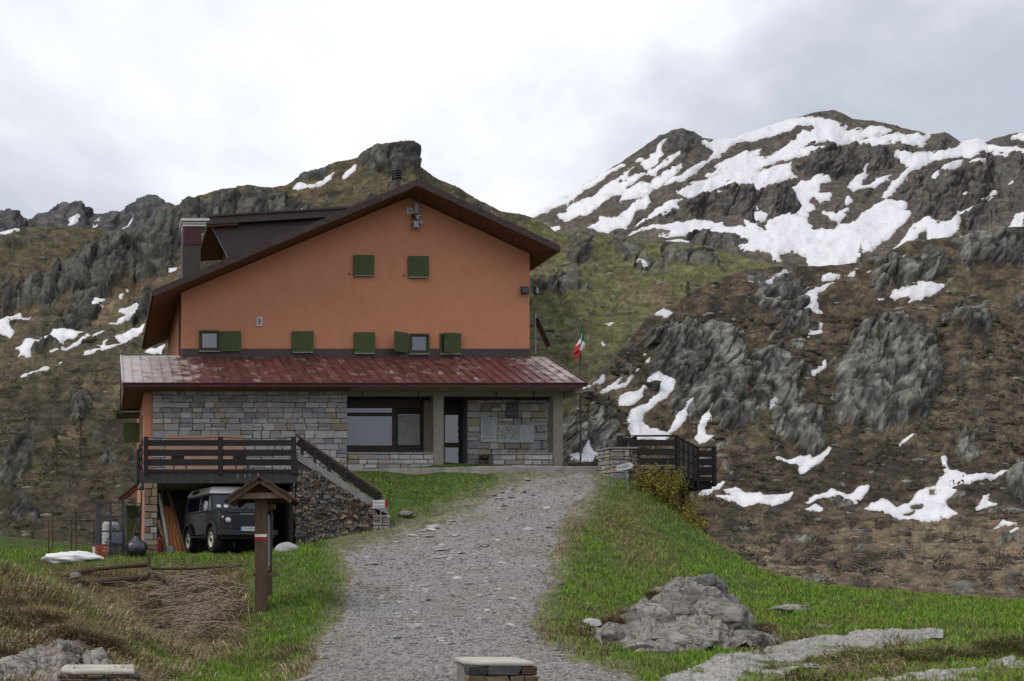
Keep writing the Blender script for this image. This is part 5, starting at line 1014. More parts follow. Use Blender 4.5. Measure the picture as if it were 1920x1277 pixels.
# rusty railing at the far left
fl_ = thing('iron_railing', 'thin rusty iron railing left of the steel rack', 'railing', (0, 0, 0))
RUSTY = M('rusty_iron', (.055, .03, .022), (.08, .042, .028), scale=9, rough=.8)
for px_, pt, Z in ((91, 978, 28.), (99, 962, 29.5), (134, 976, 28.), (143, 962, 29.5), (176, 976, 28.)):
    x = PX(px_, Z); box('post', RUSTY, fl_, x-.018, x+.018, Z-.018, Z+.018, PZ(1046, Z)-.15, PZ(pt-1, Z))
for (xa, xb, y_, Z) in ((78, 182, 977, 28.), (84, 184, 961, 29.5)): MB().tube([P(xa, y_, Z), P(xb, y_-2, Z)], .016, 6).build('rail', RUSTY, fl_)
# heaps
def blob(name, mat, c, sz, seed, sub=4, amp=.25, freq=1.6):
    bm = bmesh.new(); bmesh.ops.create_icosphere(bm, subdivisions=sub, radius=1.0); q = np.array([v.co[:] for v in bm.verts]); q = q*(1+amp*fbm(q*freq+seed, 4, seed)+amp*.35*ridged(q*freq*2.2, 3, seed+3))[:, None]
    for v, p in zip(bm.verts, q): v.co = p*np.array(sz)
    me = bpy.data.meshes.new(name); bm.to_mesh(me); bm.free(); o = link(name, me, mat, None, True); o.location = c; return o
x_, y_ = PX(132, 26.4), 26.4
tag(blob('snow_heap', SNOWM, (x_, y_, gh(x_, y_)+.02), (.74, .45, .20), 3, amp=.45, freq=1.3), 'long heap of old white snow on the grass left of the rack', 'snow')
LIM = M('pale_rock', (.36, .35, .36), (.27, .26, .27), scale=4, rough=.9, bump=.02, bscale=9)
x_, y_ = PX(538, 27.2), 27.2
tag(blob('boulder', LIM, (x_, y_, gh(x_, y_)-.02), (.36, .3, .24), 6, amp=.2), 'smooth pale boulder in front of the rubble stair wall', 'boulder')

# ================================================================== folding chairs on the terrace, things under the porch
def folding_chair(x, y, lab):
    t = thing('folding_chair', lab, 'chair', (x, y, 2.46), R(15), 'chairs on the terrace')
    for s in (-.2, .2):
        MB().tube([(s, -.25, 0), (s, .22, .86)], .013, 6).build('leg', BLACK, t); MB().tube([(s, .25, 0), (s, -.2, .46)], .013, 6).build('leg', BLACK, t)
    MB().box(-.21, .21, -.2, .2, .44, .465).build('seat', DARKW, t, .006); MB().box(-.21, .21, .14, .16, .62, .84).build('backrest', DARKW, t, .005); return t
folding_chair(PX(336, 29.3), 29.3, 'dark folding chair on the terrace near its left corner post'); folding_chair(PX(452, 29.3), 29.3, 'dark folding chair on the terrace right of the middle post')
PAPER = M('faded_paper', (.40, .42, .43), (.36, .375, .39), scale=5, rough=.6); INK = M('grey_ink', (.10, .13, .15), (.13, .16, .17), scale=9); BLUEI = M('blue_ink', (.06, .09, .26), (.08, .11, .3), scale=9)
def board(name, lab, cat, px0, px1, py0, py1, Y, mat, th=.03):
    t = thing(name, lab, cat, (PX(px0, Y), Y, PZ(py1, Y))); w_, h_ = PX(px1, Y)-PX(px0, Y), PZ(py0, Y)-PZ(py1, Y)
    MB().box(0, w_, -th, 0, 0, h_).build('panel', mat, t, .004); return t, w_, h_
t, w_, h_ = board('notice_board', 'tall pale notice board with printed lines beside the entrance', 'notice board', 901, 931, 783, 829, 32.90, PAPER)
MB().box(.02, w_-.02, -.0315, -.0302, h_*.88, h_*.97).build('heading', M('pale_blue_ink', (.24, .29, .36), (.27, .32, .38), scale=9), t)
rr = random.Random(3)
for k in range(14): MB().box(.07, .10+(w_-.16)*rr.uniform(.55, 1), -.0315, -.0302, h_*(.82-.044*k), h_*(.82-.044*k)+.011).build('text_line', INK, t)
for a, b in ((.1, .38), (.46, .86)): MB().box(w_*a, w_*b, -.0315, -.0302, h_*.14, h_*.165).build('text_line', BLUEI, t)
MAPM = M('printed_map', (.20, .23, .20), (.34, .36, .33), scale=7, rough=.6, ramp=(.42, .58), c3=(.14, .17, .16), s3=9, r3=(.55, .62), stretch=(1, 1, 2.2))
t, w_, h_ = board('map_board', 'wide map board on the porch wall with a blank right part', 'map', 932, 1001, 797, 830, 32.90, PAPER)
MB().box(.015, w_*.57, -.0315, -.0302, h_*.17, h_*.97).build('map_print', MAPM, t); MB().box(w_*.575, w_*.60, -.0315, -.0302, .01, h_-.01).build('fold', M('pale_blue_ink2', (.22, .27, .33), scale=9), t)
t, w_, h_ = board('plaque', 'dark slate plaque high on the porch stone wall', 'plaque', 949, 971, 754, 783, 32.90, M('slate', (.06, .06, .07), (.085, .085, .095), scale=7, rough=.7))
for k in range(4): MB().box(.05, w_-.05, -.034, -.0302, h_*(.75-.17*k), h_*(.75-.17*k)+.008).build('text_line', STEEL, t)
t, w_, h_ = board('notice_board', 'greenish notice panel right of the dining room window', 'notice board', 745.5, 787, 777, 835, 32.53, M('greenish_panel', (.155, .165, .14), (.12, .13, .115), scale=6, rough=.35))
MB().box(.0, w_, -.034, -.0302, h_-.02, h_).build('rim', STEEL, t); MB().box(.05, .10, -.034, -.0302, h_-.10, h_-.04).build('clip', GREEN, t)
DKR = M('dark_red_plastic', (.055, .012, .014), (.04, .01, .012), scale=4, rough=.5)
ch_ = thing('porch_chair', 'dark red chair under the porch beside the low wall', 'chair', (PX(912, 32.5), 32.5, 3.0), R(-20))
for sx in (-.2, .2):
    for sy in (-.18, .18): MB().box(sx-.02, sx+.02, sy-.02, sy+.02, 0, .42).build('leg', DKR, ch_)
MB().box(-.23, .23, -.21, .21, .42, .45).build('seat', DKR, ch_, .01); MB().box(-.23, .23, .19, .22, .45, .58).build('backrest', DKR, ch_, .01); MB().box(-.08, .08, -.08, .08, .453, .50).build('cushion', M('yellow_cloth', (.35, .25, .04), scale=5), ch_, .02)
bb = thing('door_basket', 'low black basket standing in front of the entrance door', 'basket', (PX(864, 32.9), 32.9, 3.0))
MB().lathe([(0, .13), (.20, .17), (.21, .16), (.03, .12)], (0, 0, 0), 'z', 16).build('tub', BLACK, bb); MB().lathe([(.18, .175), (.22, .18), (.22, .165)], (0, 0, 0), 'z', 16).build('rim', BLACKI, bb)

# ================================================================== fittings on the house
an = thing('antenna_bracket', 'grey antenna mast and bracket below the gable peak', 'antenna', (PX(783, YU), YU-.12, PZ(432, YU)))
gx_ = lambda px: PX(px, YU)-PX(783, YU); gz_ = lambda py: PZ(py, YU)-PZ(432, YU)
MB().tube([(0, 0, 0), (0, 0, gz_(368))], .032, 10).build('mast', STEEL, an); MB().tube([(gx_(775), 0, gz_(412)), (gx_(773), 0, gz_(378))], .008, 5).build('whip', STEEL, an)
MB().add([(gx_(776), -.02, gz_(402)), (gx_(780), -.02, gz_(402)), (gx_(780), .0, gz_(386)), (gx_(777), .0, gz_(380))], [(0, 1, 2, 3)]).obox((gx_(778), 0, gz_(393)), (.09, .03, .32)).build('panel_antenna', PALEP, an)
for py_ in (407, 421): MB().box(gx_(771), gx_(788), -.03, .10, gz_(py_)-.02, gz_(py_)+.02).build('clamp', STEEL, an)
for px_, py_, w2, h2 in ((776, 424, .16, .22), (786, 421, .10, .12), (779, 411, .08, .14)): MB().box(gx_(px_)-w2/2, gx_(px_)+w2/2, -.10, -.04, gz_(py_)-h2/2, gz_(py_)+h2/2).build('junction_box', STEEL, an, .008)
for px_ in (770, 774): MB().lathe([(0, .03), (.07, .04), (.09, .02)], (gx_(px_), -.03, gz_(409)), 'z', 8).build('insulator', BLACK, an); MB().tube([(gx_(px_), -.03, gz_(409)), (gx_(px_), 0, gz_(428))], .008, 5).build('wire', BLACK, an)
for lab, px0, px1, py0, py1, Y, ang in (('square black floodlight on the upper right wall corner', 975, 989, 539, 553, YU-.06, 0), ('black floodlight turned sideways round the right wall corner', 995.5, 1002, 541, 553, YU+.25, 50)):
    t = thing('floodlight', lab, 'lamp', (PX((px0+px1)/2, Y), Y, PZ(py1, Y)), R(ang), 'floodlights on the house')
    MB().box(-.13, .13, -.16, -.04, 0, .25).build('housing', BLACK, t, .02); MB().box(-.10, .10, -.166, -.161, .03, .22).build('lens', CARG, t); MB().box(-.15, .15, -.05, .0, .26, .285).build('bracket', BLACK, t)
sp = thing('solar_panel', 'tilted dark solar panel on a pole beside the right wall', 'solar panel', (PX(1004, 34.4), 34.4, 6.9))
q = lambda px, py: Vector((PX(px, 34.4)-PX(1004, 34.4), 0, PZ(py, 34.4)-6.9))
MB().tube([q(1004, 664), q(1004, 588)], .03, 8).build('pole', STEEL, sp)
a_, b_ = q(1005, 597), q(1029, 650); MB().bar(a_, b_, .30, .05, (1, 0, .45)).build('module', M('solar_cells', (.012, .012, .018), (.02, .02, .028), scale=9, rough=.2), sp, .004)
for py_ in (607, 632, 656): MB().tube([q(994, py_), q(1004, py_)], .018, 6).build('arm', STEEL, sp)
MB().tube([q(1004, 632), q(1021, 634)], .015, 6).build('strut', STEEL, sp)

# ================================================================== flag
fy_ = 32.2; fpx = PX(1088.5, fy_); fz0, fz1 = 3.0, PZ(600, fy_)
fp = thing('flagpole', 'slim dark flagpole at the right end of the porch', 'flagpole', (fpx, fy_, fz0))
MB().tube([(0, 0, -.1), (0, 0, fz1-fz0)], [.032, .022], 10).build('pole', M('dark_pole', (.05, .035, .032), (.07, .05, .045), scale=5, rough=.5), fp); MB().lathe([(fz1-fz0, .03), (fz1-fz0+.05, .04), (fz1-fz0+.09, .01)], (0, 0, 0), 'z', 10).build('finial', STEEL, fp)
fg = thing('flag', 'limp green white and red striped flag on the pole', 'flag', (fpx, fy_, fz1-.10))
bands = ((0, 1/3., 'green_band', (.015, .17, .05)), (1/3., 2/3., 'white_band', (.62, .62, .64)), (2/3., 1., 'red_band', (.42, .018, .03)))
for u0, u1, nm, cc in bands:
    V = []; nu, nv = 14, 18
    for i in range(nu+1):
        u = u0 + (u1-u0)*i/nu
        for j in range(nv+1):
            v = j/nv; hang = u**.85*(.92+.1*v)
            x = -.03 + .16*v*(1-u)**1.5 - .06*u - .03*u*u*3*(.4+.6*v) + .055*math.sin(7*v + 2.5*u)*min(1, u*2.2) + .14*v*math.sin(min(1, u*1.6)*math.pi)*.9
            y = -.09*math.sin(9*v+1.2)*min(1, u*3) ; V.append((x, y, -.42*v*(1-.35*u) - hang))
    q_ = [(i*(nv+1)+j, (i+1)*(nv+1)+j, (i+1)*(nv+1)+j+1, i*(nv+1)+j+1) for i in range(nu) for j in range(nv)]
    o = link(nm, np_mesh(nm, V, q_), M('cloth_'+nm, cc, tuple(c*.85 for c in cc), scale=5, rough=.85), fg, True)
    sm = o.modifiers.new('thickness', 'SOLIDIFY'); sm.thickness = .004

# ================================================================== signs
sg = thing('info_shelter', 'wooden information post under a small gabled roof by the path', 'sign', (0, 0, 0))
A = Vector((PX(490, 19), 19, 0)); dv_ = Vector((.27, 1., 0)).normalized(); rt = Vector((dv_.y, -dv_.x, 0))
LARCH = M('larch_timber', (.088, .052, .034), (.056, .034, .024), scale=5, rough=.75, stretch=(4, 4, .4), bump=.006, bscale=8, rnd=.12); OLDL = M('weathered_timber', (.20, .14, .10), (.14, .095, .07), scale=5, rough=.8, stretch=(3, 3, .6))
Msh = Matrix((rt, dv_, Vector((0, 0, 1)))).transposed()
def sbox(name, mat, cx_, cy_, cz_, sx, sy, sz, bev=.006): return MB().obox(A + rt*cx_ + dv_*cy_ + Vector((0, 0, cz_)), (sx, sy, sz), Msh).build(name, mat, sg, bev)
zb_ = PZ(1134, 19)-.25; ztop = PZ(905, 19)
sbox('post', LARCH, 0, 0, (zb_+ztop)/2, .235, .2, ztop-zb_); sbox('post', LARCH, .02, 1.0, (zb_+ztop)/2, .2, .18, ztop-zb_)
sbox('board', OLDL, .06, .5, PZ(1020, 19), .05, .78, 1.05); sbox('poster', PAPER, .09, .5, PZ(1015, 19), .006, .7, .95, 0); sbox('poster', PAPER, .03, .5, PZ(1015, 19), .006, .7, .95, 0)
for k in range(3): sbox('text_line', BLACK, .0935+.0, .25+.02*k, PZ(975+k*6, 19), .004, .18, .03, 0)
sbox('trim_strip', M('white_strip', (.33, .34, .36), (.27, .28, .30), scale=6), .135, .13, PZ(1012, 19), .035, .05, .98, 0)
ev, ap = PZ(942, 19), PZ(899, 19)
for s in (-1, 1):
    a2 = A + rt*(s*.70) + Vector((0, 0, ev)); b2 = A + Vector((0, 0, ap))
    m = MB()
    for k in range(5):
        t0, t1 = k/5., (k+1)/5. - .008
        p0 = a2 + (b2-a2)*t0; p1 = a2 + (b2-a2)*t1; lift = Vector((0, 0, .012*(k % 2)))
        vv = [p0 - dv_*.42 + lift, p1 - dv_*.42 + lift, p1 + dv_*1.42 + lift, p0 + dv_*1.42 + lift]; vv = vv + [v + Vector((0, 0, .05)) for v in vv]
        MB().add(vv, [(0,1,2,3),(7,6,5,4),(0,4,5,1),(1,5,6,2),(2,6,7,3),(3,7,4,0)]).build('roof_board', FASC, sg)
    for dd in (-.35, 1.3):
        MB().bar(A + rt*(s*.62) + dv_*dd + Vector((0, 0, ev+.0)), A + rt*(s*.02) + dv_*dd + Vector((0, 0, ap-.05)), .06, .10).build('rafter', LARCH, sg)
MB().bar(A - rt*.52 - dv_*.22 + Vector((0, 0, PZ(931, 19))), A + rt*.62 - dv_*.22 + Vector((0, 0, PZ(931, 19))), .08, .115).build('tie_beam', OLDL, sg, .006)
MB().bar(A - rt*.46 + dv_*1.15 + Vector((0, 0, PZ(931, 19))), A + rt*.50 + dv_*1.15 + Vector((0, 0, PZ(931, 19))), .08, .12).build('tie_beam', LARCH, sg, .006)
sbox('cross_block', OLDL, .16, .25, PZ(949, 19), .2, .12, .1); sbox('cross_block', OLDL, .17, .25, PZ(1078, 19), .36, .09, .06); sbox('cross_block', BLACKI, -.14, .2, PZ(1078, 19), .06, .08, .06)
sbox('trail_mark', M('white_mark', (.6, .58, .56), scale=8), 0, -.1025, PZ(1004.5, 19), .236, .004, .055, 0); sbox('trail_mark', M('red_mark', (.25, .012, .02), scale=8), 0, -.1025, PZ(1010.5, 19), .236, .004, .065, 0)
REDS = M('sign_red', (.28, .012, .02), (.22, .01, .018), scale=6, rough=.5); SIGNW = M('sign_white', (.56, .57, .58), (.5, .5, .51), scale=5, rough=.5)
ts = thing('trail_sign', 'white trail sign with red arrow tip pointing left by the stairs', 'sign', (PX(716, 27.2), 27.2, gh(PX(716, 27.2), 27.2)))
b0 = Vector(ts.location); tq = lambda px, py, Y=27.2: Vector((PX(px, Y), Y, PZ(py, Y))) - b0
MB().tube([Vector((0, 0, -.2)), Vector((0, 0, 0)), tq(712.5, 940)], .02, 8).build('post', STEEL, ts)
def flat(name, mat, pts, y0, y1): return MB().prism([(v.x, v.z) for v in pts], y0, y1, 'y').build(name, mat, ts if name[0] != '_' else None)
MB().prism([(tq(x, y).x, tq(x, y).z) for x, y in ((698, 938.5), (720.5, 937), (720.5, 952), (698, 953.5))], -.045, -.03, 'y').build('panel', SIGNW, ts)
MB().prism([(tq(x, y).x, tq(x, y).z) for x, y in ((692.5, 946.5), (697.9, 941), (697.9, 952))], -.045, -.03, 'y').build('arrow_tip', REDS, ts)
for a, b in ((721, 723.7), (724.3, 727)): MB().prism([(tq(x, y).x, tq(x, y).z) for x, y in ((a, 937.5), (b, 937.5), (b, 951.8), (a, 951.8))], -.045, -.03, 'y').build('red_bar', REDS, ts)
for yy in (943.2, 949.2):
    xx = 700.5
    while xx < 718:
        l_ = rr.uniform(1.0, 2.2); MB().prism([(tq(x, y).x, tq(x, y).z) for x, y in ((xx, yy-.9), (xx+l_, yy-.9), (xx+l_, yy+.9), (xx, yy+.9))], -.048, -.0452, 'y').build('lettering', INK, ts); xx += l_ + .7
t2 = thing('trail_sign', 'white arrow sign pointing right in front of the stone pier', 'sign', (PX(1177, 29.0), 29.0, gh(PX(1177, 29.0), 29.0)))
b1 = Vector(t2.location); tr = lambda px, py, Y=29.0: Vector((PX(px, Y), Y, PZ(py, Y))) - b1
MB().tube([Vector((0.01, 0, -.2)), tr(1177, 908), tr(1170, 878)], .02, 8).build('post', STEEL, t2)
MB().prism([(tr(x, y).x, tr(x, y).z) for x, y in ((1154.5, 873.5), (1180, 867), (1187, 872), (1181.5, 879), (1156, 884))], -.05, -.03, 'y').build('panel', SIGNW, t2)
for k, yy in enumerate((875.2, 878.5)): MB().bar(tr(1162, yy) + Vector((0, -.053, 0)), tr(1177, yy-4) + Vector((0, -.053, 0)), .004, .018).build('lettering', INK, t2)
MB().bar(tr(1158, 874.5) + Vector((0, -.053, 0)), tr(1159, 878.5) + Vector((0, -.053, 0)), .004, .03).build('red_mark', REDS, t2)

# ================================================================== stone pier and wooden deck right of the path
YP = 30.0
pr = thing('stone_pier', 'squat dry stone pier with slab cap right of the path', 'pier', (PX(1170, YP), YP, gh(PX(1170, YP), YP)))
core = MB().box(PX(1147, YP)-pr.location.x, PX(1194, YP)-pr.location.x, .06, .7, -.3, PZ(842, YP)-pr.location.z).build('core', MORTAR, pr)
MB().box(PX(1142, YP)-pr.location.x, PX(1195, YP)-pr.location.x, -.05, .8, PZ(842, YP)-pr.location.z, PZ(838.5, YP)-pr.location.z).build('cap_slab', CAPC, pr, .012)
wall_stones(core, PX(1146, YP)-pr.location.x, PX(1178, YP)-pr.location.x, -.1, PZ(843, YP)-pr.location.z, .05, hmin=.08, hmax=.2, lmin=.18, lmax=.45, tones=(2, 5, 1, 1, 3, 3), depth=.14)
wall_stones(core, .06, .7, -.1, PZ(843, YP)-pr.location.z, PX(1147, YP)-pr.location.x-.04, hmin=.08, hmax=.2, lmin=.15, lmax=.4, tones=(2, 5, 1, 1, 3, 3), depth=.12, ax='y')
for k in range(60):
    o = bpy.data.objects.new('stone', RUBS[random.randrange(12)]); COL.objects.link(o); o.parent = core
    o.location = (random.uniform(PX(1179, YP), PX(1195, YP))-pr.location.x, .04, random.uniform(-.1, PZ(845, YP)-pr.location.z)); s_ = random.uniform(.04, .075); o.scale = (s_, .06, s_*.9); o.rotation_euler = (0, random.uniform(0, 3), 0)
dk = thing('timber_deck', 'dark timber viewing deck with boarded railing beyond the path', 'deck', (0, 0, 0))
c0, c1, c2, c3 = P(1200, 0, 31), P(1271, 0, 31), P(1307, 0, 34), P(1340, 0, 34); zf = 2.95
FL = [(c0.x-.6, 31.0), (c1.x, 31.0), (c2.x, 34.0), (c3.x, 34.0), (c3.x, 36.0), (c0.x-.6, 36.0)]
MB().prism(FL, zf-.16, zf, 'z').build('floor', DARKW, dk); MB().prism([(a*1.0, b+.15) for a, b in FL], zf-.42, zf-.17, 'z').build('joists', BLACKI, dk)
for x, y in ((c1.x-.3, 31.5), (c2.x-.2, 34.3), (c3.x-.2, 35.6), (c0.x, 31.6)): box('support', DARKW, dk, x-.09, x+.09, y-.09, y+.09, gh(x, y)-.3, zf-.3)
def rail_run(a, b, Y0_, Y1_, rows, extra):
    pa, pb = Vector((a, Y0_, 0)), Vector((b, Y1_, 0))
    for z0_, z1_ in rows: MB().bar(pa + Vector((0, 0, (z0_+z1_)/2)), pb + Vector((0, 0, (z0_+z1_)/2)), .035, z1_-z0_).build('rail_board', DARKW, dk, .004)
    MB().bar(pa + Vector((0, 0, zf+1.05)), pb + Vector((0, 0, zf+1.05)), .07, .035).build('top_rail', DARKW, dk)
    for k in range(extra+1):
        p = pa + (pb-pa)*(k/extra); MB().box(p.x-.05, p.x+.05, p.y-.055, p.y+.055, zf-.35, zf+1.04).build('post', DARKW, dk, .005)
rows = [(zf+.12, zf+.34), (zf+.44, zf+.64), (zf+.74, zf+.93)]
rail_run(PX(1190, 31), c1.x, 31., 31., rows, 1); rail_run(c1.x+.02, c2.x, 31.08, 34., [(zf+.03, zf+.34), (zf+.38, zf+.66), (zf+.70, zf+.98)], 4); rail_run(c2.x, c3.x, 34.02, 34.02, [(zf+.05, zf+.34), (zf+.40, zf+.64), (zf+.70, zf+.93)], 1)
MB().bar(P(1181, 821, 30.6), P(1196, 862, 30.6), .06, .14).build('brace', DARKW, dk); box('post', DARKW, dk, PX(1159, 30.9), PX(1166, 30.9), 30.85, 30.97, 3.0, PZ(818, 30.9)); box('rail_board', DARKW, dk, PX(1166, 30.9), PX(1177, 30.9), 30.9, 30.94, PZ(840, 30.9), PZ(822, 30.9)); MB().bar(P(1160, 817, 30.9), P(1271, 816, 31.0), .05, .025).build('top_rail', DARKW, dk)

# ================================================================== rocks of the foreground
def rock_sheet(name, parent, crest, foot, amp, seed, cell=26., tones=((.30,.275,.25), (.165,.155,.15), (.24,.235,.15)), dx=1.3, dy=1.3, back=.9, auto=None):
    """one mass of living rock between a foot line and a crest line (x,y,Z of the photograph), closed behind"""
    c, f = np.array(crest, float), np.array(foot, float); xs = np.arange(c[0, 0], c[-1, 0], dx); wv_ = np.stack([xs/45., xs*0+seed+.5, xs*0], -1)
    yc, Zc = np.interp(xs, c[:, 0], c[:, 1]), np.interp(xs, c[:, 0], c[:, 2]); yf, Zf = np.interp(xs, f[:, 0], f[:, 1]), np.interp(xs, f[:, 0], f[:, 2])
    if auto:
        yc, yf = yc + 9*fbm(wv_, 4, seed+40), yf + 16*fbm(wv_, 4, seed+41)
        Zg = np.array([ray_ground(a, b, 8.5, 30)[1] for a, b in zip(xs[::12], yc[::12])]); Zc = np.interp(xs, xs[::12], Zg) - auto*(.75 + 1.1*fbm(np.stack([xs/70., xs*0+seed, xs*0], -1), 4, seed))
        Zg = np.array([ray_ground(a, b, 8.5, 30)[1] for a, b in zip(xs[::12], yf[::12])]); Zf = np.interp(xs, xs[::12], Zg) - auto*.2
    n = int(max(12, (yf-yc).max()/dy)); t = np.linspace(0, 1, n)[:, None]; Y = yf + (yc-yf)*t**.9; Z = Zf + (Zc-Zf)*t; X = np.repeat(xs[None], n, 0)
    s = np.linspace(0, 1, 16)[1:, None]; hc = (CY-yc)*Zc/F; Zb = Zc + s*back; hb = hc - s**1.6*.75; Y = np.vstack([Y, CY-hb*F/Zb]); Z = np.vstack([Z, Zb]); X = np.vstack([X, np.repeat(xs[None], 15, 0)])
    B = np.stack([(X-CX)*Z/F, Z, (CY-Y)*Z/F], -1); W = B*F/15.; Nn = np.cross(np.gradient(B, axis=1), np.gradient(B, axis=0)); Nn /= np.linalg.norm(Nn, axis=-1)[..., None]+1e-9
    u, v = W[..., 0]+.3*W[..., 2], W[..., 2]*1.1+W[..., 1]*.7-.2*W[..., 0]; wq = W + 7*np.stack([fbm(W/20., 3, seed+20), fbm(W/20., 3, seed+21), fbm(W/20., 3, seed+22)], -1)
    f1, k1, r1 = facets(u/cell/1.5, v/cell/1.1, seed, .7); f2, k2, r2 = facets(u/cell*1.3, v/cell*2.1, seed+1, .7); q = wq/np.array([34., 34., 20.])
    k1 = 1-sstep(.0, .035, np.abs(fbm(wq/np.array([46., 46., 30.]), 3, seed+30))); k2 = 1-sstep(.0, .05, np.abs(fbm(wq/np.array([17., 17., 11.]), 2, seed+31))); k3 = k2*0; r3 = r2
    e_ = np.minimum(1, np.minimum(xs-xs[0], xs[-1]-xs)/25.)[None]
    d = amp*(.75*f1 + .30*f2 - .40*k1 - .16*k2 + .9*fbm(q, 5, seed) + .45*ridged(q*1.7, 4, seed+3) + .10*fbm(W/3., 3, seed))*(.35+.65*e_)
    V = B + Nn*(d*15./F)[..., None]
    T = np.array(tones); g = sstep(.1, .8, .3*r1+.25*r2+.1*r3+.25+.9*fbm(W/9., 5, seed+7))[..., None]; col = T[1]+(T[0]-T[1])*g; col = col+(T[2]-col)*sstep(.12, .4, fbm(W/16., 5, seed+8))[..., None]*.55
    col = np.clip(col*(1-.55*np.clip(.8*k1+.4*k2+.08*k3, 0, 1)[..., None])*(1+.35*fbm(W/3., 3, seed+9)[..., None]), .01, .8)  # shade of the fissures darkened into the rock colour
    nr, nc = X.shape; idx = np.arange(nr*nc).reshape(nr, nc); qd = np.stack([idx[:-1, :-1], idx[:-1, 1:], idx[1:, 1:], idx[1:, :-1]], -1).reshape(-1, 4)
    return link(name, np_mesh(name, V.reshape(-1, 3), qd, cols=col.reshape(-1, 3)), M('living_rock', (1.15, 1.15, 1.15), (.75, .75, .75), scale=14, rough=.95, attr='Col', bump=.02, bscale=22, world=True, spec=.12, detail=9), parent, True)
OUTC = M('grey_outcrop', (.29, .268, .242), (.135, .126, .118), scale=3.4, rough=.95, bump=.05, bscale=5, c3=(.155, .165, .12), s3=2.2, r3=(.56, .72), spec=.12, detail=10, rnd=.12, crack=(2.2, .035, (.035, .032, .03)))
OUTD = M('dark_outcrop', (.17, .165, .155), (.09, .088, .085), scale=3.2, rough=.95, bump=.05, bscale=6, c3=(.24, .235, .21), s3=2.4, r3=(.58, .72), spec=.12, detail=10, crack=(3.2, .04, (.025, .024, .023)))
def crag(name, parent, mat, c, sz, seed, rot=0, sub=5, amp=.32, planes=11):
    bm = bmesh.new(); bmesh.ops.create_icosphere(bm, subdivisions=sub, radius=1.0); q = np.array([v.co[:] for v in bm.verts]); rs = np.random.RandomState(seed)
    for k in range(planes):
        nm = rs.normal(size=3); nm /= np.linalg.norm(nm); e_ = q @ nm - rs.uniform(.62, .9); m = e_ > 0; q[m] -= .9*e_[m][:, None]*nm
    ws_ = np.array(sz)/max(sz); Q_ = q*ws_*2.1 + seed*3.7
    d = amp*.55*fbm(Q_*1.3, 3, seed) + amp*.42*(ridged(Q_*np.array([2., 2., 3.2]), 5, seed+5)-.2) + amp*.10*ridged(Q_*8, 3, seed+9)
    fu, fk, _r = facets(Q_[:, 0]*1.4+Q_[:, 1]*.8, Q_[:, 2]*1.9+Q_[:, 1]*.5, seed); d = d*.6 + amp*(.35*fu-.2*fk)
    q = q*(1+d)[:, None]
    for v, p in zip(bm.verts, q): v.co = p*np.array(sz)
    me = bpy.data.meshes.new(name); bm.to_mesh(me); bm.free(); o = link(name, me, mat, parent, True); o.location = c; o.rotation_euler = (0, 0, rot); return o
ro = thing('rock_outcrop', 'craggy grey rock outcrop with grass tufts right of the path', 'rock', (0, 0, 0))
def cr(px, py, Z, w, h, d, seed, mat=OUTC, rot=0, parent=ro, sub=5, amp=.32, planes=11): s_ = Z/F; return crag('rock', parent, mat, tuple(P(px, py, Z)), (w*s_/2, d, h*s_/2), seed, rot, sub, amp, planes)
rock_sheet('rock', ro, [(1098,1224,15.0),(1112,1200,15.2),(1128,1184,15.4),(1160,1168,15.7),(1190,1142,16.0),(1215,1122,16.2),(1245,1110,16.3),(1280,1092,16.4),(1310,1079,16.5),(1345,1076,16.5),(1357,1084,16.5),(1363,1122,16.3),(1386,1131,16.1),(1402,1152,15.9),(1410,1176,15.7),(1450,1192,15.6),(1470,1210,15.5)],
           [(1098,1235,14.7),(1200,1235,14.2),(1300,1228,14.3),(1400,1215,14.6),(1470,1216,15.1)], 15., 61, 62., ((.27,.25,.228), (.125,.118,.112), (.20,.195,.13)))
for px_, py_, Z_, w_, h_, d_, sd_, mm in ((1146, 1192, 15.2, 60, 52, .28, 16, OUTC), (1328, 1104, 16.2, 76, 66, .4, 12, OUTD), (1352, 1158, 15.5, 115, 84, .5, 13, OUTC), (1222, 1172, 15.4, 130, 80, .45, 14, OUTC), (1285, 1132, 16.0, 130, 84, .5, 15, OUTC), (1290, 1196, 14.8, 150, 58, .4, 17, OUTC), (1262, 1150, 15.6, 90, 60, .4, 18, OUTC), (1205, 1214, 14.5, 90, 34, .3, 19, OUTC), (1395, 1196, 15.1, 90, 40, .35, 20, OUTC)):
    cr(px_, py_, Z_, w_, h_, d_, sd_, mm, 0, ro, 5, .22, 26)
rsb = thing('rock_slab', 'long flat pale rock slab sloping out of the turf', 'rock', (0, 0, 0))
rock_sheet('rock', rsb, [(1215,1300,12.0),(1240,1272,12.7),(1290,1250,13.3),(1340,1236,13.8),(1400,1222,14.3),(1470,1207,14.9),(1540,1192,15.6),(1620,1188,15.8),(1700,1181,16.2),(1770,1180,16.3)],
           [(1215,1320,11.2),(1400,1300,11.5),(1500,1262,12.7),(1580,1238,13.6),(1680,1214,14.6),(1770,1200,15.4)], 5.5, 71, 80., ((.33,.315,.29), (.21,.20,.195), (.27,.27,.19)), auto=.7)
rs2 = thing('rock_slab', 'flat pale rock in the lower right corner of the meadow', 'rock', (0, 0, 0))
rock_sheet('rock', rs2, [(1580,1310,10.4),(1640,1276,11.0),(1720,1262,11.3),(1800,1252,11.5),(1860,1246,11.6),(1920,1234,11.9),(2010,1230,12.0)], [(1580,1340,9.6),(2010,1340,9.6)], 5.5, 81, 80., ((.33,.315,.29), (.20,.19,.185), (.26,.26,.19)), auto=.5)
lr = thing('rock_outcrop', 'broken brown grey rocks in the lower left corner', 'rock', (0, 0, 0))
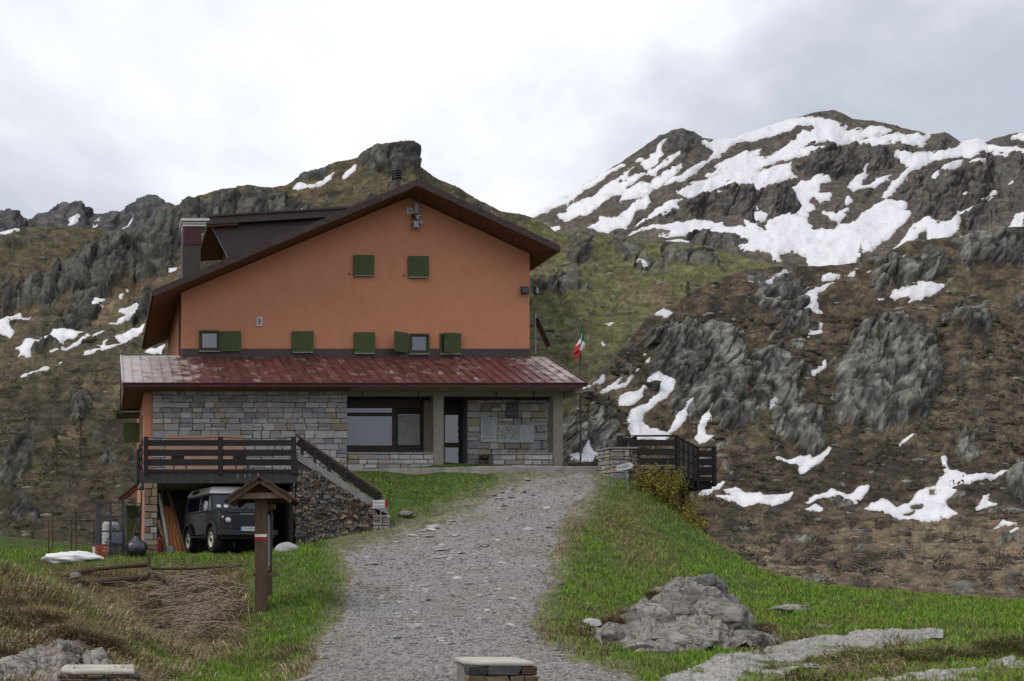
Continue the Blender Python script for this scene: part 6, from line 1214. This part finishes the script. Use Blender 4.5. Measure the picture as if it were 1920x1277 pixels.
rock_sheet('rock', lr, [(-60,1228,12.2),(0,1238,12.0),(30,1236,12.0),(55,1222,12.4),(75,1216,12.6),(100,1210,12.8),(128,1204,13.0),(146,1212,12.9),(150,1232,12.5),(172,1230,12.6),(190,1222,12.7),(206,1236,12.5),(222,1262,12.2)], [(-60,1330,10.4),(222,1300,11.4)], 8., 91, 40., ((.25,.225,.205), (.10,.085,.075), (.16,.115,.075)), auto=.6)
OUTB = M('brown_outcrop', (.21, .172, .14), (.10, .083, .07), scale=4, rough=.95, bump=.05, bscale=7, c3=(.28, .265, .25), s3=2, r3=(.55, .7), spec=.12, detail=9, crack=(3., .04, (.03, .025, .022)))
for px_, py_, Z, w_, h_, d_, sd_, mm in ((25, 1262, 11.2, 130, 70, .35, 41, OUTC), (112, 1240, 11.9, 90, 50, .3, 42, OUTB), (70, 1236, 12.1, 90, 40, .3, 43, OUTB), (140, 1216, 12.6, 50, 40, .22, 44, OUTB), (176, 1238, 12.2, 50, 40, .22, 45, OUTC), (112, 1200, 13.1, 50, 20, .2, 46, OUTC)): cr(px_, py_, Z, w_, h_, d_, sd_, mm, 0, lr, 5, .16, 26)
for lab, px_, py_, Z, w_, h_ in (('low grey rock in the grass beside the stairs pier', 812, 990, 27.6, 34, 16), ('flat rock lying at the meadow edge of the path', 760, 964, 28.6, 30, 12), ('small white topped rock at the right path edge', 1110, 1168, 16.6, 34, 16), ('weathered flat rock in the meadow right of the outcrop', 1480, 1142, 18.6, 70, 18), ('grey flat rock between outcrop and meadow', 1545, 1178, 17.0, 60, 22), ('flat stone at the upper left rim of the path', 985, 930, 29.6, 40, 16), ('dark stone sunk in the right path edge', 1040, 1092, 20.4, 26, 20)):
    o = crag('rock', None, LIM if 'white' in lab or 'low' in lab else OUTC, tuple(P(px_, py_, Z)), (w_*Z/F/2, .28, h_*Z/F/2), len(lab)+px_ % 7, 0, 4, .25); tag(o, lab, 'rock')
# kerb piers at the very front
CAPL = M('pale_cement_cap', (.45, .42, .375), (.38, .355, .315), scale=5, rough=.95, bump=.006, bscale=25)
SLABM = [M('pier_slab_%d' % i, a, b, scale=6, rough=.9, bump=.012, bscale=14, rnd=.2) for i, (a, b) in enumerate((((.10,.06,.045), (.06,.038,.03)), ((.07,.075,.078), (.045,.048,.05)), ((.17,.12,.075), (.11,.08,.05)), ((.10,.095,.09), (.06,.058,.055))))]
def kerb_pier(lab, px0, px1, pyt, Z, cap_depth, seed):
    t = thing('kerb_pier', lab, 'pier', (PX((px0+px1)/2, Z), Z, -1.75), R(seed % 5 - 2), 'low stone piers beside the road'); w2 = (px1-px0)*Z/F; zt_ = PZ(pyt, Z)+1.75; rr_ = random.Random(seed)
    cp = MB().prism([(-w2*.49, -.14), (-w2*.30, -.30), (w2*.46, -.30), (w2*.49, .30), (-w2*.44, .30)], zt_-.05, zt_, 'z').build('cap', CAPL, t, .02, seg=2)
    z_ = 0.; MB().box(-w2*.42, w2*.42, -.22, .25, 0, zt_-.05).build('core', MORTAR, t)
    while z_ < zt_-.06:
        h_ = min(rr_.uniform(.07, .13), zt_-.05-z_); x_ = -w2*.5
        while x_ < w2*.48:
            l_ = min(rr_.uniform(.15, .42), w2*.5-x_); me_ = BLOCKS[rr_.randrange(10)]; o = bpy.data.objects.new('stone', me_); COL.objects.link(o); o.parent = t
            if not me_.materials: me_.materials.append(SLABM[0])
            o.material_slots[0].link = 'OBJECT'; o.material_slots[0].material = SLABM[rr_.randrange(4)]
            o.location = (x_+l_/2, -.24+rr_.uniform(-.03, .02), z_+h_/2); o.scale = (l_-.015, .16, h_-.012); o.rotation_euler = (0, rr_.uniform(-.05, .05), rr_.uniform(-.08, .08)); x_ += l_
        z_ += h_
kerb_pier('low stone pier with pale cap at the bottom middle of the path', 860, 988, 1236, 11.6, .6, 5); kerb_pier('low stone pier with pale cap among the rocks lower left', 112, 256, 1251, 11.0, .6, 8)
# timbers retaining the edge of the lawn
BARK = M('old_log', (.085, .062, .048), (.045, .034, .028), scale=7, rough=.95, bump=.02, bscale=10, stretch=(.5, 4, 4))
def log(lab, pts, r, mat=BARK, cat='log'): o = MB().tube([P(*p) for p in pts], r, 9).build('log', mat, None, smooth=True); tag(o, lab, cat); return o
log('crooked dark log sloping down at the lawn edge', [(82, 1096, 24.6), (110, 1086, 24.7), (140, 1076, 24.8), (172, 1069, 24.9)], [.05, .07, .075, .06])
log('straight rusty brown rail along the lawn edge', [(168, 1069, 24.85), (220, 1063, 24.95), (276, 1060, 25.0)], .055, RUSTY, 'rail')
log('lower dark log under the rusty rail', [(125, 1098, 24.2), (190, 1090, 24.3), (276, 1083, 24.4)], [.06, .09, .07])
log('thin rail half hidden in straw right of the stake', [(276, 1066, 24.8), (360, 1066, 24.9), (452, 1061, 25.1)], .035)
log('short slanting log below the stake', [(277, 1066, 24.6), (290, 1076, 24.4), (308, 1090, 24.1)], .045)
o = MB().bar(P(279, 1085, 24.7), P(279.5, 1041, 24.7), .09, .07).build('stake', BARK, None, .01); tag(o, 'upright dark stake standing at the lawn edge', 'stake')
for lab, px_, py_, w_, h_ in (('grey stone wedged under the left end of the log', 141, 1080, 24, 14), ('stone showing below the lower dark log', 150, 1108, 26, 30), ('stone in the bank left of the straw', 205, 1112, 30, 12), ('grey stone stuck in the bank under the rail', 193, 1128, 12, 20)):
    o = crag('rock', None, OUTC, tuple(P(px_, py_, 24.1)), (w_*24.1/F/2, .2, h_*24.1/F/2), px_, 0, 3, .25); tag(o, lab, 'rock')
# ================================================================== grass, straw, brush, shrubs, small trees
def blades(name, x, y, z, hgt, wid, lean, az, cols, label, mat):
    n = len(x); d = np.stack([np.cos(az), np.sin(az)], -1); s = np.stack([-d[:, 1], d[:, 0]], -1)*wid[:, None]*.5; b = np.stack([x, y, z], -1)
    tw = RS.uniform(0, 6.28, n); s = np.stack([np.cos(tw), np.sin(tw)], -1)*wid[:, None]*.5
    V = np.empty((n, 5, 3)); V[:, 0] = b; V[:, 0, :2] -= s; V[:, 1] = b; V[:, 1, :2] += s
    m = b.copy(); m[:, :2] += d*(lean*hgt*.30)[:, None]; m[:, 2] += hgt*.58*np.sqrt(np.clip(1-.3*lean**2, .2, 1)); V[:, 2] = m; V[:, 2, :2] -= s*.75; V[:, 3] = m; V[:, 3, :2] += s*.75
    t = b.copy(); t[:, :2] += d*(lean*hgt*.95)[:, None]; t[:, 2] += hgt*np.clip(1-.55*lean, .1, 1); V[:, 4] = t
    o = np.arange(n)[:, None]*5; T = np.concatenate([o+np.array([0, 1, 3]), o+np.array([0, 3, 2]), o+np.array([2, 3, 4])], 0)
    C = np.repeat(cols[:, None, :], 5, 1)
    ob = link(name, np_mesh(name, V.reshape(-1, 3), None, T, cols=C.reshape(-1, 3)), mat); tag(ob, label, None, None, 'stuff'); return ob
GRASSM = M('grass_blade', (1.05, 1.05, 1.05), (.9, .9, .9), scale=3, rough=.75, attr='Col', world=True, spec=.2)
_b = GRASSM.node_tree.nodes['Principled BSDF']
def sample(n, ymin=9.5, ymax=31.9, pa=-90, pb=2180):
    y = np.exp(RS.uniform(math.log(ymin), math.log(ymax), n)); px = RS.uniform(pa, pb, n); x = (px-CX)*y/F
    if True:
        keep = ~((x > .9) & (x < 5.7) & (y > 27.85)) & ~((x > 5.6) & (x < 8.45) & (y > 27.95) & (y < 29.6)) & ~((x > 7.4) & (x < 16.9) & (y > 30.75 + .5*sstep(12, 9, x))) & ~((x < 8.3) & (x > 1.) & (y > 31.6))
        x, y = x[keep], y[keep]
    return x, y, hground(x, y)
BARE_PX = [[(1215,1310),(1240,1272),(1290,1250),(1340,1236),(1400,1222),(1470,1207),(1540,1192),(1620,1188),(1700,1181),(1770,1180),(1770,1192),(1680,1208),(1580,1228),(1500,1248),(1420,1275),(1330,1310)], [(1610,1290),(1640,1280),(1720,1266),(1800,1257),(1860,1251),(1930,1242),(1980,1242),(1980,1258),(1800,1280)], [(1112,1205),(1190,1150),(1300,1150),(1400,1160),(1440,1200),(1300,1225),(1120,1225)], [(-60,1240),(40,1238),(100,1214),(146,1212),(205,1240),(215,1270),(-60,1320)]]
def on_rock(x, y, z): u, v = topx(x, y, z); return sdfs(BARE_PX, u, v, 40) - 7 - 26*fbm(np.stack([x, y, x*0], -1)/.8, 2, 370)
x, y, z = sample(430000)
q = np.stack([x, y, x*0], -1); ps = path_sd(x, y, z); dry = dryness(x, y, z); cl = fbm(q/.45, 2, 350); cl2 = fbm(q/1.6, 3, 351)
bare = sstep(.15, .45, fbm(q/.9, 3, 352))*sstep(-60, -10, ps)
spr = RS.uniform(0, 1, len(x))**3
keep = (on_rock(x, y, z) < RS.uniform(-4, 3, len(x))) & (ps < -8 + 26*spr - 14*bare) & (RS.uniform(0, 1, len(x)) < np.clip(.62 + .9*cl - .6*bare, .05, 1)*(1 - .82*dry)*(1 - .72*sstep(-50, -6, ps + 22*cl2))) & ((y < 31) | (x < 16.5))
x, y, z, dry, cl, cl2, ps = [a[keep] for a in (x, y, z, dry, cl, cl2, ps)]; n = len(x)
hg = (.055 + .09*np.clip(.35+cl*1.6, 0, 1) + .09*np.clip(cl2*2, 0, 1))*RS.uniform(.6, 1.3, n)*(1-.45*sstep(-18, 0, ps))
r = RS.uniform(0, 1, n)[:, None]; ye = sstep(.0, .35, fbm(np.stack([x, y, x*0+9], -1)/1.1, 3, 353))[:, None]
c = np.array((.098, .195, .018)) + (np.array((.20, .305, .036)) - np.array((.098, .195, .018)))*r
c = c + (np.array((.17, .17, .055))-c)*ye*.6; c = np.where(RS.uniform(0, 1, (n, 1)) < .05 + .4*dry[:, None], np.array((.24, .185, .10))*RS.uniform(.6, 1.2, (n, 1)), c)
blades('grass', x, y, z-.01, hg, RS.uniform(.010, .019, n)*(y/18.)**.5, RS.uniform(.1, .8, n), RS.uniform(0, 6.28, n), c, 'short fresh green grass of the meadow and banks', GRASSM)
# straw: long, dead, combed downhill, in clumps
x, y, z = sample(330000, 9.5, 29., -60, 1700)
q = np.stack([x, y, x*0], -1); ps = path_sd(x, y, z); dry = dryness(x, y, z); cl = fbm(q/.7, 3, 360)
keep = (on_rock(x, y, z) < RS.uniform(-3, 4, len(x))) & (ps < -4) & (RS.uniform(0, 1, len(x)) < np.clip((dry-.12)*1.2, 0, 1)*np.clip(.45+1.1*cl, .06, 1)) & (y < 27.2)
x, y, z, dry, cl = [a[keep] for a in (x, y, z, dry, cl)]; n = len(x)
e_ = .25; gxx = (hsmooth(x+e_, y)-hsmooth(x-e_, y))/(2*e_); gyy = (hsmooth(x, y+e_)-hsmooth(x, y-e_))/(2*e_); az = np.arctan2(-gyy, -gxx) + RS.normal(0, .55, n)
hg = (.12 + .36*np.clip(.25+cl*1.9, 0, 1)*dry)*RS.uniform(.5, 1.25, n); r = RS.uniform(0, 1, n)[:, None]
c = np.array((.19, .142, .078)) + (np.array((.46, .365, .23))-np.array((.19, .142, .078)))*r; c = np.where(RS.uniform(0, 1, (n, 1)) < .14, np.array((.10, .13, .035)), c)
c = c*(.75+.5*sstep(-.3, .3, fbm(np.stack([x, y, x*0+3], -1)/.8, 3, 361)))[:, None]
blades('straw_grass', x, y, z-.01, hg, RS.uniform(.009, .019, n), RS.uniform(.55, 1.35, n), az, c, 'long dead straw coloured grass combed down the banks', GRASSM)
# tussocks hanging on the rocks
def tussocks(spots, name, label):
    X, Y_, Z_, H_, A_, C_ = [], [], [], [], [], []
    for px, py, Z, rad, h0, nb_, green in spots:
        p = P(px, py, Z); a = RS.uniform(0, 6.28, nb_); rr2 = rad*np.sqrt(RS.uniform(0, 1, nb_)); X.append(p.x+rr2*np.cos(a)); Y_.append(p.y+rr2*.6*np.sin(a)); Z_.append(np.full(nb_, p.z)-rr2*.25-.03); H_.append(h0*RS.uniform(.5, 1.3, nb_)); A_.append(a+RS.normal(0, .6, nb_))
        r = RS.uniform(0, 1, (nb_, 1)); cc = np.array((.17, .125, .062))+(np.array((.30, .23, .12))-np.array((.17, .125, .062)))*r; cc = np.where(RS.uniform(0, 1, (nb_, 1)) < green, np.array((.10, .145, .035)), cc); C_.append(cc)
    X, Y_, Z_, H_, A_, C_ = map(np.concatenate, (X, Y_, Z_, H_, A_, C_)); n = len(X)
    blades(name, X, Y_, Z_, H_, RS.uniform(.007, .013, n), RS.uniform(.4, 1.2, n), A_, C_, label, GRASSM)
tussocks([(1165,1165,15.6,.28,.26,900,.1),(1185,1150,15.7,.2,.22,500,.1),(1128,1208,15.0,.22,.2,500,.15),(1165,1218,14.4,.2,.1,450,.5),(1215,1150,15.7,.1,.12,250,.4),(1225,1112,16.1,.12,.14,300,.3),(1302,1110,15.9,.12,.09,260,.4),(1300,1092,16.2,.1,.08,200,.3),(1412,1180,15.5,.25,.2,700,.15),(1398,1150,15.8,.12,.14,300,.3),(1430,1172,15.6,.2,.16,400,.4),(1105,1190,15.8,.2,.16,400,.2),(1160,1188,15.1,.08,.08,150,.5)], 'grass_tussocks', 'dry grass tussocks growing on the rock outcrop right of the path')
tussocks([(1460+i*28+RS.uniform(-12, 12), 1262-i*3.4+RS.uniform(-8, 8), 12.4+i*.06, .32, .20, 900, .55) for i in range(17)] + [(1400+i*30, 1270-i*7, 12.3+.12*i, .25, .13, 500, .6) for i in range(8)], 'grass_tussocks', 'mixed green and dry grass fringe between the two rock slabs')
tussocks([(10+i*22, 1150+i*7+RS.uniform(-15, 15), 14.2-.1*i, .3, .30, 900, .05) for i in range(9)] + [(20+i*30, 1200+RS.uniform(-12, 12), 13.0, .25, .26, 700, .06) for i in range(6)] + [(215+i*18, 1225+i*7, 13.2-.1*i, .22, .22, 500, .1) for i in range(5)], 'grass_tussocks', 'shaggy dry tussocks above the rocks at lower left')
# dead stems and twigs on the bank under the lawn
m = MB(); rb_ = random.Random(12)
for k in range(430):
    px = rb_.gauss(385, 52); py = rb_.gauss(1130, 32)
    if not (250 < px < 475 and 1072 < py < 1215): continue
    x_, y_, h_ = ray_ground(px, py, 15, 27); a = rb_.gauss(3.75, .42); L_ = rb_.uniform(.4, 1.3); el = rb_.uniform(-.1, .4)
    p0 = Vector((x_, y_, h_)); d_ = Vector((math.cos(a)*math.cos(el), math.sin(a)*math.cos(el), math.sin(el))); p1 = p0 + d_*L_*.55 + Vector((0, 0, .05)); p2 = p0 + d_*L_ + Vector((rb_.uniform(-.1, .1), 0, -.10)); m.tube([p0, p1, p2], [.014, .011, .005], 4, False)
tag(m.build('dead_stems', M('dead_stem', (.36, .29, .23), (.20, .155, .125), scale=3, rough=.85, world=True)), 'tangle of pale dead stems on the bank below the lawn', None, None, 'stuff')
# bushes and trees made of a stem skeleton and many leaf faces
def leaf_cloud(name, pts, size, cols, mat, parent, flat=.5):
    n = len(pts); a = RS.normal(size=(n, 3)); a /= np.linalg.norm(a, axis=1)[:, None]; b = np.cross(a, RS.normal(size=(n, 3))); b /= np.linalg.norm(b, axis=1)[:, None]; s = size*RS.uniform(.6, 1.4, (n, 1))
    V = np.stack([pts-a*s, pts+b*s*flat, pts+a*s, pts-b*s*flat], 1).reshape(-1, 3); Q_ = np.arange(4*n).reshape(n, 4)
    return link(name, np_mesh(name, V, Q_, cols=np.repeat(cols, 4, 0)), mat, parent)
LEAFM = M('leaf', (1.05, 1.05, 1.05), (.85, .85, .85), scale=4, rough=.7, attr='Col', world=True, spec=.25)
TWIG = M('twig_bark', (.10, .068, .045), (.065, .045, .032), scale=8, rough=.9)
wb = thing('willow_bush', 'yellow green budding bush growing beside the timber deck', 'bush', (0, 0, 0)); m = MB(); pts = []
rb_ = random.Random(5)
for px, py, Z, hgt, spr in ((1222, 945, 29.2, 70, 24), (1240, 950, 29.2, 82, 28), (1258, 965, 29.0, 75, 28), (1275, 978, 28.8, 58, 24), (1232, 930, 29.4, 62, 24), (1250, 945, 29.3, 70, 30), (1292, 990, 28.6, 42, 20), (1212, 930, 29.3, 50, 14), (1266, 960, 29.2, 60, 26), (1305, 1000, 28.4, 30, 16)):
    for k in range(13):
        p0 = P(px+rb_.uniform(-6, 6), py+8, Z); p2 = P(px+rb_.gauss(0, spr), py-hgt*rb_.uniform(.5, 1.05), Z+rb_.uniform(-.45, .45)); p1 = (p0+p2)/2 + Vector((rb_.uniform(-.08, .08), 0, .05)); m.tube([p0, p1, p2], [.012, .008, .003], 4, False)
        for t in np.linspace(.3, 1, 15):
            c_ = p0.lerp(p1, min(1, t*2)) if t < .5 else p1.lerp(p2, (t-.5)*2); pts += [tuple(c_ + Vector((rb_.gauss(0, .045), rb_.gauss(0, .06), rb_.gauss(0, .045)))) for _ in range(4)]
m.build('stems', TWIG, wb); pts = np.array(pts); n = len(pts); r = RS.uniform(0, 1, (n, 1)); leaf_cloud('foliage', pts, .030, np.array((.14, .12, .018))+(np.array((.27, .23, .034))-np.array((.14, .12, .018)))*r, LEAFM, wb)
def larch(px, py, Z, hpx, lab, green, seed, bare=.0):
    """a young conifer standing on a slope: py is its foot"""
    b0 = P(px, py, Z); H_ = hpx*Z/F; t = thing('larch_tree', lab, 'tree', tuple(b0), 0, 'young trees on the slopes'); rs = np.random.RandomState(seed); m = MB(); m.tube([(0, 0, -.3), (.02*H_, 0, H_*.5), (0, 0, H_)], [H_*.028, H_*.017, H_*.004], 6); pts = []
    for k in range(46):
        zc = H_*rs.uniform(.14, .98); a = rs.uniform(0, 6.28); L_ = (1-zc/H_)**.8*H_*rs.uniform(.16, .30)+.02*H_; e = Vector((math.cos(a)*L_, math.sin(a)*L_, zc-L_*.15)); m.tube([(0, 0, zc), tuple(e)], [H_*.006, H_*.002], 3, False)
        nb_ = int(60*(1-bare)); u = rs.uniform(.2, 1, nb_); pts += [tuple(Vector((0, 0, zc)).lerp(e, float(v)) + Vector(tuple(rs.normal(0, H_*.014, 3)))) for v in u]
    m.build('trunk', TWIG, t); pts = np.array(pts); n = len(pts); g_ = np.array(green); leaf_cloud('crown', pts, H_*.012, g_*(.9+1.0*rs.uniform(0, 1, (n, 1))), LEAFM, t); return t
def slope_z(name, px, py):
    f = FAR[name]; u, v = topx(f['V'][..., 0], f['V'][..., 1], f['V'][..., 2]); i = np.argmin((u-px)**2 + (v-py)**2); return float(f['V'][..., 1].ravel()[i])
for px, py, nm, h_, lab, g_ in ((76, 540, 'rocky_hillside', 34, 'faint green young larch high on the left slope', (.07, .085, .03)), (1648, 638, 'valley_hillside', 36, 'small green larch on top of the big rounded cliff', (.075, .095, .03)), (1556, 838, 'valley_hillside', 48, 'green larch standing at the foot of the right cliffs', (.085, .11, .035)), (1532, 740, 'valley_hillside', 40, 'slim larch in the gully between the right cliffs', (.06, .07, .03)),
        (1664, 850, 'valley_hillside', 34, 'green larch among dark shrubs below the right cliff', (.06, .085, .03)), (1805, 442, 'valley_hillside', 36, 'yellow green larch on the right skyline', (.11, .11, .035)), (1614, 492, 'valley_hillside', 36, 'thin bare larch on the crest before the snow bowl', (.09, .085, .06)), (60, 1040, 'rocky_hillside', 44, 'soft green young larch left of the iron railing', (.06, .085, .03)),
        (345, 388, 'rocky_hillside', 14, 'tiny tree on the skyline left of the chimney', (.05, .05, .03)), (1290, 560, 'valley_hillside', 34, 'faint grey green larch above the gully', (.06, .065, .04)), (105, 890, 'rocky_hillside', 90, 'grey green larch on the lower left slope', (.072, .082, .05)), (150, 860, 'rocky_hillside', 100, 'taller grey green larch on the lower left slope', (.07, .078, .048)), (38, 560, 'rocky_hillside', 22, 'small dark larch by the left crag', (.05, .06, .03)), (1920, 440, 'valley_hillside', 30, 'green larch at the right picture edge on the skyline', (.09, .10, .035))):
    larch(px, py, slope_z(nm, px, py), h_, lab, g_, px, .5 if 'bare' in lab or 'tiny' in lab else 0)
# low dark shrubs and scattered rocks on the slopes
def hill_scatter(name, sheet_name, nmax, y0, y1, rad, cols, label, seed, thr, rockish=False):
    f = FAR[sheet_name]; rs = np.random.RandomState(seed); V = f['V'][:-f['nb']]; m = (f['Y'][:-f['nb']] > y0) & (f['Y'][:-f['nb']] < y1) & (f['sd'][:-f['nb']] < -5) & (f['rock'][:-f['nb']] < .5)
    q = np.stack([f['X'], f['Y']*1.6, f['X']*0], -1)[:-f['nb']]; m &= fbm(q/34., 4, seed) > thr
    c = V[m]; 
    if len(c) > nmax: c = c[rs.choice(len(c), nmax, False)]
    c = c - np.array((0, 0, .12))*(c[:, 1:2]/90.)
    if rockish:
        v_, t_ = scatter_mesh(name, c, rad*np.exp(rs.normal(0, .5, len(c)))*(c[:, 1]/90.)**.8, seed, PEB, .6); k = len(v_)//len(c); col = np.repeat(np.array(cols)*(.5+rs.uniform(0, 1, (len(c), 1))), k, 0)[:len(v_)]
        o = link(name, np_mesh(name, v_, None, t_, cols=col), LEAFM)
    else:
        k = 22; s = rad*(c[:, 1]/90.)**.8*np.exp(rs.normal(0, .35, len(c))); u = rs.normal(size=(len(c), k, 3)); u /= np.linalg.norm(u, axis=2)[..., None]; u[..., 2] = np.abs(u[..., 2])*.95; u *= rs.uniform(.5, 1, (len(c), k, 1))**.5
        pts = (c[:, None] + u*s[:, None, None]).reshape(-1, 3); sz = np.repeat(s, k)[:, None]*.15; col = np.repeat(np.array(cols)*(.6+.8*rs.uniform(0, 1, (len(c), 1))), k, 0)
        o = leaf_cloud(name, pts, 1., col, LEAFM, None, .6) if False else None
        n = len(pts); a = rs.normal(size=(n, 3)); a /= np.linalg.norm(a, axis=1)[:, None]; b = np.cross(a, rs.normal(size=(n, 3))); b /= np.linalg.norm(b, axis=1)[:, None]
        VV = np.stack([pts-a*sz, pts+b*sz*.6, pts+a*sz, pts-b*sz*.6], 1).reshape(-1, 3); lv, lt = scatter_mesh(name, c, s*.72, seed, PEB, .75); lv = lv + .12*fbm(lv*3., 2, seed)[:, None]; kk = len(lv)//len(c); lc = np.repeat(col[::k], kk, 0)*.9
        o = link(name, np_mesh(name, np.concatenate([VV, lv]), np.arange(4*n).reshape(n, 4), lt+len(VV), cols=np.concatenate([np.repeat(col, 4, 0), lc])), LEAFM)
    tag(o, label, None, None, 'stuff')
hill_scatter('heath_shrubs', 'valley_hillside', 2300, 600, 1110, .50, (.060, .048, .034), 'low dark heath shrubs scattered over the right slope and valley', 501, .12)
hill_scatter('heath_shrubs', 'rocky_hillside', 1700, 560, 1060, .45, (.062, .058, .033), 'low dark shrubs scattered over the left slope', 502, .12)
hill_scatter('slope_rocks', 'valley_hillside', 1300, 520, 1110, .20, (.16, .16, .145), 'small grey rocks scattered over the right slope', 503, .0, True)
hill_scatter('slope_rocks', 'rocky_hillside', 1100, 480, 1060, .20, (.15, .15, .13), 'small grey rocks scattered over the left slope', 504, .0, True)
hill_scatter('slope_rocks', 'grassy_hillside', 400, 430, 800, .26, (.13, .13, .12), 'grey rocks on the green slope behind the flag', 505, .0, True)
